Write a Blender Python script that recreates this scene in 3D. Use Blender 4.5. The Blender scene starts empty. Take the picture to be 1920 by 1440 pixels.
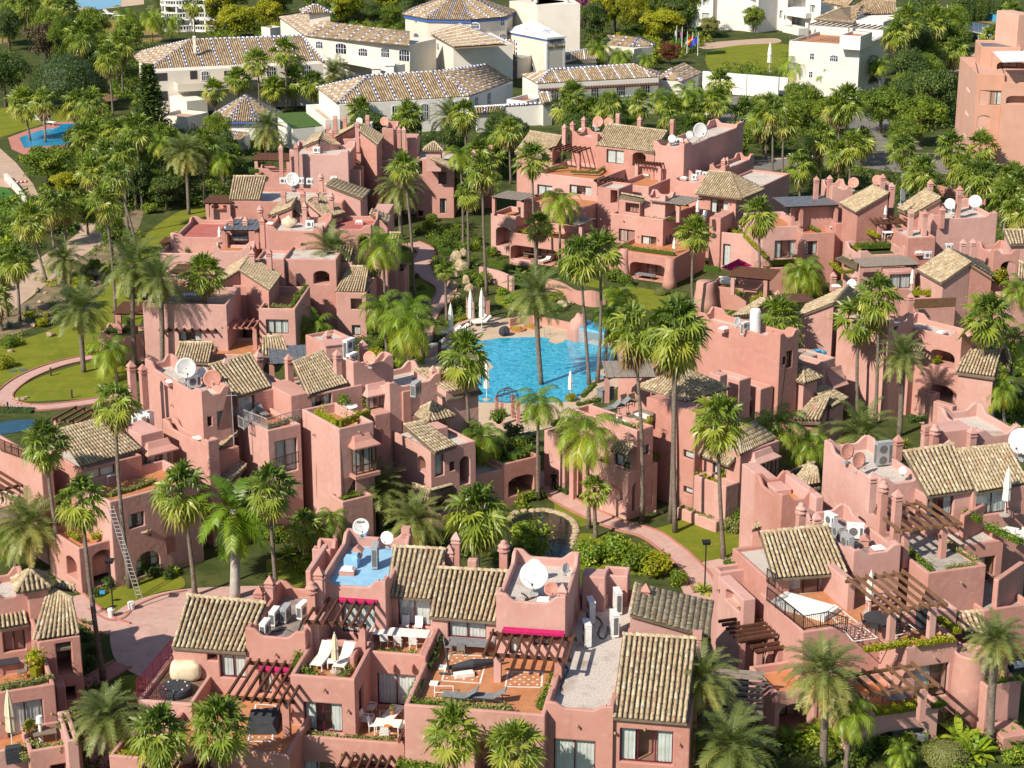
import bpy,bmesh,math,random
from mathutils import Vector,Matrix
from mathutils.geometry import tessellate_polygon
random.seed(7)
SC=bpy.context.scene
COL=SC.collection
RAD=math.radians
V=Vector
# ------------------------------------------------------------------ camera
CAM_Z, PITCH, FPX = 58.0, 18.0, 3500.0      # metres, degrees, focal length in px of a 1920 wide frame
cam_data=bpy.data.cameras.new('camera')
cam_data.sensor_width=36.0
cam_data.lens=36.0*FPX/1920.0
cam_data.clip_start,cam_data.clip_end=1.0,6000.0
cam=bpy.data.objects.new('camera',cam_data)
COL.objects.link(cam)
cam.location=(0,0,CAM_Z)
cam.rotation_euler=(RAD(90 - PITCH),0,0)
SC.camera=cam
# ------------------------------------------------------------------ light
SUN_EL, SUN_TO = 40.0, 45.0                 # elevation; ground direction the shadows run to (deg from +x to +y)
world=bpy.data.worlds.new('World')
SC.world=world
world.use_nodes=True
wn=world.node_tree.nodes
sky=wn.new('ShaderNodeTexSky')
sky.sky_type='NISHITA'
sky.sun_disc=False
sky.sun_elevation=RAD(SUN_EL)
sky.air_density,sky.dust_density=1.0,0.6
sdir = V((-math.cos(RAD(SUN_TO)), -math.sin(RAD(SUN_TO)), 0))     # towards the sun
sky.sun_rotation=math.atan2(sdir.x,sdir.y)
bg=wn['Background']
world.node_tree.links.new(sky.outputs[0],bg.inputs[0])
bg.inputs[1].default_value=0.088
sun_data=bpy.data.lights.new('sun','SUN')
sun_data.energy=4.6
sun_data.angle=RAD(0.5)
sun_data.color=(1.0,0.91,0.78)
sun=bpy.data.objects.new('sun',sun_data)
COL.objects.link(sun)
to_sun=V((sdir.x*math.cos(RAD(SUN_EL)),sdir.y*math.cos(RAD(SUN_EL)),math.sin(RAD(SUN_EL))))
sun.rotation_euler=to_sun.to_track_quat('Z','Y').to_euler()
sun.location=(-60,-60,120)
vs=SC.view_settings
vs.view_transform,vs.look,vs.gamma,vs.exposure='Standard','None',1.0,0.56
vs.use_curve_mapping=False
SC.cycles.max_bounces=6
SC.cycles.diffuse_bounces=3
SC.cycles.transparent_max_bounces=8
SC.cycles.caustics_reflective=SC.cycles.caustics_refractive=False
# ------------------------------------------------------------------ survey helpers
cP,sP=math.cos(RAD(PITCH)),math.sin(RAD(PITCH))
FWD,UPV=V((0,cP,-sP)),V((0,sP,cP))
EYE=V((0,0,CAM_Z))
TX,TY,TS=0.0,0.0,1.0
def sheet_at(x,y,s=4.0):
    global TX,TY,TS
    TX,TY,TS=x,y,s
def full(): sheet_at(0,0,1.0)
def PX(x): return TX+x/TS
def PY(y): return TY+y/TS
def ray(x,y):
    return V(((PX(x) - 960)/FPX,0,0))+FWD - UPV*((PY(y) - 720)/FPX)
def G(x,y,z=0.0):
    d=ray(x,y)
    t=(z - CAM_Z)/d.z
    return EYE+d*t
def depth(p): return (p - EYE).dot(FWD)
def screen(p):
    q=p - EYE;d=q.dot(FWD)
    return 960+FPX*q.x/d,720 - FPX*q.dot(UPV)/d
def zt(x,y,yb):
    P=G(x,yb,0);d=ray(x,y);return (EYE+d*(P.y/d.y)).z
def mpp(p): return depth(p) / FPX          # metres per photo pixel at p
# ------------------------------------------------------------------ materials
MATS={}
def N(nt,t,**k):
    n=nt.nodes.new('ShaderNode'+t)
    for a,b in k.items(): setattr(n,a,b)
    return n
def newmat(name,rough=0.8,spec=0.3):
    m=bpy.data.materials.new(name);m.use_nodes=True
    nt=m.node_tree;b=nt.nodes['Principled BSDF']
    b.inputs['Roughness'].default_value=rough
    b.inputs['Specular IOR Level'].default_value=spec
    MATS[name]=m
    return m,nt,b,nt.links
def ramp(nt,stops):
    r=N(nt,'ValToRGB');e=r.color_ramp.elements
    while len(e) < len(stops): e.new(0.5)
    for i,(p,c) in enumerate(stops):
        e[i].position=p;e[i].color=(*c,1)
    return r
def mottled(name,c1,c2,scale=0.6,rough=0.85,bump=0.0,bscale=12,spec=0.25,detail=6,c3=None,s3=8.0,streak=False):
    m,nt,b,L=newmat(name,rough,spec)
    tc=N(nt,'NewGeometry');no=N(nt,'TexNoise');no.inputs['Scale'].default_value=scale;no.inputs['Detail'].default_value=detail
    L.new(tc.outputs['Position'],no.inputs['Vector'])
    r=ramp(nt,[(0.32,c1),(0.68,c2)])
    L.new(no.outputs[0],r.inputs[0])
    out=r.outputs[0]
    if c3:
        n3=N(nt,'TexNoise');n3.inputs['Scale'].default_value=s3;n3.inputs['Detail'].default_value=4
        L.new(tc.outputs['Position'],n3.inputs['Vector'])
        rr=ramp(nt,[(0.52,(0,0,0)),(0.72,(1,1,1))]);L.new(n3.outputs[0],rr.inputs[0])
        mx=N(nt,'MixRGB');L.new(rr.outputs[0],mx.inputs[0]);L.new(out,mx.inputs[1]);mx.inputs[2].default_value=(*c3,1)
        out=mx.outputs[0]
    if streak:      # rain streaks running down the wall
        mp=N(nt,'Mapping');mp.inputs['Scale'].default_value=(2.2,2.2,0.12)
        L.new(tc.outputs['Position'],mp.inputs[0])
        ns=N(nt,'TexNoise');ns.inputs['Scale'].default_value=1.3;ns.inputs['Detail'].default_value=5
        L.new(mp.outputs[0],ns.inputs['Vector'])
        rr=ramp(nt,[(0.58,(0,0,0)),(0.85,(0.3,0.3,0.3))]);L.new(ns.outputs[0],rr.inputs[0])
        mx=N(nt,'MixRGB');L.new(rr.outputs[0],mx.inputs[0]);L.new(out,mx.inputs[1]);mx.inputs[2].default_value=(*[c*0.62 for c in c1],1)
        out=mx.outputs[0]
    if streak:      # coats of different age from part to part
        oi=N(nt,'ObjectInfo');mr=N(nt,'MapRange');mr.inputs['To Min'].default_value=0.9;mr.inputs['To Max'].default_value=1.07
        L.new(oi.outputs['Random'],mr.inputs['Value']);hs=N(nt,'HueSaturation');L.new(mr.outputs[0],hs.inputs['Value']);L.new(out,hs.inputs['Color'])
        mr2=N(nt,'MapRange');mr2.inputs['To Min'].default_value=1.12;mr2.inputs['To Max'].default_value=0.88;L.new(oi.outputs['Random'],mr2.inputs['Value']);L.new(mr2.outputs[0],hs.inputs['Saturation']);out=hs.outputs[0]
    L.new(out,b.inputs['Base Color'])
    if bump:
        nb=N(nt,'TexNoise');nb.inputs['Scale'].default_value=bscale;nb.inputs['Detail'].default_value=4
        L.new(tc.outputs['Position'],nb.inputs['Vector'])
        bp=N(nt,'Bump');bp.inputs['Strength'].default_value=bump;bp.inputs['Distance'].default_value=0.05
        L.new(nb.outputs[0],bp.inputs['Height']);L.new(bp.outputs[0],b.inputs['Normal'])
    return m
def plain(name,c,rough=0.6,spec=0.3,metal=0.0):
    m,nt,b,L=newmat(name,rough,spec)
    b.inputs['Metallic'].default_value=metal
    tc=N(nt,'NewGeometry');no=N(nt,'TexNoise');no.inputs['Scale'].default_value=3.0;no.inputs['Detail'].default_value=5
    L.new(tc.outputs['Position'],no.inputs['Vector'])
    r=ramp(nt,[(0.3,tuple(x*0.82 for x in c)),(0.7,tuple(min(1,x*1.08) for x in c))])
    L.new(no.outputs[0],r.inputs[0]);L.new(r.outputs[0],b.inputs['Base Color'])
    return m
def tinted(name,stops,rough=0.8,spec=0.25,leaf=0.0,bump=0.0):
    m,nt,b,L=newmat(name,rough,spec)
    at=N(nt,'Attribute');at.attribute_name='tint'
    oi=N(nt,'ObjectInfo')
    ad=N(nt,'Math',operation='ADD')
    L.new(at.outputs['Fac'],ad.inputs[0])
    if leaf:
        ml=N(nt,'Math',operation='MULTIPLY_ADD');ml.inputs[1].default_value=0.26;ml.inputs[2].default_value=-0.13
        L.new(oi.outputs['Random'],ml.inputs[0]);L.new(ml.outputs[0],ad.inputs[1])
        val=ad.outputs[0]
    else:
        L.new(oi.outputs['Random'],ad.inputs[1])
        fr=N(nt,'Math',operation='FRACT');L.new(ad.outputs[0],fr.inputs[0]);val=fr.outputs[0]
    r=ramp(nt,stops);L.new(val,r.inputs[0])
    out=r.outputs[0]
    if not leaf:
        tc=N(nt,'NewGeometry');no=N(nt,'TexNoise');no.inputs['Scale'].default_value=5.0;no.inputs['Detail'].default_value=6
        L.new(tc.outputs['Position'],no.inputs['Vector'])
        rr=ramp(nt,[(0.42,(0,0,0)),(0.75,(0.75,0.75,0.75))]);L.new(no.outputs[0],rr.inputs[0])
        mx=N(nt,'MixRGB');L.new(rr.outputs[0],mx.inputs[0]);L.new(out,mx.inputs[1]);mx.inputs[2].default_value=(0.10,0.085,0.06,1)
        out=mx.outputs[0]
    L.new(out,b.inputs['Base Color'])
    if leaf:
        tr=N(nt,'BsdfTranslucent');mxs=N(nt,'MixShader');mxs.inputs[0].default_value=leaf
        hs=N(nt,'HueSaturation');hs.inputs['Value'].default_value=1.5;hs.inputs['Saturation'].default_value=1.1
        L.new(out,hs.inputs['Color']);L.new(hs.outputs[0],tr.inputs['Color'])
        L.new(b.outputs[0],mxs.inputs[1]);L.new(tr.outputs[0],mxs.inputs[2])
        L.new(mxs.outputs[0],nt.nodes['Material Output'].inputs['Surface'])
    return m
PINK=(0.60,0.262,0.200)
mottled('stucco',(0.455,0.238,0.196),(0.52,0.290,0.245),0.35,0.9,0.45,2.6,0.12,c3=(0.51,0.305,0.258),s3=1.7,streak=True)
mottled('stucco_orange',(0.50,0.27,0.19),(0.555,0.315,0.235),0.4,0.9,0.3,6,0.15,streak=True)
mottled('render_cream',(0.64,0.575,0.48),(0.70,0.645,0.56),0.4,0.9,0.2,6,0.15,streak=True)
mottled('render_white',(0.66,0.625,0.56),(0.72,0.69,0.635),0.4,0.9,0.2,6,0.15,streak=True)
tinted('roof_tile',[(0.0,(0.49,0.39,0.245)),(0.2,(0.40,0.31,0.19)),(0.42,(0.56,0.465,0.32)),(0.58,(0.32,0.245,0.155)),(0.75,(0.46,0.365,0.23)),(0.92,(0.37,0.245,0.15)),(1.0,(0.52,0.455,0.35))],0.9,0.15)
tinted('roof_tile_hotel',[(0.0,(0.42,0.31,0.175)),(0.25,(0.30,0.205,0.12)),(0.5,(0.52,0.41,0.265)),(0.75,(0.27,0.17,0.105)),(1.0,(0.55,0.47,0.36))],0.9,0.15)
tinted('glazed_tile',[(0.0,(0.03,0.05,0.24)),(0.45,(0.03,0.05,0.26)),(0.55,(0.72,0.74,0.76)),(1.0,(0.8,0.8,0.8))],0.4,0.5)
mottled('roof_pan',(0.12,0.092,0.065),(0.19,0.145,0.10),3.0,0.95,0.4,20)
mottled('wood_dark',(0.082,0.036,0.022),(0.13,0.058,0.035),4.0,0.7,0.2,20)
mottled('wood_brown',(0.135,0.07,0.036),(0.20,0.11,0.06),4.0,0.75,0.2,20)
mottled('wood_grey',(0.20,0.165,0.135),(0.29,0.245,0.205),3.0,0.85,0.2,20)
mottled('deck_wood',(0.17,0.11,0.072),(0.245,0.165,0.11),2.0,0.75,0.2,20)
mottled('slate_panel',(0.085,0.09,0.10),(0.14,0.145,0.155),2.0,0.45,0.1,20,0.5)
mottled('terracotta',(0.40,0.155,0.062),(0.50,0.215,0.095),1.2,0.6,0.1,20,0.4,c3=(0.43,0.21,0.11),s3=2.5)
mottled('grout',(0.44,0.335,0.25),(0.50,0.40,0.31),2,0.9)
plain('white_inlay',(0.75,0.72,0.66),0.5)
mottled('gravel_roof',(0.44,0.38,0.33),(0.66,0.60,0.54),9.0,0.95,1.0,22,0.1,c3=(0.36,0.30,0.25),s3=0.8)
mottled('concrete',(0.30,0.27,0.23),(0.42,0.38,0.33),1.0,0.9,0.3,18,c3=(0.22,0.2,0.17),s3=3)
mottled('roof_felt',(0.17,0.14,0.125),(0.30,0.25,0.22),1.2,0.9,0.3,18)
mottled('blue_paint',(0.20,0.42,0.60),(0.28,0.50,0.67),1.0,0.55,0.1,10,0.4,c3=(0.33,0.52,0.62),s3=2.2)
mottled('red_paint',(0.36,0.105,0.085),(0.45,0.15,0.12),0.8,0.7,0.15,10)
mottled('turf',(0.05,0.10,0.02),(0.08,0.14,0.03),3,0.9,0.5,40)
plain('frame_dark',(0.052,0.022,0.018),0.45,0.4)
plain('frame_maroon',(0.11,0.012,0.03),0.45,0.4)
plain('frame_white',(0.74,0.74,0.73),0.5)
plain('metal_white',(0.74,0.74,0.72),0.42,0.5)
plain('metal_grey',(0.36,0.36,0.36),0.45,0.5)
plain('metal_dark',(0.045,0.042,0.045),0.5,0.4)
plain('iron_brown',(0.075,0.04,0.032),0.6,0.3)
plain('steel',(0.55,0.55,0.56),0.35,0.5,0.6)
plain('dish_white',(0.74,0.735,0.71),0.45,0.4)
plain('dish_pink',(0.60,0.285,0.215),0.7)
plain('plastic_white',(0.76,0.75,0.72),0.45,0.4)
plain('canvas_white',(0.76,0.73,0.66),0.9,0.1)
plain('lamp_clay',(0.36,0.24,0.12),0.8);plain('canvas_cream',(0.68,0.57,0.40),0.9,0.1)
plain('fabric_dark',(0.045,0.047,0.055),0.85,0.2)
plain('fabric_grey',(0.20,0.205,0.21),0.85,0.2)
plain('fabric_magenta',(0.42,0.015,0.10),0.85,0.2)
plain('fabric_blue',(0.05,0.30,0.50),0.8,0.2)
plain('wicker',(0.20,0.155,0.115),0.85,0.2)
plain('black_paint',(0.014,0.014,0.016),0.45,0.4)
plain('orange_glaze',(0.75,0.22,0.02),0.3,0.5)
plain('lettering_bronze',(0.17,0.125,0.045),0.5,0.4)
plain('lettering_dark',(0.05,0.045,0.05),0.5)
plain('skin',(0.42,0.25,0.17),0.6)
plain('cloth_black',(0.015,0.015,0.018),0.9,0.1)
plain('cloth_navy',(0.03,0.045,0.09),0.9,0.1)
plain('cloth_grey',(0.22,0.22,0.26),0.9,0.1)
plain('blue_trim',(0.05,0.13,0.42),0.5)
plain('flag_red',(0.62,0.02,0.03),0.7);plain('flag_yellow',(0.78,0.52,0.02),0.7)
plain('flag_blue',(0.06,0.08,0.48),0.7);plain('flag_green',(0.05,0.28,0.13),0.7);plain('flag_pink',(0.55,0.14,0.42),0.7)
m,nt,b,L=newmat('curtain',0.9,0.1)
tc=N(nt,'NewGeometry');wv=N(nt,'TexNoise');wv.inputs['Scale'].default_value=1.5
L.new(tc.outputs['Position'],wv.inputs['Vector']);r=ramp(nt,[(0.3,(0.60,0.60,0.57)),(0.7,(0.76,0.76,0.73))]);L.new(wv.outputs[0],r.inputs[0]);L.new(r.outputs[0],b.inputs['Base Color'])
m,nt,b,L=newmat('glass')
tr=N(nt,'BsdfTransparent');tr.inputs[0].default_value=(0.93,0.95,0.95,1)
gl=N(nt,'BsdfGlossy');gl.inputs['Roughness'].default_value=0.02
lw=N(nt,'LayerWeight');pw=N(nt,'Math',operation='POWER');pw.inputs[1].default_value=4.0;L.new(lw.outputs['Facing'],pw.inputs[0]);ma=N(nt,'Math',operation='MULTIPLY_ADD');ma.inputs[1].default_value=0.8;ma.inputs[2].default_value=0.05;L.new(pw.outputs[0],ma.inputs[0])
mxs=N(nt,'MixShader');L.new(ma.outputs[0],mxs.inputs[0]);L.new(tr.outputs[0],mxs.inputs[1]);L.new(gl.outputs[0],mxs.inputs[2])
L.new(mxs.outputs[0],nt.nodes['Material Output'].inputs['Surface'])
def water(name,c1,c2,rough=0.06,scale=1.6,bump=0.25):
    m,nt,b,L=newmat(name,rough,0.5)
    tc=N(nt,'NewGeometry')
    vo=N(nt,'TexNoise');vo.inputs['Scale'].default_value=scale;vo.inputs['Detail'].default_value=3;vo.inputs['Distortion'].default_value=1.2
    L.new(tc.outputs['Position'],vo.inputs['Vector'])
    r=ramp(nt,[(0.35,c1),(0.66,c2)]);L.new(vo.outputs[0],r.inputs[0]);L.new(r.outputs[0],b.inputs['Base Color'])
    bp=N(nt,'Bump');bp.inputs['Strength'].default_value=bump;bp.inputs['Distance'].default_value=0.1
    L.new(vo.outputs[0],bp.inputs['Height']);L.new(bp.outputs[0],b.inputs['Normal'])
water('pool_water',(0.0,0.20,0.36),(0.075,0.47,0.62),0.06,2.4)  # pale and dark ripple colours paint in the caustic light
water('pool_water_deep',(0.0,0.19,0.40),(0.03,0.32,0.54))
water('shaded_water',(0.01,0.05,0.085),(0.02,0.075,0.12))  # pool water with the shadow over it put into its colour
water('pond_water',(0.012,0.018,0.014),(0.022,0.028,0.02),0.03,2.5,0.12)
mottled('grass',(0.125,0.155,0.014),(0.185,0.20,0.02),0.35,0.95,0.6,30,0.1,c3=(0.22,0.195,0.03),s3=1.2)
mottled('grass_dry',(0.22,0.15,0.06),(0.28,0.20,0.085),0.25,0.95,0.4,30,0.1,c3=(0.14,0.13,0.04),s3=0.6)
mottled('fairway',(0.045,0.135,0.025),(0.065,0.165,0.035),0.2,0.95,0.3,30,0.1)
mottled('soil',(0.04,0.058,0.014),(0.085,0.095,0.03),0.35,1.0,0.8,8,0.1,c3=(0.03,0.048,0.012),s3=1.0)
mottled('bank_soil',(0.17,0.125,0.075),(0.26,0.20,0.125),0.5,1.0,0.8,8,0.1,c3=(0.07,0.085,0.03),s3=0.7)
mottled('paving_pink',(0.46,0.285,0.24),(0.53,0.34,0.29),0.6,0.85,0.2,14,c3=(0.40,0.255,0.215),s3=2)
mottled('paving_red',(0.40,0.16,0.125),(0.46,0.20,0.16),0.6,0.85,0.2,14)
mottled('kerb_red',(0.36,0.15,0.12),(0.43,0.19,0.15),1.0,0.85)
mottled('paving_sand',(0.44,0.33,0.225),(0.52,0.40,0.285),0.5,0.85,0.2,14)
mottled('paving_buff',(0.40,0.28,0.20),(0.48,0.35,0.26),0.5,0.85,0.2,14)
mottled('asphalt',(0.15,0.135,0.12),(0.20,0.185,0.165),0.5,0.9,0.3,20)
mottled('rock',(0.30,0.22,0.13),(0.46,0.37,0.25),1.6,0.95,0.9,6,c3=(0.22,0.18,0.12),s3=3)
mottled('trunk',(0.125,0.098,0.075),(0.22,0.18,0.145),5.0,0.95,0.7,9)
mottled('trunk_pale',(0.34,0.31,0.27),(0.45,0.42,0.38),2.0,0.9,0.4,9)
mottled('bark',(0.10,0.07,0.05),(0.17,0.125,0.09),4.0,0.95,0.7,9)
mottled('panel_solar',(0.010,0.012,0.028),(0.016,0.02,0.045),3,0.25,spec=0.5)
SPT=0.3
tinted('leaf_fan',[(0.0,(0.078,0.125,0.018)),(0.4,(0.185,0.252,0.030)),(0.7,(0.342,0.368,0.047)),(0.86,(0.34,0.33,0.075)),(1.0,(0.30,0.21,0.10))],0.42,0.45,SPT)
tinted('leaf_date',[(0.0,(0.102,0.143,0.036)),(0.5,(0.194,0.226,0.061)),(0.85,(0.333,0.327,0.092)),(1.0,(0.499,0.385,0.088))],0.45,0.4,SPT)
tinted('leaf_queen',[(0.0,(0.096,0.168,0.014)),(0.5,(0.231,0.318,0.027)),(0.85,(0.416,0.453,0.043)),(1.0,(0.573,0.486,0.068))],0.42,0.45,SPT)
tinted('leaf_royal',[(0.0,(0.063,0.133,0.009)),(0.5,(0.154,0.260,0.016)),(1.0,(0.364,0.419,0.029))],0.4,0.5,SPT)
tinted('leaf_dark',[(0.0,(0.033,0.061,0.011)),(0.6,(0.066,0.111,0.018)),(1.0,(0.139,0.176,0.027))],0.5,0.35,0.15)
tinted('leaf_green',[(0.0,(0.063,0.111,0.012)),(0.6,(0.148,0.218,0.019)),(1.0,(0.314,0.352,0.035))],0.5,0.35,SPT)
tinted('leaf_lime',[(0.0,(0.168,0.191,0.009)),(0.6,(0.336,0.343,0.014)),(1.0,(0.532,0.483,0.036))],0.5,0.35,SPT)
tinted('leaf_olive',[(0.0,(0.111,0.125,0.034)),(0.6,(0.213,0.226,0.063)),(1.0,(0.351,0.343,0.112))],0.6,0.25,0.15)
tinted('leaf_agave',[(0.0,(0.10,0.15,0.12)),(0.6,(0.17,0.23,0.18)),(1.0,(0.26,0.30,0.22))],0.5,0.35,0.1)
tinted('leaf_pink',[(0.0,(0.25,0.07,0.14)),(0.6,(0.48,0.18,0.30)),(1.0,(0.62,0.32,0.42))],0.6,0.2,SPT)
tinted('leaf_brown',[(0.0,(0.06,0.042,0.026)),(0.6,(0.115,0.082,0.05)),(1.0,(0.08,0.10,0.03))],0.8,0.15,0.1)
tinted('leaf_red',[(0.0,(0.10,0.02,0.018)),(0.6,(0.20,0.045,0.03)),(1.0,(0.10,0.13,0.03))],0.6,0.2,SPT)
# ------------------------------------------------------------------ mesh builder
class MB:
    def __init__(s): s.v,s.f,s.t=[],[],[]
    def add(s,vs,fs,tint=0.0):
        o=len(s.v);s.v.extend(vs);s.f.extend([tuple(i+o for i in f) for f in fs]);s.t.extend([tint]*len(vs))
    def hexa(s, p, tint=0.0):      # 8 points: bottom ring then top ring
        s.add(p,[(0,3,2,1),(4,5,6,7),(0,1,5,4),(1,2,6,5),(2,3,7,6),(3,0,4,7)],tint)
    def box(s, o, a, b, c, tint=0.0):  # corner and three edge vectors
        o=V(o);a=V(a);b=V(b);c=V(c)
        s.hexa([o,o+a,o+a+b,o+b,o+c,o+a+c,o+a+b+c,o+b+c],tint)
    def cbox(s, c, x, y, z, rz=0.0, tint=0.0):   # centred in x,y, standing on c
        m=Matrix.Rotation(rz,3,'Z');a=m @ V((x,0,0));b=m @ V((0,y,0))
        s.box(V(c) - a/2 - b/2,a,b,V((0,0,z)),tint)
    def tube(s,pts,rads,n=8,tint=0.0,cap=True):
        rings=[];o=len(s.v)
        for i,p in enumerate(pts):
            d=(pts[min(i+1,len(pts) - 1)] - pts[max(i - 1,0)]).normalized()
            a=d.orthogonal().normalized() if abs(d.z) < 0.9 else V((1,0,0));a=(a - d*a.dot(d)).normalized();b=d.cross(a)
            for k in range(n):
                w=2*math.pi*k/n
                s.v.append(p+(a*math.cos(w)+b*math.sin(w))*rads[i]);s.t.append(tint)
        for i in range(len(pts) - 1):
            for k in range(n):
                s.f.append((o+i*n+k,o+i*n+(k+1) % n,o+(i+1)*n+(k+1) % n,o+(i+1)*n+k))
        if cap:
            s.f.append(tuple(o+k for k in range(n))[::-1]);s.f.append(tuple(o+(len(pts) - 1)*n+k for k in range(n)))
    def lathe(s,c,prof,n=12,tint=0.0,sq=None):
        o=len(s.v);c=V(c)
        for (r,h) in prof:
            for k in range(n):
                w=2*math.pi*(k+0.5)/n+(sq or 0)
                s.v.append(c+V((r*math.cos(w),r*math.sin(w),h)));s.t.append(tint)
        for i in range(len(prof) - 1):
            for k in range(n):
                s.f.append((o+i*n+k,o+i*n+(k+1) % n,o+(i+1)*n+(k+1) % n,o+(i+1)*n+k))
        s.f.append(tuple(o+k for k in range(n))[::-1]);s.f.append(tuple(o+(len(prof) - 1)*n+k for k in range(n)))
    def prism(s,poly,z0,z1,tint=0.0):
        n=len(poly);vs=[V((p[0],p[1],z0)) for p in poly]+[V((p[0],p[1],z1)) for p in poly]
        s.add(vs,[tuple(range(n))[::-1],tuple(range(n,2*n))]+[(i,(i+1) % n,n+(i+1) % n,n+i) for i in range(n)],tint)
    def mesh(s,name,smooth=False,tint=True):
        me=bpy.data.meshes.new(name);me.from_pydata([tuple(p) for p in s.v],[],s.f)
        if tint and any(s.t):
            a=me.attributes.new('tint','FLOAT','POINT');a.data.foreach_set('value',s.t)
        if smooth: me.polygons.foreach_set('use_smooth',[True]*len(me.polygons))
        me.update();return me
def link(name,me,mat=None,parent=None,loc=None):
    o=bpy.data.objects.new(name,me);COL.objects.link(o)
    if mat is not None and me is not None and not me.materials: me.materials.append(MATS[mat])
    if parent is not None: o.parent=parent
    if loc is not None: o.location=loc
    return o
WLOC={}
def part(name,mb,mat,parent,smooth=False,kind=None):
    l=WLOC.get(parent.name,V((0,0,0)))
    me=mb.mesh(name,smooth)
    me.transform(Matrix.Translation(-l))
    o=link(name,me,mat,parent)
    WLOC[o.name]=l
    if kind: o['kind']=kind
    return o
# ------------------------------------------------------------------ things and labels
THINGS=[]
ORD=['first','second','third','fourth','fifth','sixth','seventh','eighth','ninth','tenth','eleventh','twelfth','thirteenth','fourteenth','fifteenth','sixteenth','seventeenth','eighteenth','nineteenth','twentieth']
def reg(o,desc,zone,cat,group=None,pos=None):
    THINGS.append((o,desc,zone,cat,group,pos));return o
def thing(name,desc,zone,cat,loc,group=None,pos=None):
    o=bpy.data.objects.new(name,None);COL.objects.link(o);o.location=loc;o.empty_display_size=0.2
    WLOC[o.name]=V(loc)
    reg(o,desc,zone,cat,group,pos or V(loc));return o
def finish_labels():
    buckets={}
    for t in THINGS: buckets.setdefault((t[1],t[2]),[]).append(t)
    for (desc,zone),lst in buckets.items():
        lst.sort(key=lambda t: screen(t[5])[0])
        n=len(lst)
        for i,(o,d,z,cat,group,pos) in enumerate(lst):
            if n == 1: lab=f'{d} {z}'
            elif n == 2: lab=f'{("left", "right")[i]} one of two: {d} {z}'
            elif i == 0: lab=f'leftmost {d} {z}'
            elif i == n - 1: lab=f'rightmost {d} {z}'
            else: lab=f'{ORD[i] if i < 20 else str(i + 1) + "th"} from left: {d} {z}'
            o['label']=lab;o['category']=cat
            g=group or (f'{d} {z}' if n > 1 else None)
            if g: o['group']=g
def structure(name,pts,z,mat,smooth=False):
    w=[G(x,y,z) for x,y in pts]
    if smooth: w=round_loop(w)
    return sheet(name,w,mat)
def round_loop(w,k=5):
    out=[];n=len(w)
    for i in range(n):
        a,b,c,d=w[i - 1],w[i],w[(i+1) % n],w[(i+2) % n]
        for j in range(k):
            t=j/k
            out.append(0.5*((2*b)+(c - a)*t+(2*a - 5*b+4*c - d)*t*t+(3*b - a - 3*c+d)*t ** 3))
    return out
def round_line(w,k=6):
    out=[];n=len(w)
    for i in range(n - 1):
        a,b,c,d=w[max(i - 1,0)],w[i],w[i+1],w[min(i+2,n - 1)]
        for j in range(k):
            t=j/k
            out.append(0.5*((2*b)+(c - a)*t+(2*a - 5*b+4*c - d)*t*t+(3*b - a - 3*c+d)*t ** 3))
    out.append(w[-1]);return out
def sheet(name,w,mat,thick=0.0):
    tri=tessellate_polygon([w])
    me=bpy.data.meshes.new(name);n=len(w)
    fs=[]
    for a,b,c in tri:
        nn=(w[b] - w[a]).cross(w[c] - w[a])
        fs.append((a,b,c) if nn.z > 0 else (a,c,b))
    vs=[tuple(p) for p in w]
    me.from_pydata(vs,[],fs);me.update()
    o=link(name,me,mat);o['kind']='structure'
    return o
def ribbon(w,width):
    l,r=[],[]
    for i,p in enumerate(w):
        d=(w[min(i+1,len(w) - 1)] - w[max(i - 1,0)]);d.z=0;d.normalize();s=V((-d.y,d.x,0))
        ww=width(i/(len(w) - 1)) if callable(width) else width
        l.append(p+s*ww/2);r.append(p - s*ww/2)
    return l,r
def path(name,pts,width,z,mat,kerb=None):
    w=round_line([G(x,y,z) for x,y in pts]);l,r=ribbon(w,width)
    mb=MB();n=len(w)
    mb.add(l+r,[(n+i,n+i+1,i+1,i) for i in range(n - 1)])
    o=link(name,mb.mesh(name),mat);o['kind']='structure'
    if kerb:
        for side in (l,r):
            kb=MB();l2,r2=ribbon(side,0.16);m=len(l2)
            up=V((0,0,0.1));dn=V((0,0,-0.1))
            kb.add([p+dn for p in l2]+[p+up for p in l2]+[p+up for p in r2]+[p+dn for p in r2],
                   [(i+a*m,i+1+a*m,i+1+(a+1)*m,i+(a+1)*m) for a in range(3) for i in range(m - 1)])
            k=link('kerb',kb.mesh('kerb'),kerb,o)
    return o
# ------------------------------------------------------------------ building kit
BLD,ROT=None,0.0
WALLMAT,FRAMEMAT,TILEMAT='stucco','frame_dark','roof_tile'
PENDING,CUTTERS=[],[]
def building(name,desc,zone,x,y,r,wall='stucco',frame='frame_dark',tile='roof_tile',cat='building'):
    global BLD,ROT,WALLMAT,FRAMEMAT,TILEMAT
    p=G(x,y,0)
    BLD=thing(name,desc,zone,cat,p);ROT=RAD(r);WALLMAT,FRAMEMAT,TILEMAT=wall,frame,tile
    return BLD
def axes(r=None):
    r=ROT if r is None else r
    return V((math.cos(r),math.sin(r),0)),V((-math.sin(r),math.cos(r),0))
def reach(P,dirv,xt):
    q=P - EYE;k=(PX(xt) - 960)/FPX
    den=dirv.x - k*dirv.dot(FWD)
    return (k*q.dot(FWD) - q.x)/den if abs(den) > 1e-4 else 3.0
class Vol: pass
def cutter(mb):
    me=mb.mesh('cutter',tint=False);bm=bmesh.new();bm.from_mesh(me);bmesh.ops.recalc_face_normals(bm,faces=bm.faces[:]);bm.to_mesh(me);bm.free()
    o=bpy.data.objects.new('cutter',me);COL.objects.link(o);CUTTERS.append(o);return o
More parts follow.
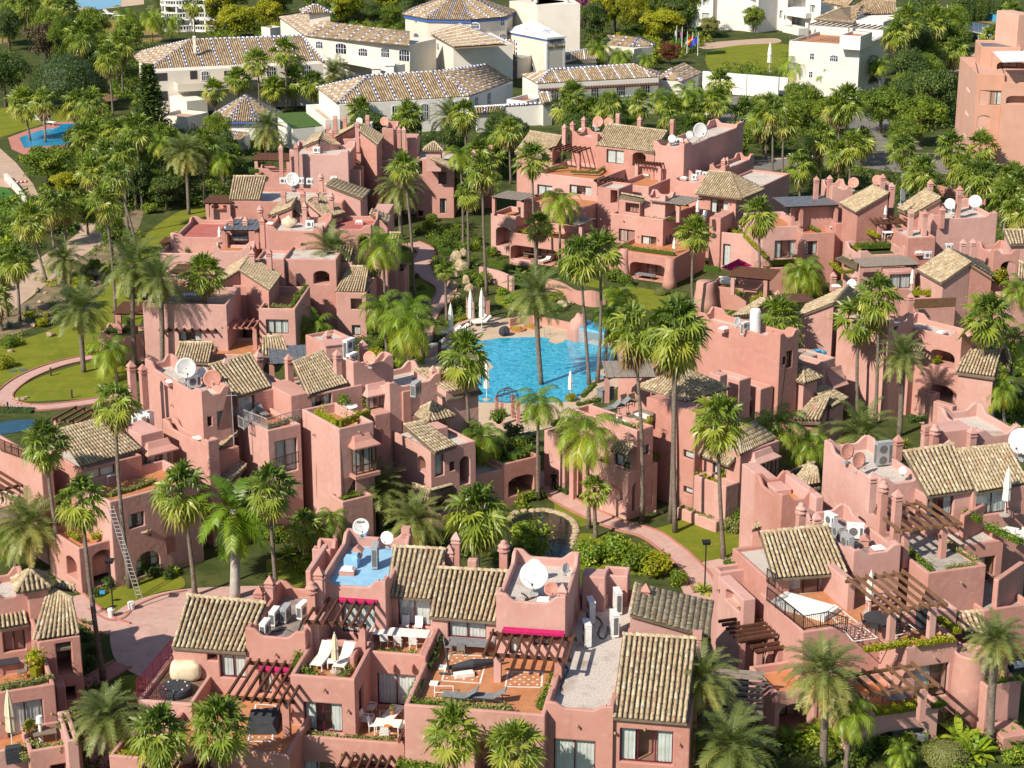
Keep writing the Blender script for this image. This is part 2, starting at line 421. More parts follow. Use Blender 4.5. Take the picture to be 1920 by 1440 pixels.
def bool_mod(o,mb):
    m=o.modifiers.new('cut','BOOLEAN');m.operation='DIFFERENCE';m.solver='EXACT';m.object=cutter(mb)
def wave(L,e=0.10,lift=0.5):
    a=max(0.45,e*L);t=min(0.8,0.22*L);pts=[]
    for i in range(7):
        k=i/6;pts.append((a+t*k,lift*(1 - (1 - math.cos(math.pi*k))/2)))
    return pts+[(L - s,h) for s,h in reversed(pts)]
def box(x,y,z,X=None,w=None,d=None,D=None,B=None,zb=-0.4,top='p',pd=0.9,t=0.26,floor='terracotta',o=(),r=None,mat=None,bev=0.07,name='wall',lift=0.5,grid=False):
    P=G(x,y,z);rr=ROT if r is None else RAD(r)
    if B is not None:
        Q=G(B[0],B[1],z);dv=Q - P;rr=math.atan2(dv.y,dv.x);w=dv.length
    u,v=axes(rr)
    if w is None: w=reach(P,u,X)
    if d is None: d=reach(P,v,D)
    if w < 0: P=P+u*w;w=-w
    if d < 0: P=P+v*d;d=-d
    w=min(max(w,0.3),60);d=min(max(d,0.3),40)
    if top == 'n' and w > 2.2 and d > 2.2 and WALLMAT == 'stucco': top,pd,floor='p',0.3,'gravel_roof'
    zt=z+(lift if top == 'w' else 0)
    b=Vol();b.P,b.u,b.v,b.w,b.d,b.z,b.zb,b.r,b.top=P,u,v,w,d,z,zb,rr,top
    base=V((P.x,P.y,zb))
    mb=MB();mb.box(base,u*w,v*d,V((0,0,zt - zb)))
    ob=part(name,mb,mat or WALLMAT,BLD);b.ob=ob
    loc=lambda mb2: mb2
    hb=MB();wins=[]
    for op in o:
        f,x0,y0,x1,y1,kind=op[:6]
        s0,z1=hit(b,f,x0,y0);s1,z0=hit(b,f,x1,y1)
        if s1 < s0: s0,s1=s1,s0
        L=w if f == 'f' else d
        s0=max(s0,0.12);s1=min(s1,L - 0.12);z0=max(z0,zb+0.5);z1=min(z1,z - 0.2)
        if s1 - s0 < 0.25 or z1 - z0 < 0.25: continue
        dep={'open': 2.6,'door': 1.3,'win': 0.9,'small': 0.35,'arch': 2.6,'cafe': 1.3}[kind]
        dep=min(dep,(d if f == 'f' else w) - 0.3)
        O,a,n=face(b,f)
        A=O+a*s0+V((0,0,z0))+n*0.3
        if kind in ('arch','cafe') or (kind == 'open' and s1 - s0 > 1.2):
            H=z1 - z0;W_=s1 - s0;prof=[]
            rx=min(W_/2,0.9 if kind == 'open' else 9);ry=min(H*0.45,0.5 if kind == 'open' else W_/2)
            prof=[(0,0),(W_,0)]+[(W_ - rx+rx*math.cos(q),H - ry+ry*math.sin(q)) for q in [math.pi/2*k/5 for k in range(6)]]+[(rx+rx*math.cos(q),H - ry+ry*math.sin(q)) for q in [math.pi/2+math.pi/2*k/5 for k in range(6)]]
            pr=[];
            for q in prof:
                if not pr or abs(pr[-1][0] - q[0])+abs(pr[-1][1] - q[1]) > 1e-4: pr.append(q)
            m_=len(pr);vs_=[A+a*p[0]+V((0,0,p[1])) for p in pr];vs2=[p - n*(dep+0.3) for p in vs_]
            hb.add(vs_+vs2,[tuple(range(m_)),tuple(range(m_,2*m_))[::-1]]+[(i,i+m_,(i+1) % m_+m_,(i+1) % m_) for i in range(m_)])
        else:
            hb.box(A,a*(s1 - s0),V((0,0,z1 - z0)),-n*(dep+0.3))
        if kind in ('door','win','small','cafe'): wins.append((O+a*s0+V((0,0,z0)),a,n,s1 - s0,z1 - z0,kind))
        if kind == 'open' and dep > 1.5 and s1 - s0 > 1.6 and z1 - z0 > 1.2:
            wins.append((O+a*(s0+0.25*(s1 - s0))+V((0,0,z0)) - n*(dep - 0.12),a,n,(s1 - s0)*0.5,(z1 - z0)*0.82,'back'))
    if hb.v: bool_mod(ob,loc(hb))
    if top in ('p','w'):
        pk=MB();e=t
        pk.box(V((P.x,P.y,z - pd))+u*e+v*e,u*(w - 2*e),v*(d - 2*e),V((0,0,pd+2)))
        bool_mod(ob,loc(pk))
        if floor:
            fl=MB();q=V((P.x,P.y,z - pd+0.012))+u*(e - 0.01)+v*(e - 0.01);a_,b_=u*(w - 2*e+0.02),v*(d - 2*e+0.02)
            gp='grout' if (grid and floor == 'terracotta') else floor
            fl.box(q - V((0,0,0.006)),a_,b_,V((0,0,0.006)))
            fo=part('terrace_floor' if floor in ('terracotta','deck_wood') else 'roof_surface',fl,gp,BLD)
            if floor == 'terracotta' and grid: floor_tiles(fo,q,u,v,w - 2*e,d - 2*e)
            if floor == 'deck_wood': deck_planks(fo,q,u,v,w - 2*e,d - 2*e)
        b.floor=z - pd+0.012
    if top == 'w':
        for (A0,a,L,c,M) in ((P,u,w,v,d),(P,v,d,u,w)):
            if L < 2.0: continue
            pr=[(s,z - 0.0+h - 0.001) for s,h in wave(L,lift=lift)]
            pr=[(pr[0][0],z+3)]+pr+[(pr[-1][0],z+3)]
            m_=len(pr);O=V((A0.x,A0.y,0)) - c*0.5
            vs_=[O+a*s+V((0,0,h)) for s,h in pr];vs2=[p+c*(M+1.0) for p in vs_]
            tb=MB();fs=[tuple(range(m_)),tuple(range(m_,2*m_))[::-1]]+[(i,i+m_,(i+1) % m_+m_,(i+1) % m_) for i in range(m_)]
            if a.cross(c).z < 0: fs=[tuple(reversed(f)) for f in fs]
            tb.add(vs_+vs2,fs)
            bool_mod(ob,loc(tb))
    if bev:
        m=ob.modifiers.new('round','BEVEL');m.width=bev;m.segments=2;m.limit_method='ANGLE';m.angle_limit=RAD(40);m.use_clamp_overlap=False
    PENDING.append(ob)
    for wdef in wins: window(*wdef)
    return b
def face(b,f):
    if f == 'f': return V((b.P.x,b.P.y,0)),b.u,-b.v
    if f == 'l': return V((b.P.x,b.P.y,0)),b.v,-b.u
    return V((b.P.x,b.P.y,0))+b.u*b.w,b.v,b.u
def hit(b,f,x,y):
    O,a,n=face(b,f);dr=ray(x,y);t=(O - EYE).dot(n)/dr.dot(n);p=EYE+dr*t
    return (p - O).dot(a),p.z
def settle_walls():
    dg=bpy.context.evaluated_depsgraph_get()
    new=[bpy.data.meshes.new_from_object(o.evaluated_get(dg)) for o in PENDING]
    for o,me in zip(PENDING,new):
        o.modifiers.clear();o.data=me
    for c in CUTTERS: bpy.data.objects.remove(c)
FT=None
def floor_tiles(fo,q,u,v,w,d):
    s=0.50 if w*d < 70 else 0.62
    nx,ny=int(w/s),int(d/s)
    while nx*ny > 290: s *= 1.06;nx,ny=int(w/s),int(d/s)
    g=0.03
    ms=[]
    for k in range(3):
        mb=MB();mb.box((g/2,g/2,0),(s - g,0,0),(0,s - g,0),(0,0,0.012+0.002*k));me=mb.mesh('floor_tile');me.materials.append(MATS['terracotta']);ms.append(me)
    l=WLOC[fo.name];rz=math.atan2(u.y,u.x);ox,oy=(w - nx*s)/2,(d - ny*s)/2
    rnd=random.Random(nx*31+ny)
    for i in range(nx):
        for j in range(ny):
            o=link('floor_tile',rnd.choice(ms),None,fo,q+u*(ox+i*s)+v*(oy+j*s) - l);o.rotation_euler=(0,0,rz)
def deck_planks(fo,q,u,v,w,d):
    n=max(3,int(w/0.16));n=min(n,60);s=w/n
    l=WLOC[fo.name];rz=math.atan2(u.y,u.x)
    mb=MB();mb.box((0.012,0,0),(s - 0.024,0,0),(0,d,0),(0,0,0.03));me=mb.mesh('plank');me.materials.append(MATS['deck_wood'])
    for i in range(n):
        o=link('plank',me,None,fo,q+u*(i*s) - l);o.rotation_euler=(0,0,rz)
WRND=random.Random(5)
def window(O,a,n,w,h,kind):
    up=V((0,0,1));rec=0.2 if kind != 'back' else 0.0;fw=0.07 if kind != 'small' else 0.05
    q=O - n*rec
    mb=MB()
    def bar(s0,s1,z0,z1,th=0.06): mb.box(q+a*s0+up*z0 - n*th,a*(s1 - s0),n*th,up*(z1 - z0))
    bar(0,fw,0,h);bar(w - fw,w,0,h);bar(fw,w - fw,0,fw);bar(fw,w - fw,h - fw,h)
    nm=max(1,round(w/(1.1 if kind in ('door','back') else 0.9)));nm=min(nm,6)
    for i in range(1,nm):
        s=w*i/nm;bar(s - fw/2,s+fw/2,fw,h - fw)
    if kind == 'cafe':
        for k in (1,2):
            z=h*k/3;bar(fw,w - fw,z - 0.02,z+0.02,0.055)
    fr=part('window' if kind in ('win','small','cafe') else 'glass_door',mb,FRAMEMAT,BLD)
    if w < 0.5: return fr
    for i in range(nm):
        s0,s1=w*i/nm+(fw if i == 0 else fw/2),w*(i+1)/nm - (fw if i == nm - 1 else fw/2)
        pb=MB();pb.box(q+a*s0+up*fw - n*0.04,a*(s1 - s0),n*0.012,up*(h - 2*fw));part('pane',pb,'glass',fr)
    mode=WRND.choice(['full','full','sides','sides','left']) if kind in ('door','back') else WRND.choice(['full','sides','none'])
    spans={'full': [(0,w)],'sides': [(0,w*0.28),(w*0.7,w)],'left': [(0,w*0.55)],'none': []}[mode]
    for s0,s1 in spans:
        cb=MB();m_=max(6,int((s1 - s0)*14));pts=[]
        for k in range(m_+1):
            s=s0+(s1 - s0)*k/m_
            p=q+a*s - n*(0.14+0.035*math.sin(k*2.1)+0.015*math.sin(k*0.9));pts.append(p)
        vs_=[p+up*0.04 for p in pts]+[p+up*(h - 0.05) for p in pts]+[p+up*0.04 - n*0.01 for p in pts]+[p+up*(h - 0.05) - n*0.01 for p in pts];c=m_+1
        cb.add(vs_,[(k,k+1,c+k+1,c+k) for k in range(m_)]+[(2*c+k+1,2*c+k,3*c+k,3*c+k+1) for k in range(m_)])
        part('curtain',cb,'curtain',fr,True)
    return fr
# ------------------------------------------------------------------ tiled roofs
def barrel(mb,p0,p1,side,nrm,r0,r1,tint):
    K=4;vs_=[]
    for (p,r) in ((p0,r0),(p1,r1)):
        for k in range(K+1):
            q=math.pi*k/K;vs_.append(p+side*(math.cos(q)*r)+nrm*(math.sin(q)*r*1.2))
    mb.add(vs_,[(k,k+1,K+2+k,K+1+k) for k in range(K)]+[tuple(range(K,-1,-1))],tint)
TILE_UNIT={}
def tile_unit(Lr,key):
    k=(round(Lr,2),key)
    if k not in TILE_UNIT:
        mb=MB();barrel(mb,V((0,-0.04,0.05)),V((0,Lr+0.03,0.0)),V((1,0,0)),V((0,0,1)),0.112,0.09,0)
        me=mb.mesh('tile',True,False);me.materials.append(MATS[TILEMAT]);TILE_UNIT[k]=me
    return TILE_UNIT[k]
def roof_plane(poly,single=False,clip=False,sp=0.29,row=0.42,hotel=False,caps=True,slab=True,name='roof'):
    A,B=poly[0],poly[1];C=poly[2];Dp=poly[3] if len(poly) > 3 else poly[2]
    e=(B - A).normalized();nrm=e.cross((C+Dp)/2 - A).normalized()
    if nrm.z < 0: nrm=-nrm
    up=nrm.cross(e).normalized()
    if up.z < 0: up=-up
    sb=MB();n=len(poly);th=V((0,0,-0.16));n3=(B - A).cross(C - A).normalized();sink=V((0,0,-0.6*abs((Dp - A).dot(n3)) if n > 3 and not clip else 0))
    sb.add([p+sink for p in poly]+[p+th+sink for p in poly],[tuple(range(n)),tuple(range(2*n - 1,n - 1,-1))]+[(i,i+n,(i+1) % n+n,(i+1) % n) for i in range(n)])
    if (B - A).cross(C - A).z < 0: sb.f=[tuple(reversed(f)) for f in sb.f]
    ro=part(name,sb,'roof_pan',BLD)
    L=(B - A).length;nc=max(2,int(L/sp));tb=MB();gb=MB()
    rnd=random.Random(int(A.x*10)+int(A.y*7))
    lw=WLOC[ro.name];cnt=0
    for i in range(nc):
        s=(i+0.5)/nc
        if clip:
            q0=A+e*(s*L);pts2=[((p - A).dot(e),(p - A).dot(up)) for p in poly];tmax=0;tmin=1e9
            for k in range(n):
                (x0,y0),(x1,y1)=pts2[k],pts2[(k+1) % n]
                if (x0 - s*L)*(x1 - s*L) <= 0 and abs(x1 - x0) > 1e-6:
                    yy=y0+(y1 - y0)*(s*L - x0)/(x1 - x0);tmax=max(tmax,yy);tmin=min(tmin,yy)
            if tmax - tmin < 0.3 or tmin > 1e8: continue
            p0,p1=q0+up*tmin,q0+up*tmax
        else:
            p0=A.lerp(B,s);p1=Dp.lerp(C,s)
        ln=(p1 - p0).length;nr=max(1,round(ln/row));dr=(p1 - p0)/nr;dd=dr.normalized();sd=nrm.cross(dd).normalized()
        p0=p0+nrm*0.01
        gl=hotel and i % 7 == 3
        for j in range(nr):
            a0=p0+dr*j
            jt=sd*rnd.uniform(-0.012,0.012)
            if single and cnt < 300 and not gl:
                o=link('tile',tile_unit(dr.length,TILEMAT),None,ro)
                m=Matrix((sd,dd,nrm)).transposed().to_4x4();m.translation=a0+jt+nrm*rnd.uniform(0,0.012) - lw
                o.matrix_basis=m @ Matrix.Rotation(rnd.uniform(-0.03,0.03),4,'Z');cnt += 1
            else:
                k=sp/0.29
                barrel(gb if gl else tb,a0 - dd*0.04+nrm*0.045+jt,a0+dr+dd*0.02,sd,nrm,0.112*k,0.09*k,(0.2+0.6*(j % 2)) if gl else rnd.random())
    if tb.v: part('tile_field',tb,TILEMAT,ro,True,'stuff')
    if gb.v: part('glazed_tile_row',gb,'glazed_tile',ro,True,'stuff')
    if caps:
        cb=MB();k=sp/0.29
        edges=[(Dp,C)] if len(poly) > 3 and (C - Dp).length > 0.5 else []
        if clip: edges += [(A,Dp),(B,C)]
        for a,b in edges:
            ln=(b - a).length;nr=max(1,round(ln/0.42));dr=(b - a)/nr;dd=dr.normalized();sd=dd.cross(V((0,0,1))).normalized();nn=sd.cross(dd)
            if nn.z < 0: nn=-nn
            for j in range(nr): barrel(cb,a+dr*j+nn*0.05,a+dr*(j+1)+nn*0.02,sd,nn,0.14*k,0.12*k,(0.2+0.6*(j % 2)) if hotel else rnd.random())
        if cb.v: part('ridge_tiles',cb,'glazed_tile' if hotel else TILEMAT,ro,True)
    return ro
def solve_rise(E0,E1,ze,R1,R0,slope):
    A,B=G(*E0,ze),G(*E1,ze);e=(B - A).normalized();t=math.tan(RAD(slope));best,bz=1e9,ze+1.5
    for k in range(5,700):
        z=ze+k*0.01;m=(G(*R0,z)+G(*R1,z))/2 - (A+B)/2;m.z=0
        run=(m - e*m.dot(e)).length
        er=abs((z - ze) - t*run)
        if er < best: best,bz=er,z
        if er > best+0.6: break
    return bz
def roof(E0,E1,ze,R1,R0=None,zr=None,slope=24,under=None,single=False,clip=False,hotel=False,inset=0.35,sp=0.29,caps=True,side=0.2,ridge_in=0.0):
    r0=R0 or R1
    if zr is None: zr=solve_rise(E0,E1,ze,R1,r0,slope)
    poly=[G(*E0,ze),G(*E1,ze),G(*R1,zr)]+([G(*R0,zr)] if R0 else [])
    roof_plane(poly,single,clip,sp,hotel=hotel,caps=caps,row=0.42*sp/0.29)
    if under is not None:
        A,B,C=poly[:3];Dp=poly[3] if R0 else C
        e=(B - A).normalized()*side
        ia=(Dp - A).normalized()*inset;ib=(C - B).normalized()*inset
        q=[A+ia+e,B+ib - e,C - e - (C - B).normalized()*ridge_in,Dp+e - (Dp - A).normalized()*ridge_in] if R0 else [A+ia+e,B+ib - e,C]
        q=[p - V((0,0,0.14)) for p in q];n=len(q);wb=MB()
        wb.add(q+[V((p.x,p.y,under)) for p in q],[tuple(range(n)),tuple(range(2*n - 1,n - 1,-1))]+[(i,i+n,(i+1) % n+n,(i+1) % n) for i in range(n)])
        if (B - A).cross(C - A).z < 0: wb.f=[tuple(reversed(f)) for f in wb.f]
        part('wall',wb,WALLMAT,BLD)
    return zr
def hip(x,y,za,ze,half,half2=None,r=None,ridge=0.0,hotel=False,sp=0.29,tower=None,wall_in=0.35):
    P=G(x,y,za);u,v=axes(None if r is None else RAD(r));h2=half2 or half
    c=V((P.x,P.y,ze));q=[c - u*(half+ridge) - v*h2,c+u*(half+ridge) - v*h2,c+u*(half+ridge)+v*h2,c - u*(half+ridge)+v*h2]
    r0,r1=P - u*ridge,P+u*ridge
    roof_plane([q[0],q[1],r1,r0] if ridge else [q[0],q[1],P],clip=True,hotel=hotel,sp=sp)
    roof_plane([q[1],q[2],r1],clip=True,hotel=hotel,sp=sp,caps=False)
    roof_plane([q[2],q[3],r0,r1] if ridge else [q[2],q[3],P],clip=True,hotel=hotel,sp=sp)
    roof_plane([q[3],q[0],r0],clip=True,hotel=hotel,sp=sp,caps=False)
    if tower is not None:
        k=wall_in;wb=MB();o=q[0]+u*k+v*k
        wb.box(V((o.x,o.y,tower)),u*(2*(half+ridge) - 2*k),v*(2*h2 - 2*k),V((0,0,ze - 0.02 - tower)));part('wall',wb,WALLMAT,BLD)
    return P
def inlay(pts,z,nx=7,ny=7):
    w=[G(x,y,z) for x,y in pts];mb=MB();up=V((0,0,0.006))
    for a,b in zip(w,w[1:]+w[:1]):
        d=(b - a).normalized();s=V((-d.y,d.x,0))*0.05;mb.hexa([a - s,b - s,b+s,a+s,a - s+up,b - s+up,b+s+up,a+s+up])
    for i in range(1,nx):
        for j in range(1,ny):
            if (i+j) % 2: continue
            c=w[0].lerp(w[1],i/nx).lerp(w[3].lerp(w[2],i/nx),j/ny);q=[c+V(k) for k in ((-0.09,0,0),(0,-0.09,0),(0.09,0,0),(0,0.09,0))];mb.hexa(q+[p+up for p in q])
    part('white_inlay',mb,'white_inlay',BLD)
# ------------------------------------------------------------------ attached parts
CHIM={}
def chimney(x,y,z,h=1.9,kind=0,s=1.0):
    p=G(x,y,z);k=(round(h,1),kind,WALLMAT)
    if k not in CHIM:
        a=MB();a.lathe((0,0,0),[(0.37,-0.8),(0.37,h - 0.75)],4)
        c=MB();q=h - 0.75
        if kind == 0: c.lathe((0,0,0),[(0.45,q),(0.45,q+0.07),(0.33,q+0.07),(0.33,q+0.24),(0.44,q+0.24),(0.44,q+0.31),(0.03,q+0.75)],4)
        elif kind == 1: c.lathe((0,0,0),[(0.43,q),(0.43,q+0.08),(0.28,q+0.08),(0.28,q+0.28),(0.40,q+0.28),(0.40,q+0.34),(0.24,q+0.5),(0.2,q+0.66),(0.06,q+0.75)],10)
        else: c.lathe((0,0,0),[(0.45,q),(0.45,q+0.08),(0.30,q+0.08),(0.30,q+0.2),(0.4,q+0.2),(0.4,q+0.62)],4)
        me1,me2=a.mesh('chimney'),c.mesh('chimney_cap')
        me1.materials.append(MATS[WALLMAT]);me2.materials.append(MATS[WALLMAT]);CHIM[k]=(me1,me2)
    l=WLOC[BLD.name]
    o=link('chimney',CHIM[k][0],None,BLD,V((p.x,p.y,z - h)) - l);o.rotation_euler=(0,0,ROT);o.scale=(s,s,1)
    link('chimney_cap',CHIM[k][1],None,o)
def pergola(x,y,z,X=None,w=None,d=3.0,n=6,post=2.4,mat='wood_dark',solid=None,r=None,posts=(0.03,0.97),over=0.35,beams='v',back=False):
    u,v=axes(None if r is None else RAD(r));P=G(x,y,z)
    if w is None: w=reach(P,u,X)
    if w < 0: P=P+u*w;w=-w
    up=V((0,0,1));mb=MB()
    mb.box(P+v*0.25 - up*0.3 - u*0.15,u*(w+0.3),v*0.16,up*0.2)
    pg=part('pergola',mb,mat,BLD);mb=MB()
    mb.box(P+v*(d - 0.2) - up*0.3 - u*0.15,u*(w+0.3),v*0.16,up*0.2);part('wall_plate',mb,mat,pg)
    lw=WLOC[pg.name]
    rz=math.atan2(u.y,u.x)
    if solid:
        sb=MB();sb.box(P - v*0.2 - up*0.08,u*w,v*(d+0.2),up*0.06);part('canopy',sb,solid,pg)
        n=max(6,int(w/0.5))
    bm=MB();
    if beams == 'v':
        bm.box((0,-over,-0.1 if not solid else -0.02),(0.12,0,0),(0,d+over,0),(0,0,0.2 if not solid else 0.035));me=bm.mesh('beam');me.materials.append(MATS[mat if not solid else solid])
        for i in range(n):
            o=link('beam',me,None,pg,P+u*((w - 0.12)*i/max(1,n - 1)) - lw);o.rotation_euler=(0,0,rz)
    else:
        bm.box((-over,0,-0.1),(w+2*over,0,0),(0,0.12,0),(0,0,0.2));me=bm.mesh('beam');me.materials.append(MATS[mat])
        for i in range(n):
            o=link('beam',me,None,pg,P+v*(d*i/max(1,n - 1)) - lw);o.rotation_euler=(0,0,rz)
    for s in posts:
        for bk in ((0,) if not back else (0,1)):
            pb=MB();c=P+u*(w*s)+v*(0.33 if not bk else d - 0.3) - up*(post+0.3);pb.cbox(c,0.42,0.42,post,rz);ob=part('post',pb,WALLMAT,pg)
def awning(x,y,z,X,d,drop,mat):
    u,v=axes();P=G(x,y,z);w=reach(P,u,X);mb=MB();m_=max(4,int(abs(w)/0.25));vs_=[]
    for k in range(m_+1):
        s=w*k/m_;vs_ += [P+u*s+v*d+V((0,0,drop)),P+u*s,P+u*s - V((0,0,0.13+0.05*(k % 2)))]
    vs2=[p - V((0,0,0.02))+v*0.01 for p in vs_];t_=len(vs_)
    fs=[]
    for k in range(m_):
        for j in range(2): fs += [(3*k+j,3*k+3+j,3*k+4+j,3*k+1+j),(t_+3*k+1+j,t_+3*k+4+j,t_+3*k+3+j,t_+3*k+j)]
    mb.add(vs_+vs2,fs);part('awning',mb,mat,BLD)
def railing(pts,z,h=0.95,mat='iron_brown',gap=0.14):
    w=[G(x,y,z) for x,y in pts];mb=MB();up=V((0,0,1))
    for a,b in zip(w[:-1],w[1:]):
        L=(b - a).length;dv=(b - a)/L;sd=V((-dv.y,dv.x,0))
        for zz in (0.08,h): mb.box(a+up*zz - sd*0.025,dv*L,sd*0.05,up*0.05)
        n=max(1,int(L/gap))
        for i in range(n+1):
            t_=0.05 if i % 9 == 0 or i == n else 0.024
            mb.box(a+dv*(L*i/n) - sd*t_/2 - dv*t_/2,dv*t_,sd*t_,up*(h+(0.06 if t_ > 0.04 else 0)))
    return part('railing',mb,mat,BLD)
def bay(b,f,x0,y0,x1,y1,dep=0.7,wood='wood_dark'):
    s0,z1=hit(b,f,x0,y0);s1,z0=hit(b,f,x1,y1)
    if s1 < s0: s0,s1=s1,s0
    O,a,n=face(b,f);up=V((0,0,1));w,h=s1 - s0,z1 - z0
    q=O+a*s0+up*z0;mb=MB()
    mb.box(q - a * 0.2 - up * 0.3, a * (w + 0.4), n * (dep + 0.25), up * 0.3)                    # sill
    t0=q+up*h;r0=[t0 - a*0.25,t0+a*(w+0.25),t0+a*(w+0.25)+n*(dep+0.3),t0 - a*0.25+n*(dep+0.3)]
    r1=[t0 - a*0.25+up*0.12,t0+a*(w+0.25)+up*0.12,t0+a*(w+0.25)+n*(dep+0.3)+up*0.12,t0 - a*0.25+n*(dep+0.3)+up*0.12]
    r2=[t0+up*0.42,t0+a*w+up*0.42,t0+a*(w - 0.1)+n*dep*0.6+up*0.42,t0+a*0.1+n*dep*0.6+up*0.42]
    r3=[t0+a*0.15+up*0.85,t0+a*(w - 0.15)+up*0.85,t0+a*(w - 0.25)+n*0.15+up*0.85,t0+a*0.25+n*0.15+up*0.85]
    if a.cross(n).z < 0: r0,r1,r2,r3=[list(reversed(k)) for k in (r0,r1,r2,r3)]
    for lo,hi in ((r0,r1),(r1,r2),(r2,r3)): mb.hexa(lo+hi)
    bo=part('bay_window',mb,WALLMAT,BLD)
    fb=MB();gb=MB()
    def side(o0,ax,nn,L):
        k=max(1,round(L/0.55));fw=0.09
        fb.box(o0 - nn*0.08,ax*L,nn*0.08,up*fw);fb.box(o0+up*(h - fw) - nn*0.08,ax*L,nn*0.08,up*fw)
        fb.box(o0+up*(h*0.3) - nn*0.08,ax*L,nn*0.075,up*fw)
        for i in range(k+1): fb.box(o0+ax*((L - fw)*i/k) - nn*0.08,ax*fw,nn*0.085,up*h)
        for i in range(k): gb.box(o0+ax*(L*i/k) - nn*0.045,ax*(L/k),nn*0.01,up*h)
    side(q+n*dep,a,n,w);side(q,n,-a,dep);side(q+a*w,n,a,dep)
    part('frame',fb,wood,bo);part('glazing',gb,'glass',bo)
    cb=MB();cb.box(q+n*0.1+a*0.1+up*0.1,a*w*0.3,n*0.02,up*(h - 0.2));cb.box(q+n*0.1+a*w*0.6+up*0.1,a*w*0.3,n*0.02,up*(h - 0.2));part('curtain',cb,'curtain',bo)
def hood(b,f,x0,y0,x1,y1):
    s0,z1=hit(b,f,x0,y0);s1,z0=hit(b,f,x1,y1)
    if s1 < s0: s0,s1=s1,s0
    O,a,n=face(b,f);up=V((0,0,1));q=O+a*s0+up*z0;w,h=s1 - s0,z1 - z0;mb=MB();pr=[]
    for k in range(5):
        t_=k/4;pr.append((1.0*(1 - t_) ** 1.8+0.05,h*t_))
    for (d0,h0),(d1,h1) in zip(pr[:-1],pr[1:]):
        lo=[q+up*h0,q+a*w+up*h0,q+a*w+n*d0+up*h0,q+n*d0+up*h0];hi=[q+up*h1,q+a*w+up*h1,q+a*w+n*d1+up*h1,q+n*d1+up*h1]
        if a.cross(n).z < 0: lo.reverse();hi.reverse()
        mb.hexa(lo+hi)
    part('hood',mb,WALLMAT,BLD)
def vent(b,f,x0,y0,x1,y1):
    s0,z1=hit(b,f,x0,y0);s1,z0=hit(b,f,x1,y1);O,a,n=face(b,f);mb=MB();up=V((0,0,1))
    w,h=s1 - s0,z1 - z0;q=O+a*s0+up*z0
    for i in range(5): mb.box(q+a*(w*i/5),a*0.04,n*0.05,up*h)
    for i in range(7): mb.box(q+up*(h*i/7),a*w,n*0.04,up*0.04)
    part('vent_grille',mb,'kerb_red',BLD)
def wall_lamps(b,f,pts):
    for x,y in pts:
        s,z=hit(b,f,x,y);O,a,n=face(b,f);q=O+a*s+V((0,0,z));mb=MB()
        mb.tube([q,q+n*0.22],[0.04,0.04],6);mb.lathe(q+n*0.22 - V((0,0,0.1)),[(0.04,0),(0.075,0.04),(0.075,0.14),(0.03,0.18)],8)
        part('wall_lamp',mb,'lamp_clay',BLD)
def stair_wall(pts,z0s,th=0.28,zb=0.0):
    w=[G(x,y,z) for (x,y),z in zip(pts,z0s)];mb=MB()
    w2=round_line(w,4);l,r=ribbon(w2,th);n=len(w2)
    zb_=lambda p: V((p.x,p.y,zb))
    mb.add(l+r+[zb_(p) for p in l]+[zb_(p) for p in r],[(n+i,n+i+1,i+1,i) for i in range(n - 1)]+[(2*n+i,i,i+1,2*n+i+1)[::-1] for i in range(n - 1)]+[(3*n+i,n+i,n+i+1,3*n+i+1) for i in range(n - 1)]+[(0,2*n,3*n,n),(n - 1,2*n - 1,4*n - 1,3*n - 1)])
    return mb
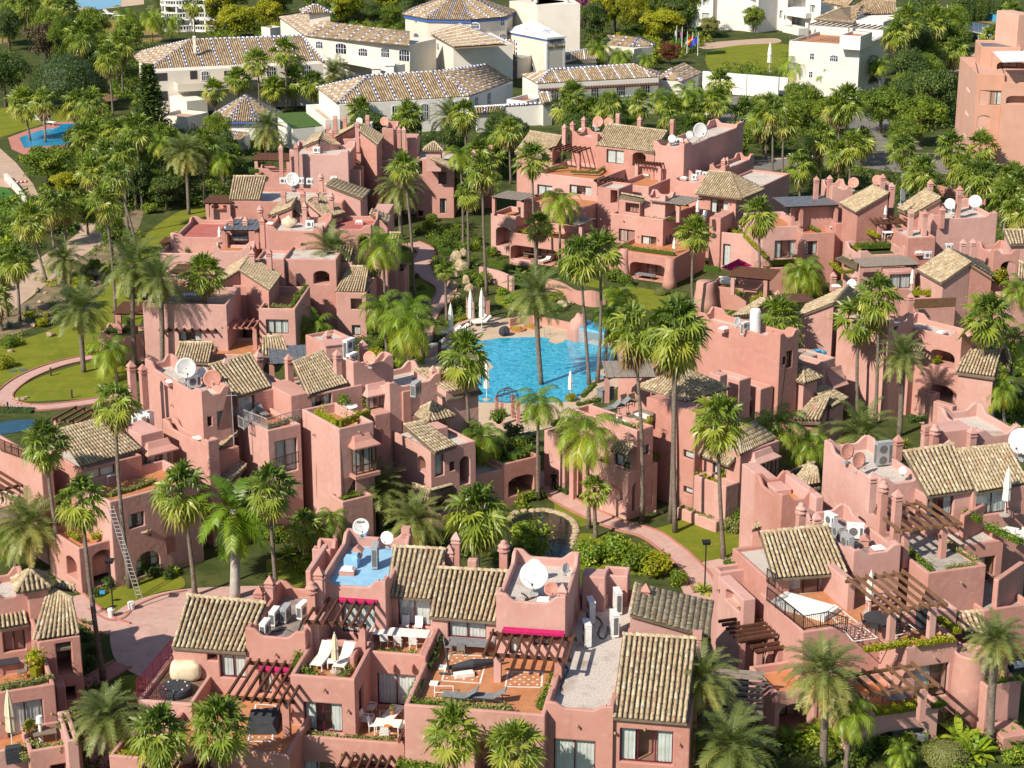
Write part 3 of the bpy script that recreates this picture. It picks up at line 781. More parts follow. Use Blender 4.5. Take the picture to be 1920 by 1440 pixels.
# ------------------------------------------------------------------ plants
def rv(rnd,a=1.0): return V((rnd.uniform(-a,a),rnd.uniform(-a,a),rnd.uniform(-a,a)))
def fan_crown(seed,n=32,droop=1.0,skirt=10):
    rnd=random.Random(seed);mb=MB();Z=V((0,0,1))
    for i in range(n+skirt):
        dead=i >= n
        az=i*2.39996+rnd.uniform(-0.3,0.3)
        k=i/n
        el=RAD(84 - 128*k+rnd.uniform(-12,12)) if not dead else RAD(rnd.uniform(-84,-55))
        hd=V((math.cos(az),math.sin(az),0));f=hd*math.cos(el)+Z*math.sin(el)
        pl=rnd.uniform(0.42,0.62)*(1.0 if not dead else 0.45)
        o=V((0,0,-0.12*k)) if not dead else V((0,0,-0.2))
        mid=o+f*pl*0.6;H=o+f*pl - Z*0.05*droop
        f2=((H - mid).normalized() - Z*(0.16*droop if not dead else 0.5)).normalized()
        s=f2.cross(Z);s=s.normalized() if s.length > 0.15 else hd.cross(Z).normalized()
        nn=s.cross(f2).normalized();tw=rnd.uniform(-0.6,0.6);s,nn=s*math.cos(tw)+nn*math.sin(tw),nn*math.cos(tw) - s*math.sin(tw)
        tint=min(1,max(0,0.12+0.55*k+rnd.uniform(-0.2,0.25))) if not dead else rnd.uniform(0.88,1.0)
        w=0.011
        mb.add([o - s*w*1.6,o+s*w*1.6,mid+s*w,mid - s*w,H+s*w,H - s*w],[(0,1,2,3),(3,2,4,5)],min(1,tint+0.15))
        R=rnd.uniform(0.46,0.62);M=15;span=125 if not dead else 60;ms=[]
        cup=rnd.uniform(0.05,0.22)
        for j in range(M+1):
            a=RAD(-span+2*span*j/M);rr=R*(0.70+0.30*math.cos(a*0.6));dv=f2*math.cos(a)+s*math.sin(a)
            ms.append(H+dv*rr*0.42+nn*(cup*rr*abs(math.sin(a))+(0.022 if j % 2 else -0.022)))
        for j in range(M):
            a=RAD(-span+2*span*(j+0.5)/M);rr=R*(0.70+0.30*math.cos(a*0.6))*rnd.uniform(0.88,1.08);dv=f2*math.cos(a)+s*math.sin(a)
            dz=droop*rnd.uniform(0.6,1.3)
            p=H+dv*rr*0.76+nn*cup*rr*abs(math.sin(a)) - Z*0.035*dz;q=H+dv*rr*0.98+nn*cup*0.5*rr - Z*0.15*dz
            sd=(ms[j+1] - ms[j]).normalized()*0.022
            t2=min(1,max(0,tint+rnd.uniform(-0.08,0.08)))
            mb.add([H,ms[j],ms[j+1],p+sd,p - sd,q],[(0,1,2),(1,4,3,2),(4,5,3)],t2)
    return mb.mesh('fan_crown',False)
def feather_crown(seed,n=46,leaf=0.24,arch=1.0,hang=0.25,lo=-55,hi=84,st=21,wid=0.02,skirt=6):
    rnd=random.Random(seed);mb=MB()
    for i in range(n+skirt):
        az=i*2.39996+rnd.uniform(-0.2,0.2);k=i/n;dead=i >= n
        el=RAD(hi - (hi - lo)*min(k,1.0) ** 0.85+rnd.uniform(-8,8)) if not dead else RAD(rnd.uniform(-75,-55))
        hd=V((math.cos(az),math.sin(az),0));L=rnd.uniform(0.95,1.15)*(1 if not dead else 0.7);S=8;pts=[];p=V((0,0,0))+hd*0.04
        e=el
        for j in range(S+1):
            pts.append(p.copy());p=p+(hd*math.cos(e)+V((0,0,math.sin(e))))*(L/S);e -= arch*RAD(13)*(0.4+1.1*j/S)*(1.0 if el > -0.3 else 0.45)
        side=hd.cross(V((0,0,1)));tint=min(1,max(0,0.12+0.55*k+rnd.uniform(-0.15,0.2))) if not dead else rnd.uniform(0.9,1)
        rw=0.012
        for j in range(S): mb.add([pts[j] - side*rw,pts[j]+side*rw,pts[j+1]+side*rw*0.7,pts[j+1] - side*rw*0.7],[(0,1,2,3)],min(1,tint+0.25))
        for j in range(st):
            tq=0.14+0.86*j/(st - 1);x=tq*S;a=min(int(x),S - 1);c=pts[a].lerp(pts[a+1],x - a);d=(pts[a+1] - pts[a]).normalized();nn=side.cross(d)
            ll=leaf*(0.5+0.5*math.sin(math.pi*min(1,tq*0.95+0.12)))*rnd.uniform(0.85,1.15)
            for sg in (-1,1):
                dv=(side*sg*0.86+d*0.62+nn*rnd.uniform(0.05,0.4)).normalized()
                m=c+dv*ll*0.5;q=c+dv*ll - V((0,0,hang*ll))
                wv=d*wid*0.5
                mb.add([c - wv,c+wv,m+wv*1.2 - V((0,0,hang*ll*0.25)),m - wv*1.2 - V((0,0,hang*ll*0.25)),q],[(0,1,2,3),(3,2,4)],min(1,max(0,tint+rnd.uniform(-0.1,0.1))))
    return mb.mesh('feather_crown',True)
CROWNS={}
def setup_crowns():
    CROWNS['f']=[fan_crown(s,n,dr,sk) for s,n,dr,sk in ((1,34,0.9,8),(2,30,1.2,14),(3,38,0.7,5),(4,28,1.4,12),(5,32,1.0,10),(6,36,1.1,16),(7,26,0.8,6))]
    CROWNS['d']=[feather_crown(s,n,0.23,0.85,0.15,-38,84,24,0.022) for s,n in ((11,56),(12,62),(13,50))]
    CROWNS['q']=[feather_crown(s,n,0.36,1.5,0.75,-30,82,24,0.024,3) for s,n in ((21,22),(22,26),(23,20))]
    CROWNS['r']=[feather_crown(s,n,0.30,1.15,0.4,-70,86,26,0.03,2) for s,n in ((31,24),)]
    for k,mn in (('f','leaf_fan'),('d','leaf_date'),('q','leaf_queen'),('r','leaf_royal')):
        for me in CROWNS[k]: me.materials.append(MATS[mn])
PKIND={'f': ('fan_palm','fan palm'),'d': ('date_palm','grey-green date palm'),'q': ('feather_palm','drooping feather palm'),'r': ('royal_palm','bright green royal palm, pale trunk')}
PRND=random.Random(99)
def palm(kind,cx,cy,bx,by,rpx,zone,z0=0.0,desc=None,trunk=None):
    B=G(bx,by,z0);d=ray(cx,cy);t=B.y/d.y;T=EYE+d*t
    if T.z - B.z < 0.6: T.z=B.z+0.6
    R=rpx*mpp(T);hgt=T.z - B.z
    nm,ds=PKIND[kind]
    if desc is None:
        desc=ds if kind != 'f' else (('tall ' if hgt > 11 else 'short ' if hgt < 4 else '')+ds)
    o=thing(nm,desc,zone,'palm',B,pos=T)
    me=PRND.choice(CROWNS[kind])
    c=link('crown',me,None,o,T - B);c.rotation_euler=(PRND.uniform(-0.06,0.06),PRND.uniform(-0.06,0.06),PRND.uniform(0,6.28));s=R*((1.2 if B.y < 190 else 1.08) if kind == 'f' else 1.12);c.scale=(s,s,s*PRND.uniform(0.95,1.15))
    n=9;bow=V((PRND.uniform(-1,1),PRND.uniform(-1,1),0))*hgt*0.018
    pts=[V((0,0,0)).lerp(T - B,k/n)+bow*math.sin(math.pi*k/n) for k in range(n+1)]
    pts[0].z -= 0.3
    w0={'f': 0.185,'d': 0.255,'q': 0.175,'r': 0.34}[kind]
    if kind == 'd': rads=[w0*1.15]+[w0]*(n - 2)+[w0*1.15,w0*1.7]
    elif kind == 'r': rads=[w0*(1.25 - 0.55*k/n) for k in range(n+1)]
    else: rads=[w0*1.45,w0*1.05]+[w0*(1.0 - 0.35*k/n) for k in range(2,n)]+[w0*0.85]
    mb=MB();mb.tube(pts,rads,9)
    link('trunk',mb.mesh('trunk',True),trunk or ('trunk_pale' if kind == 'r' else 'trunk'),o)
    return o
def leaf_quad(mb,p,nrm,size,rnd,tint,asp=0.55):
    a=nrm.orthogonal().normalized();b=nrm.cross(a);w=rnd.uniform(0,6.28);d=a*math.cos(w)+b*math.sin(w);s=nrm.cross(d)
    mb.add([p,p+d*size*0.5+s*size*asp*0.5+nrm*size*0.06,p+d*size,p+d*size*0.5 - s*size*asp*0.5+nrm*size*0.06],[(0,1,2,3)],tint)
def blob_leaves(mb,c,rx,ry,rz,n,size,rnd,base=0.5,flat=0.2):
    for _ in range(n):
        w=rnd.uniform(0,6.2832);zc=rnd.uniform(-0.35,1.0);rr=math.sqrt(max(0,1 - zc*zc));k=rnd.uniform(0.72,1.04)
        d=V((math.cos(w)*rr,math.sin(w)*rr,zc));p=c+V((d.x*rx,d.y*ry,d.z*rz))*k
        nn=(d+rv(rnd,0.75)).normalized()
        leaf_quad(mb,p,nn,size*rnd.uniform(0.7,1.3),rnd,min(1,max(0,base+rnd.uniform(-0.35,0.35))))
SHRUB={}
def setup_shrubs():
    for key,n,lumps,size in (('round',1300,11,0.17),('loose',620,12,0.26),('topiary',2600,0,0.075)):
        lst=[]
        for v_ in range(3):
            rnd=random.Random(hash_(key)+v_);mb=MB()
            if key == 'topiary': blob_leaves(mb,V((0,0,0.45)),0.97,0.97,0.6,n,size,rnd,0.45)
            else:
                for k in range(lumps):
                    w=rnd.uniform(0,6.28);q=rnd.uniform(0.1,0.62);c=V((math.cos(w)*q,math.sin(w)*q,rnd.uniform(0.15,0.75)));r_=rnd.uniform(0.3,0.5)
                    blob_leaves(mb,c,r_,r_,r_*0.9,n // lumps,size,rnd,0.45+rnd.uniform(-0.15,0.2))
            core=0.42 if key != 'topiary' else 0.88
            cb=[]
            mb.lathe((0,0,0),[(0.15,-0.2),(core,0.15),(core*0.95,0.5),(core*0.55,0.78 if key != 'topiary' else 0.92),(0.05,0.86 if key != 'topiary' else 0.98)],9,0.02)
            lst.append(mb.mesh('shrub',False))
        SHRUB[key]=lst
    lst=[]
    for v_ in range(2):
        rnd=random.Random(50+v_);mb=MB()
        for i in range(40):
            az=i*2.4;el=RAD(82 - 75*(i/40)+rnd.uniform(-8,8));hd=V((math.cos(az),math.sin(az),0));f=hd*math.cos(el)+V((0,0,math.sin(el)));s=hd.cross(V((0,0,1)))
            L=rnd.uniform(0.85,1.1);m=f*L*0.5;q=f*L - V((0,0,0.08));w=0.055
            mb.add([-s*w*0.6,s*w*0.6,m+s*w,m - s*w,q],[(0,1,2,3),(3,2,4)],rnd.uniform(0.1,0.9))
        lst.append(mb.mesh('rosette'))
    SHRUB['agave']=lst
    lst=[]
    for v_ in range(2):
        rnd=random.Random(60+v_);mb=MB()
        for i in range(22):
            az=i*2.4;el=RAD(80 - 70*(i/22)+rnd.uniform(-8,8));hd=V((math.cos(az),math.sin(az),0));s=hd.cross(V((0,0,1)));p=hd*rnd.uniform(0,0.2);L=rnd.uniform(0.85,1.15);e=el;pl=[]
            for j in range(6):
                pl.append(p.copy());p=p+(hd*math.cos(e)+V((0,0,math.sin(e))))*L/5;e -= RAD(15)
            ws=[0.02,0.02,0.13,0.16,0.12,0.01];tn=rnd.uniform(0.2,1)
            for j in range(5):
                mb.add([pl[j] - s*ws[j],pl[j],pl[j]+s*ws[j],pl[j+1]+s*ws[j+1],pl[j+1] - V((0,0,0.03)),pl[j+1] - s*ws[j+1]],[(0,1,4,5),(1,2,3,4)],tn)
        lst.append(mb.mesh('banana'))
    SHRUB['banana']=lst
def hash_(s): return sum(ord(c)*(i+3) for i,c in enumerate(s)) % 9973
SH_OBJ={}
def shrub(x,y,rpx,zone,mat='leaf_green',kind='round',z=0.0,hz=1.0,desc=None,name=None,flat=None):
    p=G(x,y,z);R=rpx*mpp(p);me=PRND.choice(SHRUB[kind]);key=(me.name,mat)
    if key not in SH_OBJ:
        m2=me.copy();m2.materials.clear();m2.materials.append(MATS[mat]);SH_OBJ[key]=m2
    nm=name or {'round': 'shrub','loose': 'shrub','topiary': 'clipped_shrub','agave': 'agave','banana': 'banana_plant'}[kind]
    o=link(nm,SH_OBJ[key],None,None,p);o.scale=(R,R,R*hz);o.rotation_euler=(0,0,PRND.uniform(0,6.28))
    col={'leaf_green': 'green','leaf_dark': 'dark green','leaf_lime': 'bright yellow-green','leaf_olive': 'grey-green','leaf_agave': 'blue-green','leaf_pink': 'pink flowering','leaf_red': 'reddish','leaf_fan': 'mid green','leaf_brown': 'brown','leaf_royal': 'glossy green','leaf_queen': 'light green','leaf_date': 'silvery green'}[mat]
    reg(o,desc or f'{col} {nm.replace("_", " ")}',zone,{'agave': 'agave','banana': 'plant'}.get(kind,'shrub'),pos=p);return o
def hedge(pts,z,zone,w=0.45,h=0.5,mat='leaf_green',dens=110,size=0.15,desc=None,name='planter_hedge',ragged=0.35):
    wd=[G(x,y,z) for x,y in pts];rnd=random.Random(int(abs(wd[0].x*97+wd[0].y*31)));mb=MB()
    dens=min(dens,150)*0.6 if wd[0].y > 160 else dens
    for a,b in zip(wd[:-1],wd[1:]):
        L=(b - a).length
        if L < 0.05: continue
        dv=(b - a)/L;sd=V((-dv.y,dv.x,0));n=int(L*dens)
        ph=[rnd.uniform(0,6.28) for _ in range(3)]
        for _ in range(n):
            t_=rnd.uniform(0,L);hh=h*(0.75+ragged*(0.5*math.sin(t_*2.7+ph[0])+0.5*math.sin(t_*5.9+ph[1]))+rnd.uniform(-0.1,0.15));k=rnd.uniform(-1,1);zz=rnd.uniform(0.05,1) ** 0.6*hh
            p=a+dv*t_+sd*(k*w*0.55)+V((0,0,zz));nn=(sd*k+V((0,0,zz/h))+rv(rnd,0.8)).normalized()
            leaf_quad(mb,p,nn,size*rnd.uniform(0.7,1.4),rnd,min(1,max(0,0.5+rnd.uniform(-0.4,0.4))))
        mb.box(a - sd*w*0.32 - V((0,0,0.05)),dv*L,sd*w*0.64,V((0,0,h*0.5)),0.05)
    o=link(name,None if not mb.v else mb.mesh(name),mat)
    col={'leaf_green': 'green','leaf_dark': 'dark green','leaf_lime': 'bright yellow-green','leaf_olive': 'grey-green','leaf_red': 'reddish','leaf_queen': 'light green','leaf_agave': 'blue-green'}[mat]
    reg(o,desc or f'{col} planting',zone,'hedge',pos=wd[0]);return o
TREE={}
def tree_mesh(seed,lumps,n,size,hz=0.8,gap=0.0):
    rnd=random.Random(seed);mb=MB();tb=MB()
    tb.tube([V((0,0,-0.3)),V((0.02,0,0.4)),V((0,0.03,0.8))],[0.08,0.06,0.045],8)
    for k in range(lumps):
        w=k*2.4+rnd.uniform(-0.3,0.3);q=math.sqrt((k+0.5)/lumps)*0.74;c=V((math.cos(w)*q,math.sin(w)*q,0.95+hz*(0.55 - 0.75*q*q)+rnd.uniform(-0.18,0.22)));r_=rnd.uniform(0.22,0.36)
        blob_leaves(mb,c,r_,r_,r_*0.75,n // lumps,size,rnd,0.5+rnd.uniform(-0.22,0.22))
        tb.tube([V((0,0.02,0.7)),V((c.x*0.5,c.y*0.5,0.9)),c],[0.035,0.022,0.01],5)
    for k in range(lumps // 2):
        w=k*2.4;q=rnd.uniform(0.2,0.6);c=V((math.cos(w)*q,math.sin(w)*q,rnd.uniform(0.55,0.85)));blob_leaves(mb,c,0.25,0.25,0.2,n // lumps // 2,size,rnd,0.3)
    return mb.mesh('crown'),tb.mesh('trunk',True)
def setup_trees():
    TREE['broad']=[tree_mesh(s,26,5200,0.085) for s in (71,72,73)]
    TREE['dense']=[tree_mesh(s,34,9000,0.06,0.7) for s in (81,82)]
    TREE['sparse']=[tree_mesh(s,22,3000,0.10,0.9) for s in (91,92)]
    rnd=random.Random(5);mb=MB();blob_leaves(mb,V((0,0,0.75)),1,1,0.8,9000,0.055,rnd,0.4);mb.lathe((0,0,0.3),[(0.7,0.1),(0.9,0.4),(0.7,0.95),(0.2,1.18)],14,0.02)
    tb=MB();tb.tube([V((0,0,-0.2)),V((0,0,0.6))],[0.09,0.07],8);TREE['dome']=[(mb.mesh('crown'),tb.mesh('trunk',True))]
    rnd=random.Random(6);mb=MB()
    for i in range(2600):
        h=rnd.uniform(0,1) ** 0.8;r_=0.13*math.sin(math.pi*(0.12+0.85*(1 - h))) ** 0.7;w=rnd.uniform(0,6.28);d=V((math.cos(w),math.sin(w),0.5));leaf_quad(mb,V((math.cos(w)*r_,math.sin(w)*r_,h)),(d+rv(rnd,0.5)).normalized(),0.035,rnd,rnd.uniform(0.1,0.8))
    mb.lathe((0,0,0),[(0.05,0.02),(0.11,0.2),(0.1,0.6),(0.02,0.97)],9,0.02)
    tb=MB();tb.tube([V((0,0,-0.05)),V((0,0,0.1))],[0.03,0.03],7);TREE['cypress']=[(mb.mesh('crown'),tb.mesh('trunk',True))]
    rnd=random.Random(8);mb=MB()
    for k in range(17):
        h=0.1+0.86*k/17;L=0.27*(1 - h)+0.025
        for j in range(11):
            w=j*6.283/11+k*0.5
            hd=V((math.cos(w),math.sin(w),0));s=hd.cross(V((0,0,1)))
            for q in range(34):
                t_=rnd.uniform(0.05,1);p=V((0,0,h))+hd*L*t_+s*rnd.uniform(-0.025,0.025)+V((0,0,0.06*t_*t_ - 0.02));leaf_quad(mb,p,(V((0,0,1))+rv(rnd,0.7)).normalized(),0.05,rnd,rnd.uniform(0.1,0.8),0.5)
    tb=MB();tb.tube([V((0,0,-0.05)),V((0,0,0.5)),V((0,0,0.97))],[0.022,0.014,0.003],7);TREE['conifer']=[(mb.mesh('crown'),tb.mesh('trunk',True))]
def tree(kind,x,y,bx,by,rpx,zone,mat,desc,z0=0.0,hpx=None):
    B=G(bx,by,z0);d=ray(x,y);T=EYE+d*(B.y/d.y);m_=mpp(T)
    cm,tm=PRND.choice(TREE[kind]);key=(cm.name,mat)
    if key not in SH_OBJ:
        m2=cm.copy();m2.materials.clear();m2.materials.append(MATS[mat]);SH_OBJ[key]=m2
    if not tm.materials: tm.materials.append(MATS['bark'])
    o=thing({'cypress': 'cypress_tree','conifer': 'conifer_tree','dome': 'clipped_tree'}.get(kind,'broadleaf_tree'),desc,zone,'tree',B,pos=T)
    c=link('crown',SH_OBJ[key],None,o);t_=link('trunk',tm,None,o)
    if kind in ('cypress','conifer'):
        H=hpx*m_;sx=(rpx*m_)/(0.13 if kind == 'cypress' else 0.27);c.scale=t_.scale=(sx,sx,H)
    else:
        R=rpx*m_;hz=max(0.4,(T.z - B.z)/(1.12 if kind != 'dome' else 0.95));c.scale=t_.scale=(R,R,hz if kind != 'dome' else max(R,hz))
    c.rotation_euler=t_.rotation_euler=(0,0,PRND.uniform(0,6.28))
    return o
def inside(rnd,w):
    xs=[p.x for p in w];ys=[p.y for p in w]
    while True:
        px,py=rnd.uniform(min(xs),max(xs)),rnd.uniform(min(ys),max(ys));ins=False
        for i in range(len(w)):
            a,b=w[i],w[i - 1]
            if (a.y > py) != (b.y > py) and px < (b.x - a.x)*(py - a.y)/(b.y - a.y)+a.x: ins=not ins
        if ins: return V((px,py,0))
def grove(poly,n,kinds,mats,zone,desc,r=(2.2,3.8),h=(2.6,5.0),seed=1):
    rnd=random.Random(seed);w=[G(x,y,0) for x,y in poly]
    for _ in range(n):
        B=inside(rnd,w);cm,tm=rnd.choice(TREE[rnd.choice(kinds)]);mat=rnd.choice(mats);key=(cm.name,mat)
        if key not in SH_OBJ:
            m2=cm.copy();m2.materials.clear();m2.materials.append(MATS[mat]);SH_OBJ[key]=m2
        if not tm.materials: tm.materials.append(MATS['bark'])
        R=rnd.uniform(*r);H=rnd.uniform(*h);o=thing('broadleaf_tree',desc,zone,'tree',B,pos=B+V((0,0,H)))
        for nm,me in (('crown',SH_OBJ[key]),('trunk',tm)): c=link(nm,me,None,o);c.scale=(R,R,H);c.rotation_euler=(0,0,B.x)
def shrub_grove(poly,n,zone,r=(0.6,1.3),seed=1,kinds=('round','loose','round','banana','agave')):
    rnd=random.Random(seed);w=[G(x,y,0) for x,y in poly]
    for _ in range(n):
        B=inside(rnd,w);b=screen(B);k=rnd.choice(kinds);R=rnd.uniform(*r)*(1.35 if k == 'banana' else 1)
        shrub(b[0],b[1],R/mpp(B),zone,'leaf_royal' if k == 'banana' else 'leaf_fan' if k == 'agave' else rnd.choice(['leaf_green','leaf_green','leaf_lime','leaf_dark','leaf_queen']),k,hz=rnd.uniform(0.8,1.2),desc='broad-leaved plant' if k == 'banana' else 'spiky rosette plant' if k == 'agave' else 'leafy shrub')
def palm_grove(poly,n,kind,zone,r=(2.0,2.7),h=(5,10),seed=1):
    rnd=random.Random(seed);w=[G(x,y,0) for x,y in poly]
    for _ in range(n):
        B=inside(rnd,w);T=B+V((rnd.uniform(-0.6,0.6),0,rnd.uniform(*h)));b,t=screen(B),screen(T);palm(kind,t[0],t[1],b[0],b[1],rnd.uniform(*r)/mpp(T),zone)
def undergrowth(name,polys,n,zone_mats,rmin=0.4,rmax=1.1,size=0.24,z=0.0,leaves=55):
    rnd=random.Random(hash_(name));bins={m_: MB() for m_ in zone_mats}
    for pl in polys:
        w=[G(x,y,z) for x,y in pl];xs=[p.x for p in w];ys=[p.y for p in w]
        area=abs(sum(w[i].x*w[(i+1) % len(w)].y - w[(i+1) % len(w)].x*w[i].y for i in range(len(w))))/2
        k=0;tries=0;tgt=int(n*area)
        while k < tgt and tries < tgt*20:
            tries += 1;px,py=rnd.uniform(min(xs),max(xs)),rnd.uniform(min(ys),max(ys));ins=False
            for i in range(len(w)):
                a,b=w[i],w[i - 1]
                if (a.y > py) != (b.y > py) and px < (b.x - a.x)*(py - a.y)/(b.y - a.y)+a.x: ins=not ins
            if not ins: continue
            k += 1;r_=rnd.uniform(rmin,rmax);blob_leaves(bins[rnd.choice(zone_mats)],V((px,py,z+r_*0.25)),r_,r_,r_*rnd.uniform(0.7,1.2),leaves,size*rnd.uniform(0.8,1.3),rnd,rnd.uniform(0.3,0.65))
    for m_,mb in bins.items():
        if mb.v:
            o=link(name,mb.mesh(name),m_);o['kind']='stuff';o['label']=f'mass of low {m_.replace("leaf_", "")} planting '+name.replace('_',' ');o['category']='ground cover'
def rock(x,y,rpx,zone,z=0.0,seed=0,desc='buff boulder',mat='rock',hz=0.7):
    p=G(x,y,z);R=rpx*mpp(p);rnd=random.Random(seed+int(x*3+y));bm=bmesh.new();bmesh.ops.create_icosphere(bm,subdivisions=2,radius=1)
    for v_ in bm.verts: v_.co *= 1+rnd.uniform(-0.2,0.2)
    me=bpy.data.meshes.new('boulder');bm.to_mesh(me);bm.free()
    o=link('boulder',me,mat,None,p+V((0,0,R*0.3)));o.scale=(R*rnd.uniform(0.8,1.25),R*rnd.uniform(0.8,1.2),R*hz);o.rotation_euler=(0,0,rnd.uniform(0,6))
    reg(o,desc,zone,'rock',pos=p);return o
# ------------------------------------------------------------------ rooftop and terrace things
KIT={};plain('grille_grey',(0.13,0.135,0.14),0.5)
def shared(key,fn):
    if key not in KIT: KIT[key]=fn()
    return KIT[key]
def mk(fn,mat,smooth=False,name='part'):
    mb=MB();fn(mb);me=mb.mesh(name,smooth);me.materials.append(MATS[mat]);return me
def assemble(name,desc,zone,cat,p,rz,parts,s=1.0,group=None):
    o=thing(name,desc,zone,cat,p,group);o.rotation_euler=(0,0,rz);o.scale=(s,s,s)
    for it in parts:
        me=shared((it[1],it[3]),lambda: mk(it[2],it[3],it[4] if len(it) > 4 else False,it[0]))
        link(it[0],me,None,o)
    return o
def bowl(mb):
    n,R=24,1.0;prof=[(0.0,-0.16),(0.3,-0.145),(0.6,-0.1),(0.85,-0.035),(1.0,0.0)]
    rot=Matrix.Rotation(RAD(78),3,'X')
    for sgn,off in ((1,0.0),(-1,-0.025)):
        o=len(mb.v)
        for r_,h in prof:
            for k in range(n):
                w=2*math.pi*k/n;mb.v.append(rot @ V((r_*math.cos(w),r_*math.sin(w),h+off)));mb.t.append(0)
        for i in range(len(prof) - 1):
            for k in range(n):
                f=(o+i*n+k,o+i*n+(k+1) % n,o+(i+1)*n+(k+1) % n,o+(i+1)*n+k);mb.f.append(f if sgn > 0 else f[::-1])
    o2=len(mb.v) - len(prof)*n
    for k in range(n): mb.f.append((o2 - n+k,o2 - n+(k+1) % n,o2+(len(prof) - 1)*n+(k+1) % n,o2+(len(prof) - 1)*n+k))
def dish(x,y,z,rpx,zone,tone='white',az=-10.0,text=False):
    p=G(x,y,z);R=rpx*mpp(p);size='big' if R > 0.75 else 'small' if R < 0.42 else 'mid-size'
    o=thing('satellite_dish',f'{size} {tone} satellite dish',zone,'satellite dish',p - V((0,0,R*1.3)));o.rotation_euler=(0,0,RAD(az));o.scale=(R,R,R)
    me=shared('bowl'+tone,lambda: mk(bowl,'dish_'+tone,True,'reflector'));link('reflector',me,None,o,(0,0,1.3))
    link('mast',shared('mast',lambda: mk(lambda m_: (m_.tube([V((0,0.28,-0.2)),V((0,0.28,1.1)),V((0,0.12,1.3))],[0.06,0.06,0.05],8),m_.cbox((0,0.28,-0.3),0.6,0.6,0.22)),'metal_grey')),None,o)
    link('feed_arm',shared('feed',lambda: mk(lambda m_: (m_.tube([V((0,-0.2,0.33)),V((0,-0.95,1.0))],[0.025,0.025],6),m_.tube([V((-0.75,-0.05,1.1)),V((0,-0.95,1.0))],[0.012,0.012],5),m_.tube([V((0.75,-0.05,1.1)),V((0,-0.95,1.0))],[0.012,0.012],5),m_.cbox((0,-0.95,0.93),0.12,0.16,0.16)),'metal_dark')),None,o)
    if text:
        cu=bpy.data.curves.new('lettering','FONT');cu.body='Televes';cu.size=0.32;cu.align_x='CENTER';cu.align_y='CENTER';cu.extrude=0.006;cu.offset=0.006
        cu.materials.append(MATS['lettering_dark']);t_=bpy.data.objects.new('lettering',cu);COL.objects.link(t_);t_.parent=o
        t_.rotation_euler=(RAD(86),0,0);t_.location=(0.0,0.17,1.82)
        to_mesh_later.append(t_)
    return o
to_mesh_later=[]
def ac(x,y,z,zone,rz=0.0,tone='white',s=1.0,tall=False):
    p=G(x,y,z);H=1.35 if tall else 0.85;s *= 0.85 if p.y < 150 else 0.55
    body='metal_white' if tone == 'white' else 'metal_grey'
    def case(m_): m_.box((-0.5,-0.18,0.08),(1.0,0,0),(0,0.36,0),(0,0,H));m_.box((-0.52,-0.2,0.08+H),(1.04,0,0),(0,0.4,0),(0,0,0.03));m_.box((-0.42,-0.16,0),(0.08,0,0),(0,0.32,0),(0,0,0.08));m_.box((0.34,-0.16,0),(0.08,0,0),(0,0.32,0),(0,0,0.08))
    def fan(m_):
        for c in ([0.5] if not tall else [0.38,1.05]):
            n=16;rr=0.25
            pts=[V((-0.1+rr*math.cos(6.283*k/n),-0.195,c+rr*math.sin(6.283*k/n))) for k in range(n)]
            m_.add(pts+[q+V((0,0.012,0)) for q in pts],[tuple(range(n))[::-1]]+[(k,(k+1) % n,n+(k+1) % n,n+k) for k in range(n)])
        m_.box((0.28,-0.19,0.2),(0.16,0,0),(0,0.01,0),(0,0,H - 0.3))
        m_.box((-0.505,-0.14,0.2),(0.005,0,0),(0,0.28,0),(0,0,H - 0.25))
    return assemble('air_conditioner',f'{tone} {"tall twin-fan " if tall else ""}air conditioning unit',zone,'air conditioner',p,RAD(rz),[('casing',f'ac{tall}',case,body),('fan_grille',f'acf{tall}',fan,'grille_grey')],s)
def skylight(x,y,z,zone,rz=0.0,w=1.0):
    p=G(x,y,z)
    def curb(m_): m_.box((-0.5,-0.4,0),(1,0,0),(0,0.8,0),(0,0,0.3))
    def dome(m_): m_.hexa([V((-0.45,-0.35,0.3)),V((0.45,-0.35,0.3)),V((0.45,0.35,0.3)),V((-0.45,0.35,0.3)),V((-0.3,-0.22,0.45)),V((0.3,-0.22,0.45)),V((0.3,0.22,0.45)),V((-0.3,0.22,0.45))])
    return assemble('skylight','domed white skylight on pink curb',zone,'skylight',p,RAD(rz),[('curb','slc',curb,'stucco'),('dome','sld',dome,'plastic_white')],w)
def lounger(x,y,z,zone,rz=0.0,tone='white',s=1.0):
    p=G(x,y,z);fr,cl={'white': ('plastic_white','canvas_white'),'grey': ('metal_dark','fabric_grey')}[tone]
    def frame(m_):
        for sx in (-0.3,0.27): m_.box((sx,-0.95,0.3),(0.03,0,0),(0,1.9,0),(0,0,0.05))
        for sx in (-0.3,0.26):
            for sy in (-0.9,0.55): m_.box((sx,sy,0),(0.04,0,0),(0,0.04,0),(0,0,0.3))
    def bed(m_): m_.box((-0.28,-0.95,0.34),(0.56,0,0),(0,1.2,0),(0,0,0.05))
    def back(m_): m_.box((-0.28,0.24,0.36),(0.56,0,0),(0,0.58,0.42),(0,-0.03,0.04))
    return assemble('sun_lounger',f'{tone} sun lounger with raised backrest',zone,'sun lounger',p,RAD(rz),[('frame','lof',frame,fr),('seat','lob',bed,cl),('backrest','lok',back,cl)],s)
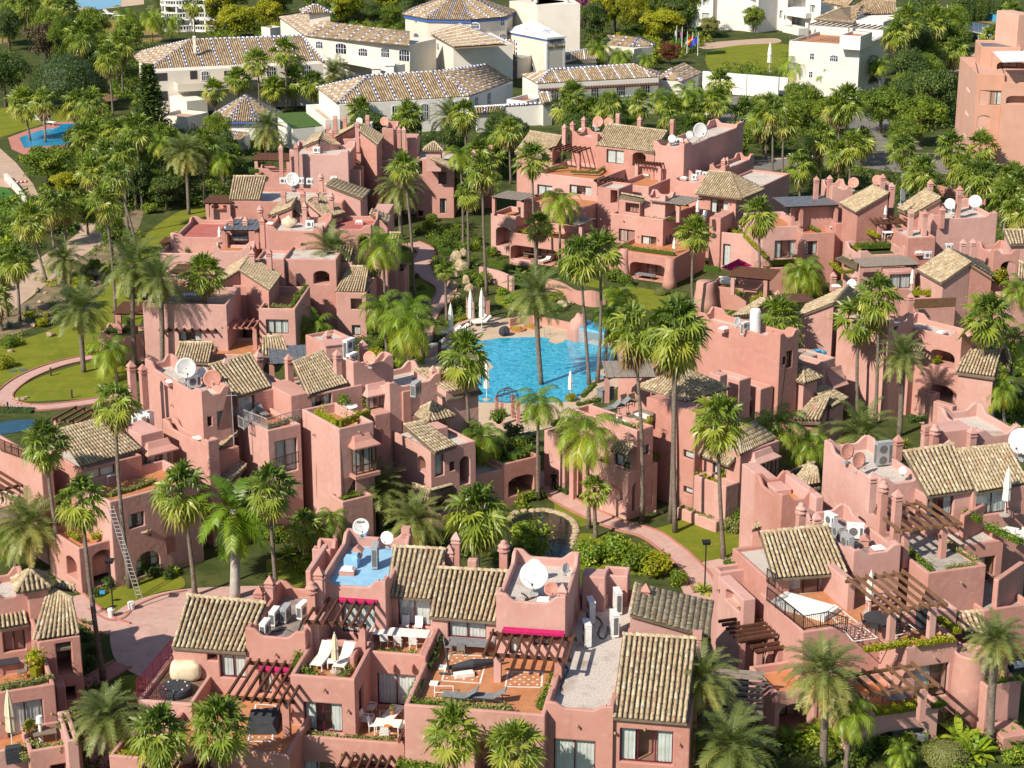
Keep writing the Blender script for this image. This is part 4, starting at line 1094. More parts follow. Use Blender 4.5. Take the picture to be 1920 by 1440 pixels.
def table(x,y,z,zone,rz=0.0,w=1.6,d=0.9,tone='white',h=0.74,round_=False):
    p=G(x,y,z);mt={'white': 'plastic_white','grey': 'fabric_grey','wicker': 'wicker','dark': 'metal_dark'}[tone]
    def top(m_):
        if round_: m_.lathe((0,0,h - 0.05),[(w/2,0),(w/2,0.05)],18)
        else: m_.box((-w/2,-d/2,h - 0.05),(w,0,0),(0,d,0),(0,0,0.05))
    k=f'{w:.2f}{d:.2f}{h:.2f}{round_}'
    parts=[('table_top','tt'+k,top,mt)]
    for i,(sx,sy) in enumerate(((-1,-1),(1,-1),(1,1),(-1,1))):
        q=0.6 if round_ else 0.9
        parts.append(('leg',f'tl{i}'+k,(lambda m_,sx=sx,sy=sy: m_.cbox((sx*w/2*q,sy*(w if round_ else d)/2*q,0),0.05,0.05,h - 0.05)),mt))
    return assemble('terrace_table',f'{tone} {"round" if round_ else "rectangular"} terrace table',zone,'table',p,RAD(rz),parts)
def chair(x,y,z,zone,rz=0.0,tone='white',arm=False):
    p=G(x,y,z);mt={'white': 'plastic_white','grey': 'fabric_grey','wicker': 'wicker','dark': 'metal_dark'}[tone]
    s=0.25 if not arm else 0.36
    def seat(m_): m_.box((-s,-s,0.40),(2*s,0,0),(0,2*s,0),(0,0,0.06))
    def back(m_):
        m_.box((-s,s - 0.05,0.46),(2*s,0,0),(0,0.05,0),(0,0.1,0.5))
        if arm:
            for sx in (-s,s - 0.06): m_.box((sx,-s,0.58),(0.06,0,0),(0,2*s,0),(0,0,0.05));m_.box((sx,-s,0.4),(0.06,0,0),(0,0.06,0),(0,0,0.2))
    parts=[('seat',f'cs{arm}',seat,mt),('backrest',f'cb{arm}',back,mt)]
    for i,(sx,sy) in enumerate(((-1,-1),(1,-1),(1,1),(-1,1))): parts.append(('leg',f'cl{i}{arm}',(lambda m_,sx=sx,sy=sy: m_.cbox((sx*(s - 0.03),sy*(s - 0.03),0),0.04,0.04,0.4)),mt))
    return assemble('armchair' if arm else 'terrace_chair',f'{tone} {"armchair" if arm else "terrace chair"}',zone,'chair',p,RAD(rz),parts)
def parasol(x,y,z,zone,h=2.3,s=1.0,tone='canvas_white',base='concrete',post='metal_white'):
    p=G(x,y,z)
    def cv(m_):
        o=len(m_.v);n=14;prof=[(0.2,0.75),(0.17,1.3),(0.2,1.36),(0.15,1.8),(0.08,2.15),(0.02,2.3)]
        for r_,hh in prof:
            for k in range(n): q=r_*(1+0.22*(k % 2));w=6.283*k/n;m_.v.append(V((q*math.cos(w),q*math.sin(w),hh)));m_.t.append(0)
        for i in range(len(prof) - 1):
            for k in range(n): m_.f.append((o+i*n+k,o+i*n+(k+1) % n,o+(i+1)*n+(k+1) % n,o+(i+1)*n+k))
        m_.f.append(tuple(o+k for k in range(n))[::-1])
    o=assemble('folded_parasol','folded white parasol' if tone == 'canvas_white' else 'folded cream parasol',zone,'parasol',p,0,[('canopy','pac',cv,tone),('pole','pap',lambda m_: m_.tube([V((0,0,0)),V((0,0,2.36))],[0.03,0.03],6),post),('base','pab',lambda m_: m_.lathe((0,0,0),[(0.34,0),(0.34,0.06),(0.08,0.12)],12),base)],s)
    o.scale=(s,s,s*h/2.3);return o
def sofa(x,y,z,zone,rz=0.0,w=1.6,tone='wicker',cush='canvas_white'):
    p=G(x,y,z);mt={'wicker': 'wicker','grey': 'fabric_grey','dark': 'fabric_dark','white': 'plastic_white'}[tone]
    def base(m_): m_.box((-w/2,-0.4,0.05),(w,0,0),(0,0.8,0),(0,0,0.3));m_.box((-w/2,0.28,0.35),(w,0,0),(0,0.14,0),(0,0,0.4));m_.box((-w/2,-0.4,0.35),(0.14,0,0),(0,0.7,0),(0,0,0.25));m_.box((w/2 - 0.14,-0.4,0.35),(0.14,0,0),(0,0.7,0),(0,0,0.25))
    def cu(m_): m_.box((-w/2+0.16,-0.38,0.35),(w - 0.32,0,0),(0,0.64,0),(0,0,0.14))
    return assemble('terrace_sofa',f'{tone} sofa with pale cushion',zone,'sofa',p,RAD(rz),[('frame',f'sf{w:.1f}',base,mt),('cushion',f'sc{w:.1f}',cu,cush)])
def lamp_post(x,y,h,zone,z=0.0,mat='black_paint'):
    p=G(x,y,z)
    return assemble('lamp_post','slim black lamp post with square head',zone,'lamp post',p,0,[('post',f'lp{h:.1f}',lambda m_: (m_.tube([V((0,0,-0.2)),V((0,0,h))],[0.06,0.045],8),m_.lathe((0,0,0),[(0.12,0),(0.12,0.25),(0.06,0.3)],8)),mat),('lamp_head',f'lh{h:.1f}',lambda m_: m_.hexa([V((-0.25,-0.25,h)),V((0.25,-0.25,h)),V((0.25,0.25,h)),V((-0.25,0.25,h)),V((-0.32,-0.32,h+0.22)),V((0.32,-0.32,h+0.22)),V((0.32,0.32,h+0.22)),V((-0.32,0.32,h+0.22))]),mat)])
def pot_plant(x,y,z,zone,s=1.0,mat='leaf_green'):
    p=G(x,y,z)
    def leaves(m_):
        rnd=random.Random(3);blob_leaves(m_,V((0,0,0.75)),0.35,0.35,0.4,130,0.2,rnd,0.5)
    return assemble('potted_plant','potted leafy plant',zone,'potted plant',p,0,[('pot','pot',lambda m_: m_.lathe((0,0,0),[(0.16,0),(0.24,0.36),(0.27,0.36),(0.27,0.42),(0.2,0.42)],12),'terracotta'),('foliage','potl',leaves,mat)],s)
def person(x,y,z,zone,desc,top,leg,rz=0.0,stride=0.25,h=1.75,arm=0.15):
    p=G(x,y,z);k=h/1.75
    J={'pel': (0,0,0.95),'sp': (0,0.0,1.18),'ch': (0,-0.02,1.38),'nk': (0,-0.01,1.50),'hd': (0,-0.03,1.60),'tp': (0,-0.03,1.72),
         'shl': (-0.19,0,1.43),'ell': (-0.27,0.05+arm*0.3,1.16),'wrl': (-0.27,-0.12+arm,0.95),'hal': (-0.26,-0.17+arm,0.88),'shr': (0.19,0,1.43),'elr': (0.28,-arm*0.3,1.16),'wrr': (0.26,-0.14 - arm,0.97),'har': (0.25,-0.2 - arm,0.92),
         'hil': (-0.1,0,0.9),'knl': (-0.11,-stride*0.6,0.5),'anl': (-0.11,-stride*0.7,0.09),'tol': (-0.12,-stride*0.7 - 0.17,0.035),'hir': (0.1,0,0.9),'knr': (0.11,stride*0.2,0.5),'anr': (0.11,stride,0.11),'tor': (0.12,stride - 0.16,0.035)}
    E=[('pel','sp'),('sp','ch'),('ch','nk'),('nk','hd'),('hd','tp'),('ch','shl'),('shl','ell'),('ell','wrl'),('wrl','hal'),('ch','shr'),('shr','elr'),('elr','wrr'),('wrr','har'),('pel','hil'),('hil','knl'),('knl','anl'),('anl','tol'),('pel','hir'),('hir','knr'),('knr','anr'),('anr','tor')]
    RR={'pel': .14,'sp': .135,'ch': .15,'nk': .055,'hd': .095,'tp': .07,'shl': .07,'ell': .048,'wrl': .035,'hal': .035,'shr': .07,'elr': .048,'wrr': .035,'har': .035,'hil': .095,'knl': .065,'anl': .045,'tol': .035,'hir': .095,'knr': .065,'anr': .045,'tor': .035}
    ks=list(J);me=bpy.data.meshes.new('person');me.from_pydata([J[q] for q in ks],[(ks.index(a),ks.index(b)) for a,b in E],[])
    ob=bpy.data.objects.new('person',me);COL.objects.link(ob)
    ob.modifiers.new('skin','SKIN');sv=me.skin_vertices[0].data
    for i,q in enumerate(ks): sv[i].radius=(RR[q],RR[q]*(0.78 if q in ('pel','sp','ch') else 1));sv[i].use_root=q == 'pel'
    sm=ob.modifiers.new('sub','SUBSURF');sm.levels=sm.render_levels=2
    dg=bpy.context.evaluated_depsgraph_get();nm=bpy.data.meshes.new_from_object(ob.evaluated_get(dg));ob.modifiers.clear();ob.data=nm
    nm.materials.clear()
    for mt in (leg,top,'skin','cloth_black'): nm.materials.append(MATS[mt])
    for f in nm.polygons:
        c=f.center;f.material_index=0 if c.z < 0.98 and abs(c.x) < 0.22 else (3 if c.z > 1.62 or (c.z > 1.54 and c.y > 0.02) else 2 if c.z > 1.49 or (abs(c.x) > 0.2 and c.z < 1.1) else 1);f.use_smooth=True
        if c.z < 0.07: f.material_index=3
    ob.location=p;ob.rotation_euler=(0,0,RAD(rz));ob.scale=(k,k,k)
    reg(ob,desc,zone,'person',pos=p);return ob
# ------------------------------------------------------------------ the ground
full()
g=MB();g.add([V((-900,-200,0)),V((900,-200,0)),V((900,1800,0)),V((-900,1800,0))],[(0,1,2,3)])
o=link('ground',g.mesh('ground'),'soil');o['kind']='structure'
structure('lawn',[(-40,668),(30,640),(95,618),(150,585),(200,540),(235,490),(262,452),(300,418),(345,393),(392,383),(395,400),(330,455),(296,505),(280,560),(262,610),(235,650),(195,664),(120,676),(60,694),(-40,738)],0.02,'grass',True)
structure('lawn',[(24,738),(60,714),(120,692),(185,678),(236,690),(240,735),(190,746),(110,750),(45,752)],0.02,'grass',True)
path('path',[(240,660),(180,668),(110,683),(50,706),(14,732),(8,748),(28,760),(80,764),(180,752),(250,735)],1.7,0.035,'paving_pink','kerb_red')
structure('embankment',[(-30,600),(60,560),(110,500),(170,450),(240,400),(270,390),(250,450),(200,530),(140,580),(60,615),(-30,640)],0.012,'bank_soil',True)
path('path',[(-40,600),(20,555),(70,515),(120,478),(165,450),(185,430),(180,410),(160,392),(150,378)],5.0,0.03,'paving_buff')
structure('promenade',[(-60,300),(0,278),(30,305),(62,345),(75,372),(52,380),(20,352),(-60,345)],0.03,'paving_buff')
structure('fairway',[(-60,340),(5,342),(25,365),(48,388),(40,400),(0,408),(-60,415)],0.02,'fairway')
structure('lawn',[(-60,205),(60,200),(140,206),(160,225),(80,232),(20,252),(0,258),(-60,262)],0.02,'grass')
structure('dry_lawn',[(150,42),(240,38),(290,58),(300,78),(230,84),(150,70)],0.02,'grass_dry',True)
structure('lawn',[(-60,62),(20,66),(22,82),(-60,84)],0.02,'grass_dry')
structure('garden_lawn',[(1330,96),(1420,82),(1480,84),(1500,100),(1470,130),(1400,138),(1335,134)],0.02,'grass',True)
structure('garden_path',[(1312,82),(1400,74),(1455,72),(1460,80),(1395,84),(1325,92)],0.03,'paving_buff',True)
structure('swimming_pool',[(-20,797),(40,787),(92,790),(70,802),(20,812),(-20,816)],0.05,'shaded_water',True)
structure('pool_terrace',[(15,258),(50,245),(105,229),(165,226),(170,250),(165,275),(45,290),(22,280)],0.04,'paving_red')
structure('swimming_pool',[(36,258),(75,244),(112,238),(108,233),(150,231),(154,240),(160,268),(45,277)],0.06,'pool_water_deep')
structure('pool_terrace',[(80,30),(270,8),(270,-30),(80,-30)],0.03,'paving_sand')
structure('swimming_pool',[(95,14),(170,14),(180,19),(225,10),(232,-10),(95,-10)],0.06,'pool_water_deep')
structure('pool_deck',[(775,700),(800,665),(838,640),(858,605),(900,596),(1000,598),(1075,612),(1150,640),(1180,665),(1170,712),(1120,752),(1060,790),(980,812),(860,812),(780,760)],0.045,'paving_sand',True)
structure('swimming_pool',[(880,650),(893,640),(935,634),(985,632),(1012,632),(1030,634),(1028,640),(1042,645),(1056,641),(1060,636),(1085,640),(1150,652),(1160,672),(1118,690),(1116,700),(1135,706),(1112,712),(1088,740),(1078,752),(985,756),(900,754),(878,742),(884,722),(908,700),(926,688),(905,670),(898,660)],0.075,'pool_water')
structure('lawn',[(930,552),(975,540),(1040,556),(1050,575),(1000,585),(940,575)],0.02,'grass',True)
path('path',[(770,455),(800,470),(790,492),(800,515),(832,535),(836,550),(826,565),(805,585),(792,615),(790,640)],2.4,0.035,'paving_pink','kerb_red')
structure('lawn',[(760,470),(785,480),(785,505),(800,530),(820,548),(800,580),(770,590),(740,560),(745,500)],0.02,'grass',True)
structure('lawn',[(1135,545),(1180,538),(1230,545),(1300,565),(1345,580),(1345,600),(1260,590),(1180,575),(1140,565)],0.02,'grass',True)
structure('lawn',[(1030,500),(1080,512),(1130,530),(1120,540),(1060,522)],0.02,'grass',True)
structure('lawn',[(1050,925),(1120,950),(1180,975),(1215,990),(1250,985),(1290,970),(1340,965),(1420,1000),(1420,1030),(1360,1046),(1312,1052),(1270,1030),(1235,1006),(1180,995),(1110,985),(1060,990),(1040,960)],0.02,'grass',True)
structure('lawn',[(1060,1010),(1110,1000),(1180,1015),(1240,1035),(1262,1055),(1240,1075),(1150,1075),(1070,1060)],0.02,'grass',True)
path('path',[(1000,885),(1030,915),(1060,938),(1105,962),(1160,985),(1215,1000),(1255,1026),(1285,1052),(1310,1080),(1325,1110)],1.9,0.035,'paving_pink','kerb_red')
structure('path',[(1275,1050),(1310,1055),(1440,1030),(1440,1110),(1290,1130),(1270,1085)],0.03,'paving_pink')
structure('pond',[(950,985),(970,968),(1010,960),(1045,966),(1068,978),(1076,995),(1070,1020),(1078,1045),(1060,1062),(985,1062),(958,1030)],0.03,'pond_water',True)
cx,cy=G(280,1190).x,G(280,1190).y
structure('court',[(205,1180),(215,1150),(250,1128),(300,1112),(350,1104),(420,1100),(500,1100),(520,1120),(470,1150),(400,1200),(330,1260),(290,1275),(250,1262),(215,1235)],0.03,'paving_pink',True)
path('path',[(130,1120),(165,1150),(195,1170),(225,1180)],2.2,0.04,'paving_pink','kerb_red')
path('path',[(230,1245),(200,1262),(160,1290),(150,1330),(190,1390),(180,1440)],1.6,0.04,'paving_red','kerb_red')
path('path',[(350,1106),(300,1116),(255,1135),(230,1158),(200,1160),(165,1140)],0.22,0.09,'kerb_red')
structure('lawn',[(160,1090),(240,1060),(330,1075),(345,1100),(300,1110),(250,1130),(225,1152),(195,1152)],0.02,'grass',True)
structure('lawn',[(500,1050),(560,1060),(590,1085),(575,1120),(520,1110)],0.02,'grass',True)
structure('lawn',[(225,1270),(270,1268),(250,1300),(215,1300)],0.02,'grass',True)
structure('road',[(1380,300),(1480,290),(1600,288),(1700,286),(1960,290),(1960,330),(1700,325),(1600,312),(1500,310),(1400,330),(1380,360),(1370,320)],0.03,'asphalt')
structure('road',[(1350,215),(1362,180),(1440,182),(1560,195),(1640,215),(1690,235),(1730,280),(1640,284),(1600,250),(1520,222),(1440,215),(1400,240),(1380,270),(1350,260)],0.034,'asphalt')
path('garden_path',[(1690,180),(1715,162),(1760,148),(1800,135),(1850,100)],5.0,0.04,'paving_buff')
path('traffic_island',[(1405,304),(1480,296),(1580,290),(1690,284)],1.0,0.1,'paving_sand')
structure('terrace',[(1360,300),(1375,262),(1390,350),(1420,360),(1400,380),(1360,350)],0.025,'asphalt')
mb=MB();w=round_loop([G(x,y,0) for x,y in [(958,972),(1010,957),(1048,963),(1072,976),(1080,995),(1074,1020),(1082,1045)]]);w=w[:-6]
for i,p in enumerate(w): mb.lathe(p,[(0.28+0.08*(i % 3),-0.1),(0.3,0.12),(0.12,0.2)],7)
o=link('pond_rim',mb.mesh('pond_rim'),'rock');reg(o,'pale stone rim curving','around the dark garden pond','stone rim',pos=w[5])
p0=G(1078,645,0);mb=MB();s=mpp(p0)
for k,(rx,h) in enumerate([(1.0,0)]): pass
bm=bmesh.new();bmesh.ops.create_icosphere(bm,subdivisions=4,radius=1.0);rnd=random.Random(4)
from mathutils import noise
for v_ in bm.verts:
    c=v_.co;f=1+0.18*noise.noise(c*1.7);v_.co=V((c.x*1.05*f*(1.2 - 0.2*max(0,c.z)),c.y*1.3*f,(abs(c.z) ** 0.7)*(1 if c.z > 0 else -1)*2.9*f))
me=bpy.data.meshes.new('waterfall_mound');bm.to_mesh(me);bm.free()
me.polygons.foreach_set('use_smooth',[True]*len(me.polygons))
o=link('waterfall_mound',me,'stucco',None,G(1086,636,0));reg(o,'smooth pink stucco waterfall mound','at the back edge of the pool','waterfall',pos=p0)
mb=MB();q=[G(1082,612,1.7),G(1133,622,1.7),G(1140,610,1.7),G(1100,600,1.7)];mb.hexa([p - V((0,0,0.35)) for p in q]+q);o=link('waterfall_ledge',mb.mesh('waterfall_ledge'),'pool_water');reg(o,'pale blue overflowing water ledge','beside the pink waterfall mound','water ledge',pos=q[0])
mb=MB();a,b=G(1084,614,1.6),G(1133,624,1.6);vs_=[]
for k in range(25):
    p=a.lerp(b,k/24);j=0.05*math.sin(k*2.3);vs_ += [p+V((0,j,0)),p+V((0,-0.25+j,-0.5)),p+V((0,-0.4+j,-1.5))]
mb.add(vs_,[(3*k+j,3*k+1+j,3*k+4+j,3*k+3+j) for k in range(24) for j in range(2)]);o=link('falling_water',mb.mesh('falling_water',True),None)
m,nt,b_,L=newmat('falling_water',0.15,0.5);tr=N(nt,'BsdfTransparent');mx=N(nt,'MixShader');mx.inputs[0].default_value=0.35;b_.inputs['Base Color'].default_value=(0.42,0.55,0.62,1)
L.new(tr.outputs[0],mx.inputs[1]);L.new(b_.outputs[0],mx.inputs[2]);L.new(mx.outputs[0],nt.nodes['Material Output'].inputs['Surface']);o.data.materials.append(m)
reg(o,'thin curtain of falling water','below the pale blue ledge','waterfall',pos=a)
for (nm,pts,zz,th,mt,ds,zn) in (('garden_wall',[(1025,522),(1052,530),(1080,545),(1110,545),(1135,552)],[1.8,1.7,1.5,1.9,1.4],0.35,'stucco','wavy pink garden wall','between the lawn and the waterfall mound'),
                          ('garden_wall',[(900,500),(935,508),(962,520)],[1.6,1.7,1.7],0.35,'stucco','low pink garden wall','above the rockery left of the pool'),
                          ('garden_wall',[(955,598),(1000,592),(1070,605)],[0.9,0.9,0.9],0.3,'stucco','straight pink wall with railing','behind the pool deck'),
                          ('garden_wall',[(800,660),(830,640),(850,615),(880,600)],[0.7,0.7,0.7,0.7],0.3,'stucco','curved pink low wall','left of the pool deck'),
                          ('boundary_wall',[(10,325),(40,360),(55,395)],[0.9,0.9,0.9],0.5,'render_white','white boundary wall','between promenade and green fairway'),
                          ('garden_wall',[(1735,340),(1790,355),(1850,365)],[1.6,1.6,1.6],0.3,'stucco','pink boundary wall','below the tall salmon block')):
    o=link(nm,stair_wall(pts,zz,th).mesh(nm),mt);reg(o,ds,zn,'wall',pos=G(*pts[0],0))
# ================================================================== pink apartment blocks
# ---- front block -----------------------------------------------------------
building('apartment_block','pink terraced apartment block with sky-blue roof and lounger terraces','in the middle foreground',760,1380,-9)
FRAMEMAT='frame_maroon'
sheet_at(480,1080)
b=box(285,1195,4.0,X=1085,d=9.5,pd=0.75,grid=True,o=[('f',310,1385,600,1600,'door'),('f',700,1375,1040,1600,'open')]);wall_lamps(b,'f',[(640,1330),(748,1325)])
b=box(255,740,7.2,X=738,d=5.2,pd=0.85,grid=True,o=[('f',355,945,650,1185,'door'),('r',770,870,815,1010,'door')]);wall_lamps(b,'f',[(515,845),(690,1000)])
F3=box(775,560,7.0,X=1245,d=9.0,pd=0.8,grid=True,o=[('f',905,730,1200,990,'door')])
mb=MB();O_,a_,n_=face(F3,'f')
for xx in (1025,1165):
    s_,z_=hit(F3,'f',xx,690);mb.box(O_+a_*(s_ - 0.15)+V((0,0,z_)),a_*0.3,n_*0.45,V((0,0,0.3)))
part('corbels',mb,'stucco',BLD)
F4=box(1110,965,6.9,X=2168,d=10.6,pd=0.75,grid=True,o=[('f',1640,1230,1900,1600,'open')]);wall_lamps(F4,'f',[(1305,1075),(1690,1110)])
F5=box(450,62,9.8,X=972,d=8.2,top='w',pd=0.7,floor='blue_paint',o=[('f',640,200,895,440,'door')])
box(972,150,8.5,X=1325,d=6,top='n',o=[('f',1062,160,1312,385,'door')])
box(1308,312,7.95,X=1805,d=6,top='n',o=[('f',1440,322,1725,482,'door')])
box(1235,605,7.3,w=0.32,d=4.6,top='n')                      # party parapet of the upper terrace
roof((968,150),(1312,172),8.75,(1424,-198),(1028,-218),under=None,single=True)
roof((1298,302),(1802,342),8.15,(1908,-30),(1368,-58),single=True)
F7=box(1800,182,10.0,X=2322,d=7.2,top='w',pd=0.55,floor='gravel_roof',o=[('f',1900,440,1985,590,'door'),('f',2080,440,2200,530,'win')])
b=box(-80,445,7.9,X=372,d=7.4,top='w',pd=0.6,floor='roof_felt',o=[('f',20,715,120,890,'door'),('f',190,740,246,800,'win')]);wall_lamps(b,'f',[(150,580)])
box(366,350,8.4,X=470,d=3.0,top='n');box(700,600,7.4,w=0.3,d=4.0,top='n')
pergola(365,338,8.9,X=800,d=3.7,n=7,post=2.3);pergola(1705,582,8.1,X=2340,d=3.3,n=9,post=1.8,posts=(0.16,0.88));pergola(-230,905,6.5,X=262,d=5.0,n=8,post=2.2,posts=(0.9,))
pergola(1075,1220,4.4,X=1290,d=2.4,n=3,post=1.3)
pergola(610,1440,3.1,X=1040,d=2.4,n=7,post=2.4,posts=())
awning(1850,408,8.35,2310,0.3,0.12,'fabric_magenta');awning(620,178,8.95,905,0.3,0.1,'fabric_magenta');awning(20,700,6.45,250,0.3,0.1,'fabric_magenta')
for x,y,z,h,k in ((100,-5,9.4,2.6,0),(20,70,8.9,1.6,0),(415,38,10.6,2.4,1)): chimney(x,y,z,h,k)
sheet_at(480,720)
for x,y,z,h,k in ((470,1368,11.4,2.6,0),(1125,1060,10.8,2.2,2),(1500,1108,10.6,1.9,0),(1450,1205,10.7,1.9,0),(1858,1170,10.7,2.6,1)): chimney(x,y,z,h,k)
box(1585,1320,9.6,X=1655,d=0.5,top='n');box(370,1400,9.9,w=0.35,d=4.5,top='n');box(420,1290,9.3,X=560,d=2.0,top='w',pd=0.4,floor='roof_felt')
sheet_at(960,1080)
for x,y,z,h,k in ((380,55,11.1,1.7,0),(1005,55,8.9,1.9,0),(1392,405,7.3,1.2,2)): chimney(x,y,z,h,k)
F8=box(250,985,7.0,X=762,d=16.5,top='w',pd=0.45,floor='gravel_roof',lift=0.35,o=[('f',312,1222,622,1500,'door')]);wall_lamps(F8,'f',[(495,1115)])
b=box(760,1065,6.5,X=1338,d=7,top='n',o=[('f',812,1142,1202,1422,'door')]);wall_lamps(b,'f',[(775,1165),(998,1140),(1255,1250)])
roof((750,1057),(1312,1102),6.7,(1385,472),(828,440),single=True)
zr=roof((1468,455),(1505,196),6.6,(930,58),(884,288),slope=20,under=0,single=True)
box(682,45,8.2,X=868,d=1.6,top='w',pd=0.4);box(525,0,9.0,X=700,d=1.4,top='n');box(545,130,7.5,X=720,d=3.0,top='n')
sheet_at(0,1080)
roof((1285,527),(1842,568),6.9,(1998,205),(1400,146),single=True)
box(1295,545,6.65,X=1852,d=5,top='n',o=[('f',1552,560,1632,640,'win'),('f',1642,560,1850,775,'door')])
F13=box(1030,930,4.95,X=1440,d=9.5,pd=0.3,floor='deck_wood')
box(1180,1262,4.4,X=2170,d=11.5,pd=0.6,grid=True,o=[('f',1330,1400,1640,1600,'open')])
box(815,1345,3.2,X=1180,d=3.0,pd=0.5,floor='turf')
pergola(1060,1440,3.6,X=1640,d=2.2,n=6,post=2.4)
pergola(880,1100,4.2,X=1030,d=5.5,n=7,post=2.4,beams='u',posts=(0.8,))
railing([(1030,905),(1290,600)],4.95,1.1,'frame_maroon');railing([(1030,905),(1240,935)],4.95,1.0,'frame_maroon')
sheet_at(960,1080)
pergola(1440,1040,4.3,X=1840,d=6.0,n=9,post=2.6,mat='wood_grey',beams='u',posts=(0.75,),over=0.3)
sheet_at(480,1080);inlay([(1395,785),(1680,805),(1735,600),(1450,590)],6.18,9,9);inlay([(1870,830),(2140,835),(2150,720),(1890,720)],6.18,8,6);inlay([(930,1200),(1110,1210),(1110,1020),(930,1010)],3.28,6,8);inlay([(-60,1240),(120,1240),(150,970),(0,960)],3.84,7,9);sheet_at(0,1080)
# ---- lower left block ------------------------------------------------------
building('apartment_block','pink apartment block with stair tower and olive-planted balcony','in the bottom left corner',60,1400,21)
sheet_at(0,1080)
b=box(-120,895,4.6,X=412,d=4.2,pd=0.8,grid=False,o=[('f',45,970,342,1205,'door')]);wall_lamps(b,'f',[(5,1095),(385,1025)])
box(215,1318,2.4,X=612,d=3.4,pd=0.6,o=[('f',380,1425,540,1600,'open')]);box(-100,1330,2.0,X=235,d=4.0,pd=0.6)
box(500,1240,3.4,X=590,d=4.0,pd=0.6,floor='turf')
box(285,500,5.6,X=602,d=6.5,top='n',o=[('f',418,508,552,735,'open'),('f',478,838,572,925,'open')])
zr=roof((232,482),(606,428),5.75,(545,175),(360,82),slope=24)
box(-80,380,5.3,X=240,d=4,top='n',o=[('f',20,428,196,552,'win')])
roof((-60,402),(216,352),5.4,(190,248),(-60,275),slope=22)
box(-80,185,7.0,X=218,d=4,top='w',pd=0.5,floor='gravel_roof')
box(205,102,7.7,X=364,d=2.6,top='n')
hip(225,-45,8.7,7.75,1.1,r=21)
roof((400,80),(575,110),6.6,(560,75),(420,40),slope=15)
box(420,830,2.9,X=490,d=2,top='n')
# ---- left block ------------------------------------------------------------
building('apartment_block','pink apartment block with railed roof terrace, ladder against its wall','on the left edge',110,1000,40)
sheet_at(0,720)
A1=box(612,645,7.85,X=1065,d=5.6,top='n',o=[('f',645,612,872,745,'door')])
roof((608,618),(1062,482),8.1,(800,252),(428,352))
b=box(822,885,6.9,X=1500,D=560,pd=0.8,o=[('f',965,985,1085,1060,'win'),('f',1020,1285,1205,1400,'cafe')]);vent(b,'f',1240,1150,1320,1250)
roof((938,1005),(1092,962),5.0,(1080,915),(908,945),zr=5.7);roof((948,1212),(1140,1165),2.9,(1135,1105),(905,1150),zr=3.7)
A3=box(306,630,8.0,X=398,D=-120,pd=0.5,floor='concrete',o=[('f',365,835,395,950,'door')]);wall_lamps(A3,'l',[(285,860)])
railing([(-60,470),(290,610)],8.0,0.9,'wood_dark',0.1)
box(590,1235,3.7,X=885,D=350,pd=0.6,o=[('l',490,1270,582,1480,'open'),('f',690,1270,858,1480,'open')])
pergola(-40,800,5.6,w=4.2,d=4.5,n=7,post=2.2,posts=(0.95,))
roof((-40,905),(115,900),4.4,(138,850),(-40,780),slope=22)
box(-60,985,3.2,X=110,d=3,top='w',pd=0.5)
b=box(1055,385,9.0,X=1222,d=3.2,top='n');bay(b,'f',1085,520,1288,680,0.7,'wood_brown')
box(1562,475,8.4,X=1645,D=1218,top='w',pd=0.5,floor='roof_felt')
box(1642,505,7.4,X=1795,D=1552,top='n')
roof((1545,440),(1632,500),7.5,(1785,365),(1684,325),slope=22)
roof((1560,720),(1700,770),5.0,(1852,612),(1765,572),slope=22);roof((1800,470),(1930,640),5.4,(1990,600),(1840,430),slope=22)
box(900,300,9.4,X=970,d=1.0,top='n')
pergola(400,260,7.4,X=720,d=3.4,n=6,post=2.2,mat='wood_brown',r=-20)
railing([(1790,320),(1830,345),(1920,260)],8.9,0.9,'metal_grey')
# ---- middle left block -----------------------------------------------------
building('apartment_block','tall pink apartment block with timber bay windows and clipped terrace hedge','left of the pool',640,960,35)
sheet_at(0,720)
M1=box(1512,98,11.9,X=1728,D=1085,top='w',pd=0.55,floor='gravel_roof',o=[('f',1555,250,1592,312,'win'),('f',1630,212,1732,322,'win')]);wall_lamps(M1,'l',[(1300,155)])
box(1780,90,10.8,X=2180,d=5,top='n',o=[('f',1786,66,1916,255,'door')])
sheet_at(480,720)
box(88,350,9.2,X=335,D=-200,pd=0.3,o=[('f',140,440,316,645,'door')])
railing([(-170,240),(88,340),(332,268)],9.2,0.85,'metal_grey');railing([(135,645),(320,590)],6.3,0.9,'iron_brown')
M4=box(622,338,9.8,X=884,D=343,pd=0.85,o=[('f',640,722,752,858,'door'),('f',690,965,852,1150,'open')]);bay(M4,'f',712,470,872,630);wall_lamps(M4,'f',[(765,355),(795,925)]);wall_lamps(M4,'l',[(445,375)])
box(395,88,10.7,X=800,d=5,top='n',o=[('f',412,58,572,212,'door')])
box(260,90,11.0,X=420,d=4.0,top='n')
b=box(890,235,8.6,X=1010,d=4.5,top='n');vent(b,'f',890,340,945,440)
box(648,885,4.2,X=880,D=545,pd=0.5)
b=box(1108,300,7.2,X=1225,D=985,top='w',pd=0.5,floor='gravel_roof',o=[('l',1012,345,1066,498,'arch')])
M8=box(1310,505,6.7,X=1650,D=1000,top='n',o=[('l',1210,528,1272,678,'open'),('f',1345,540,1412,682,'win'),('f',1455,588,1492,648,'win'),('f',1530,555,1605,745,'arch'),('f',1350,880,1420,960,'open')])
roof((1340,512),(1504,456),6.75,(1260,280),(1108,310),slope=24,under=None)
box(1305,348,7.6,X=1442,D=1214,top='n');hip(1325,138,8.75,7.7,1.35)
roof((1120,802),(1302,880),2.9,(1312,798),(1165,745),zr=3.8);roof((1304,880),(1516,800),2.9,(1472,755),(1314,798),zr=3.8)
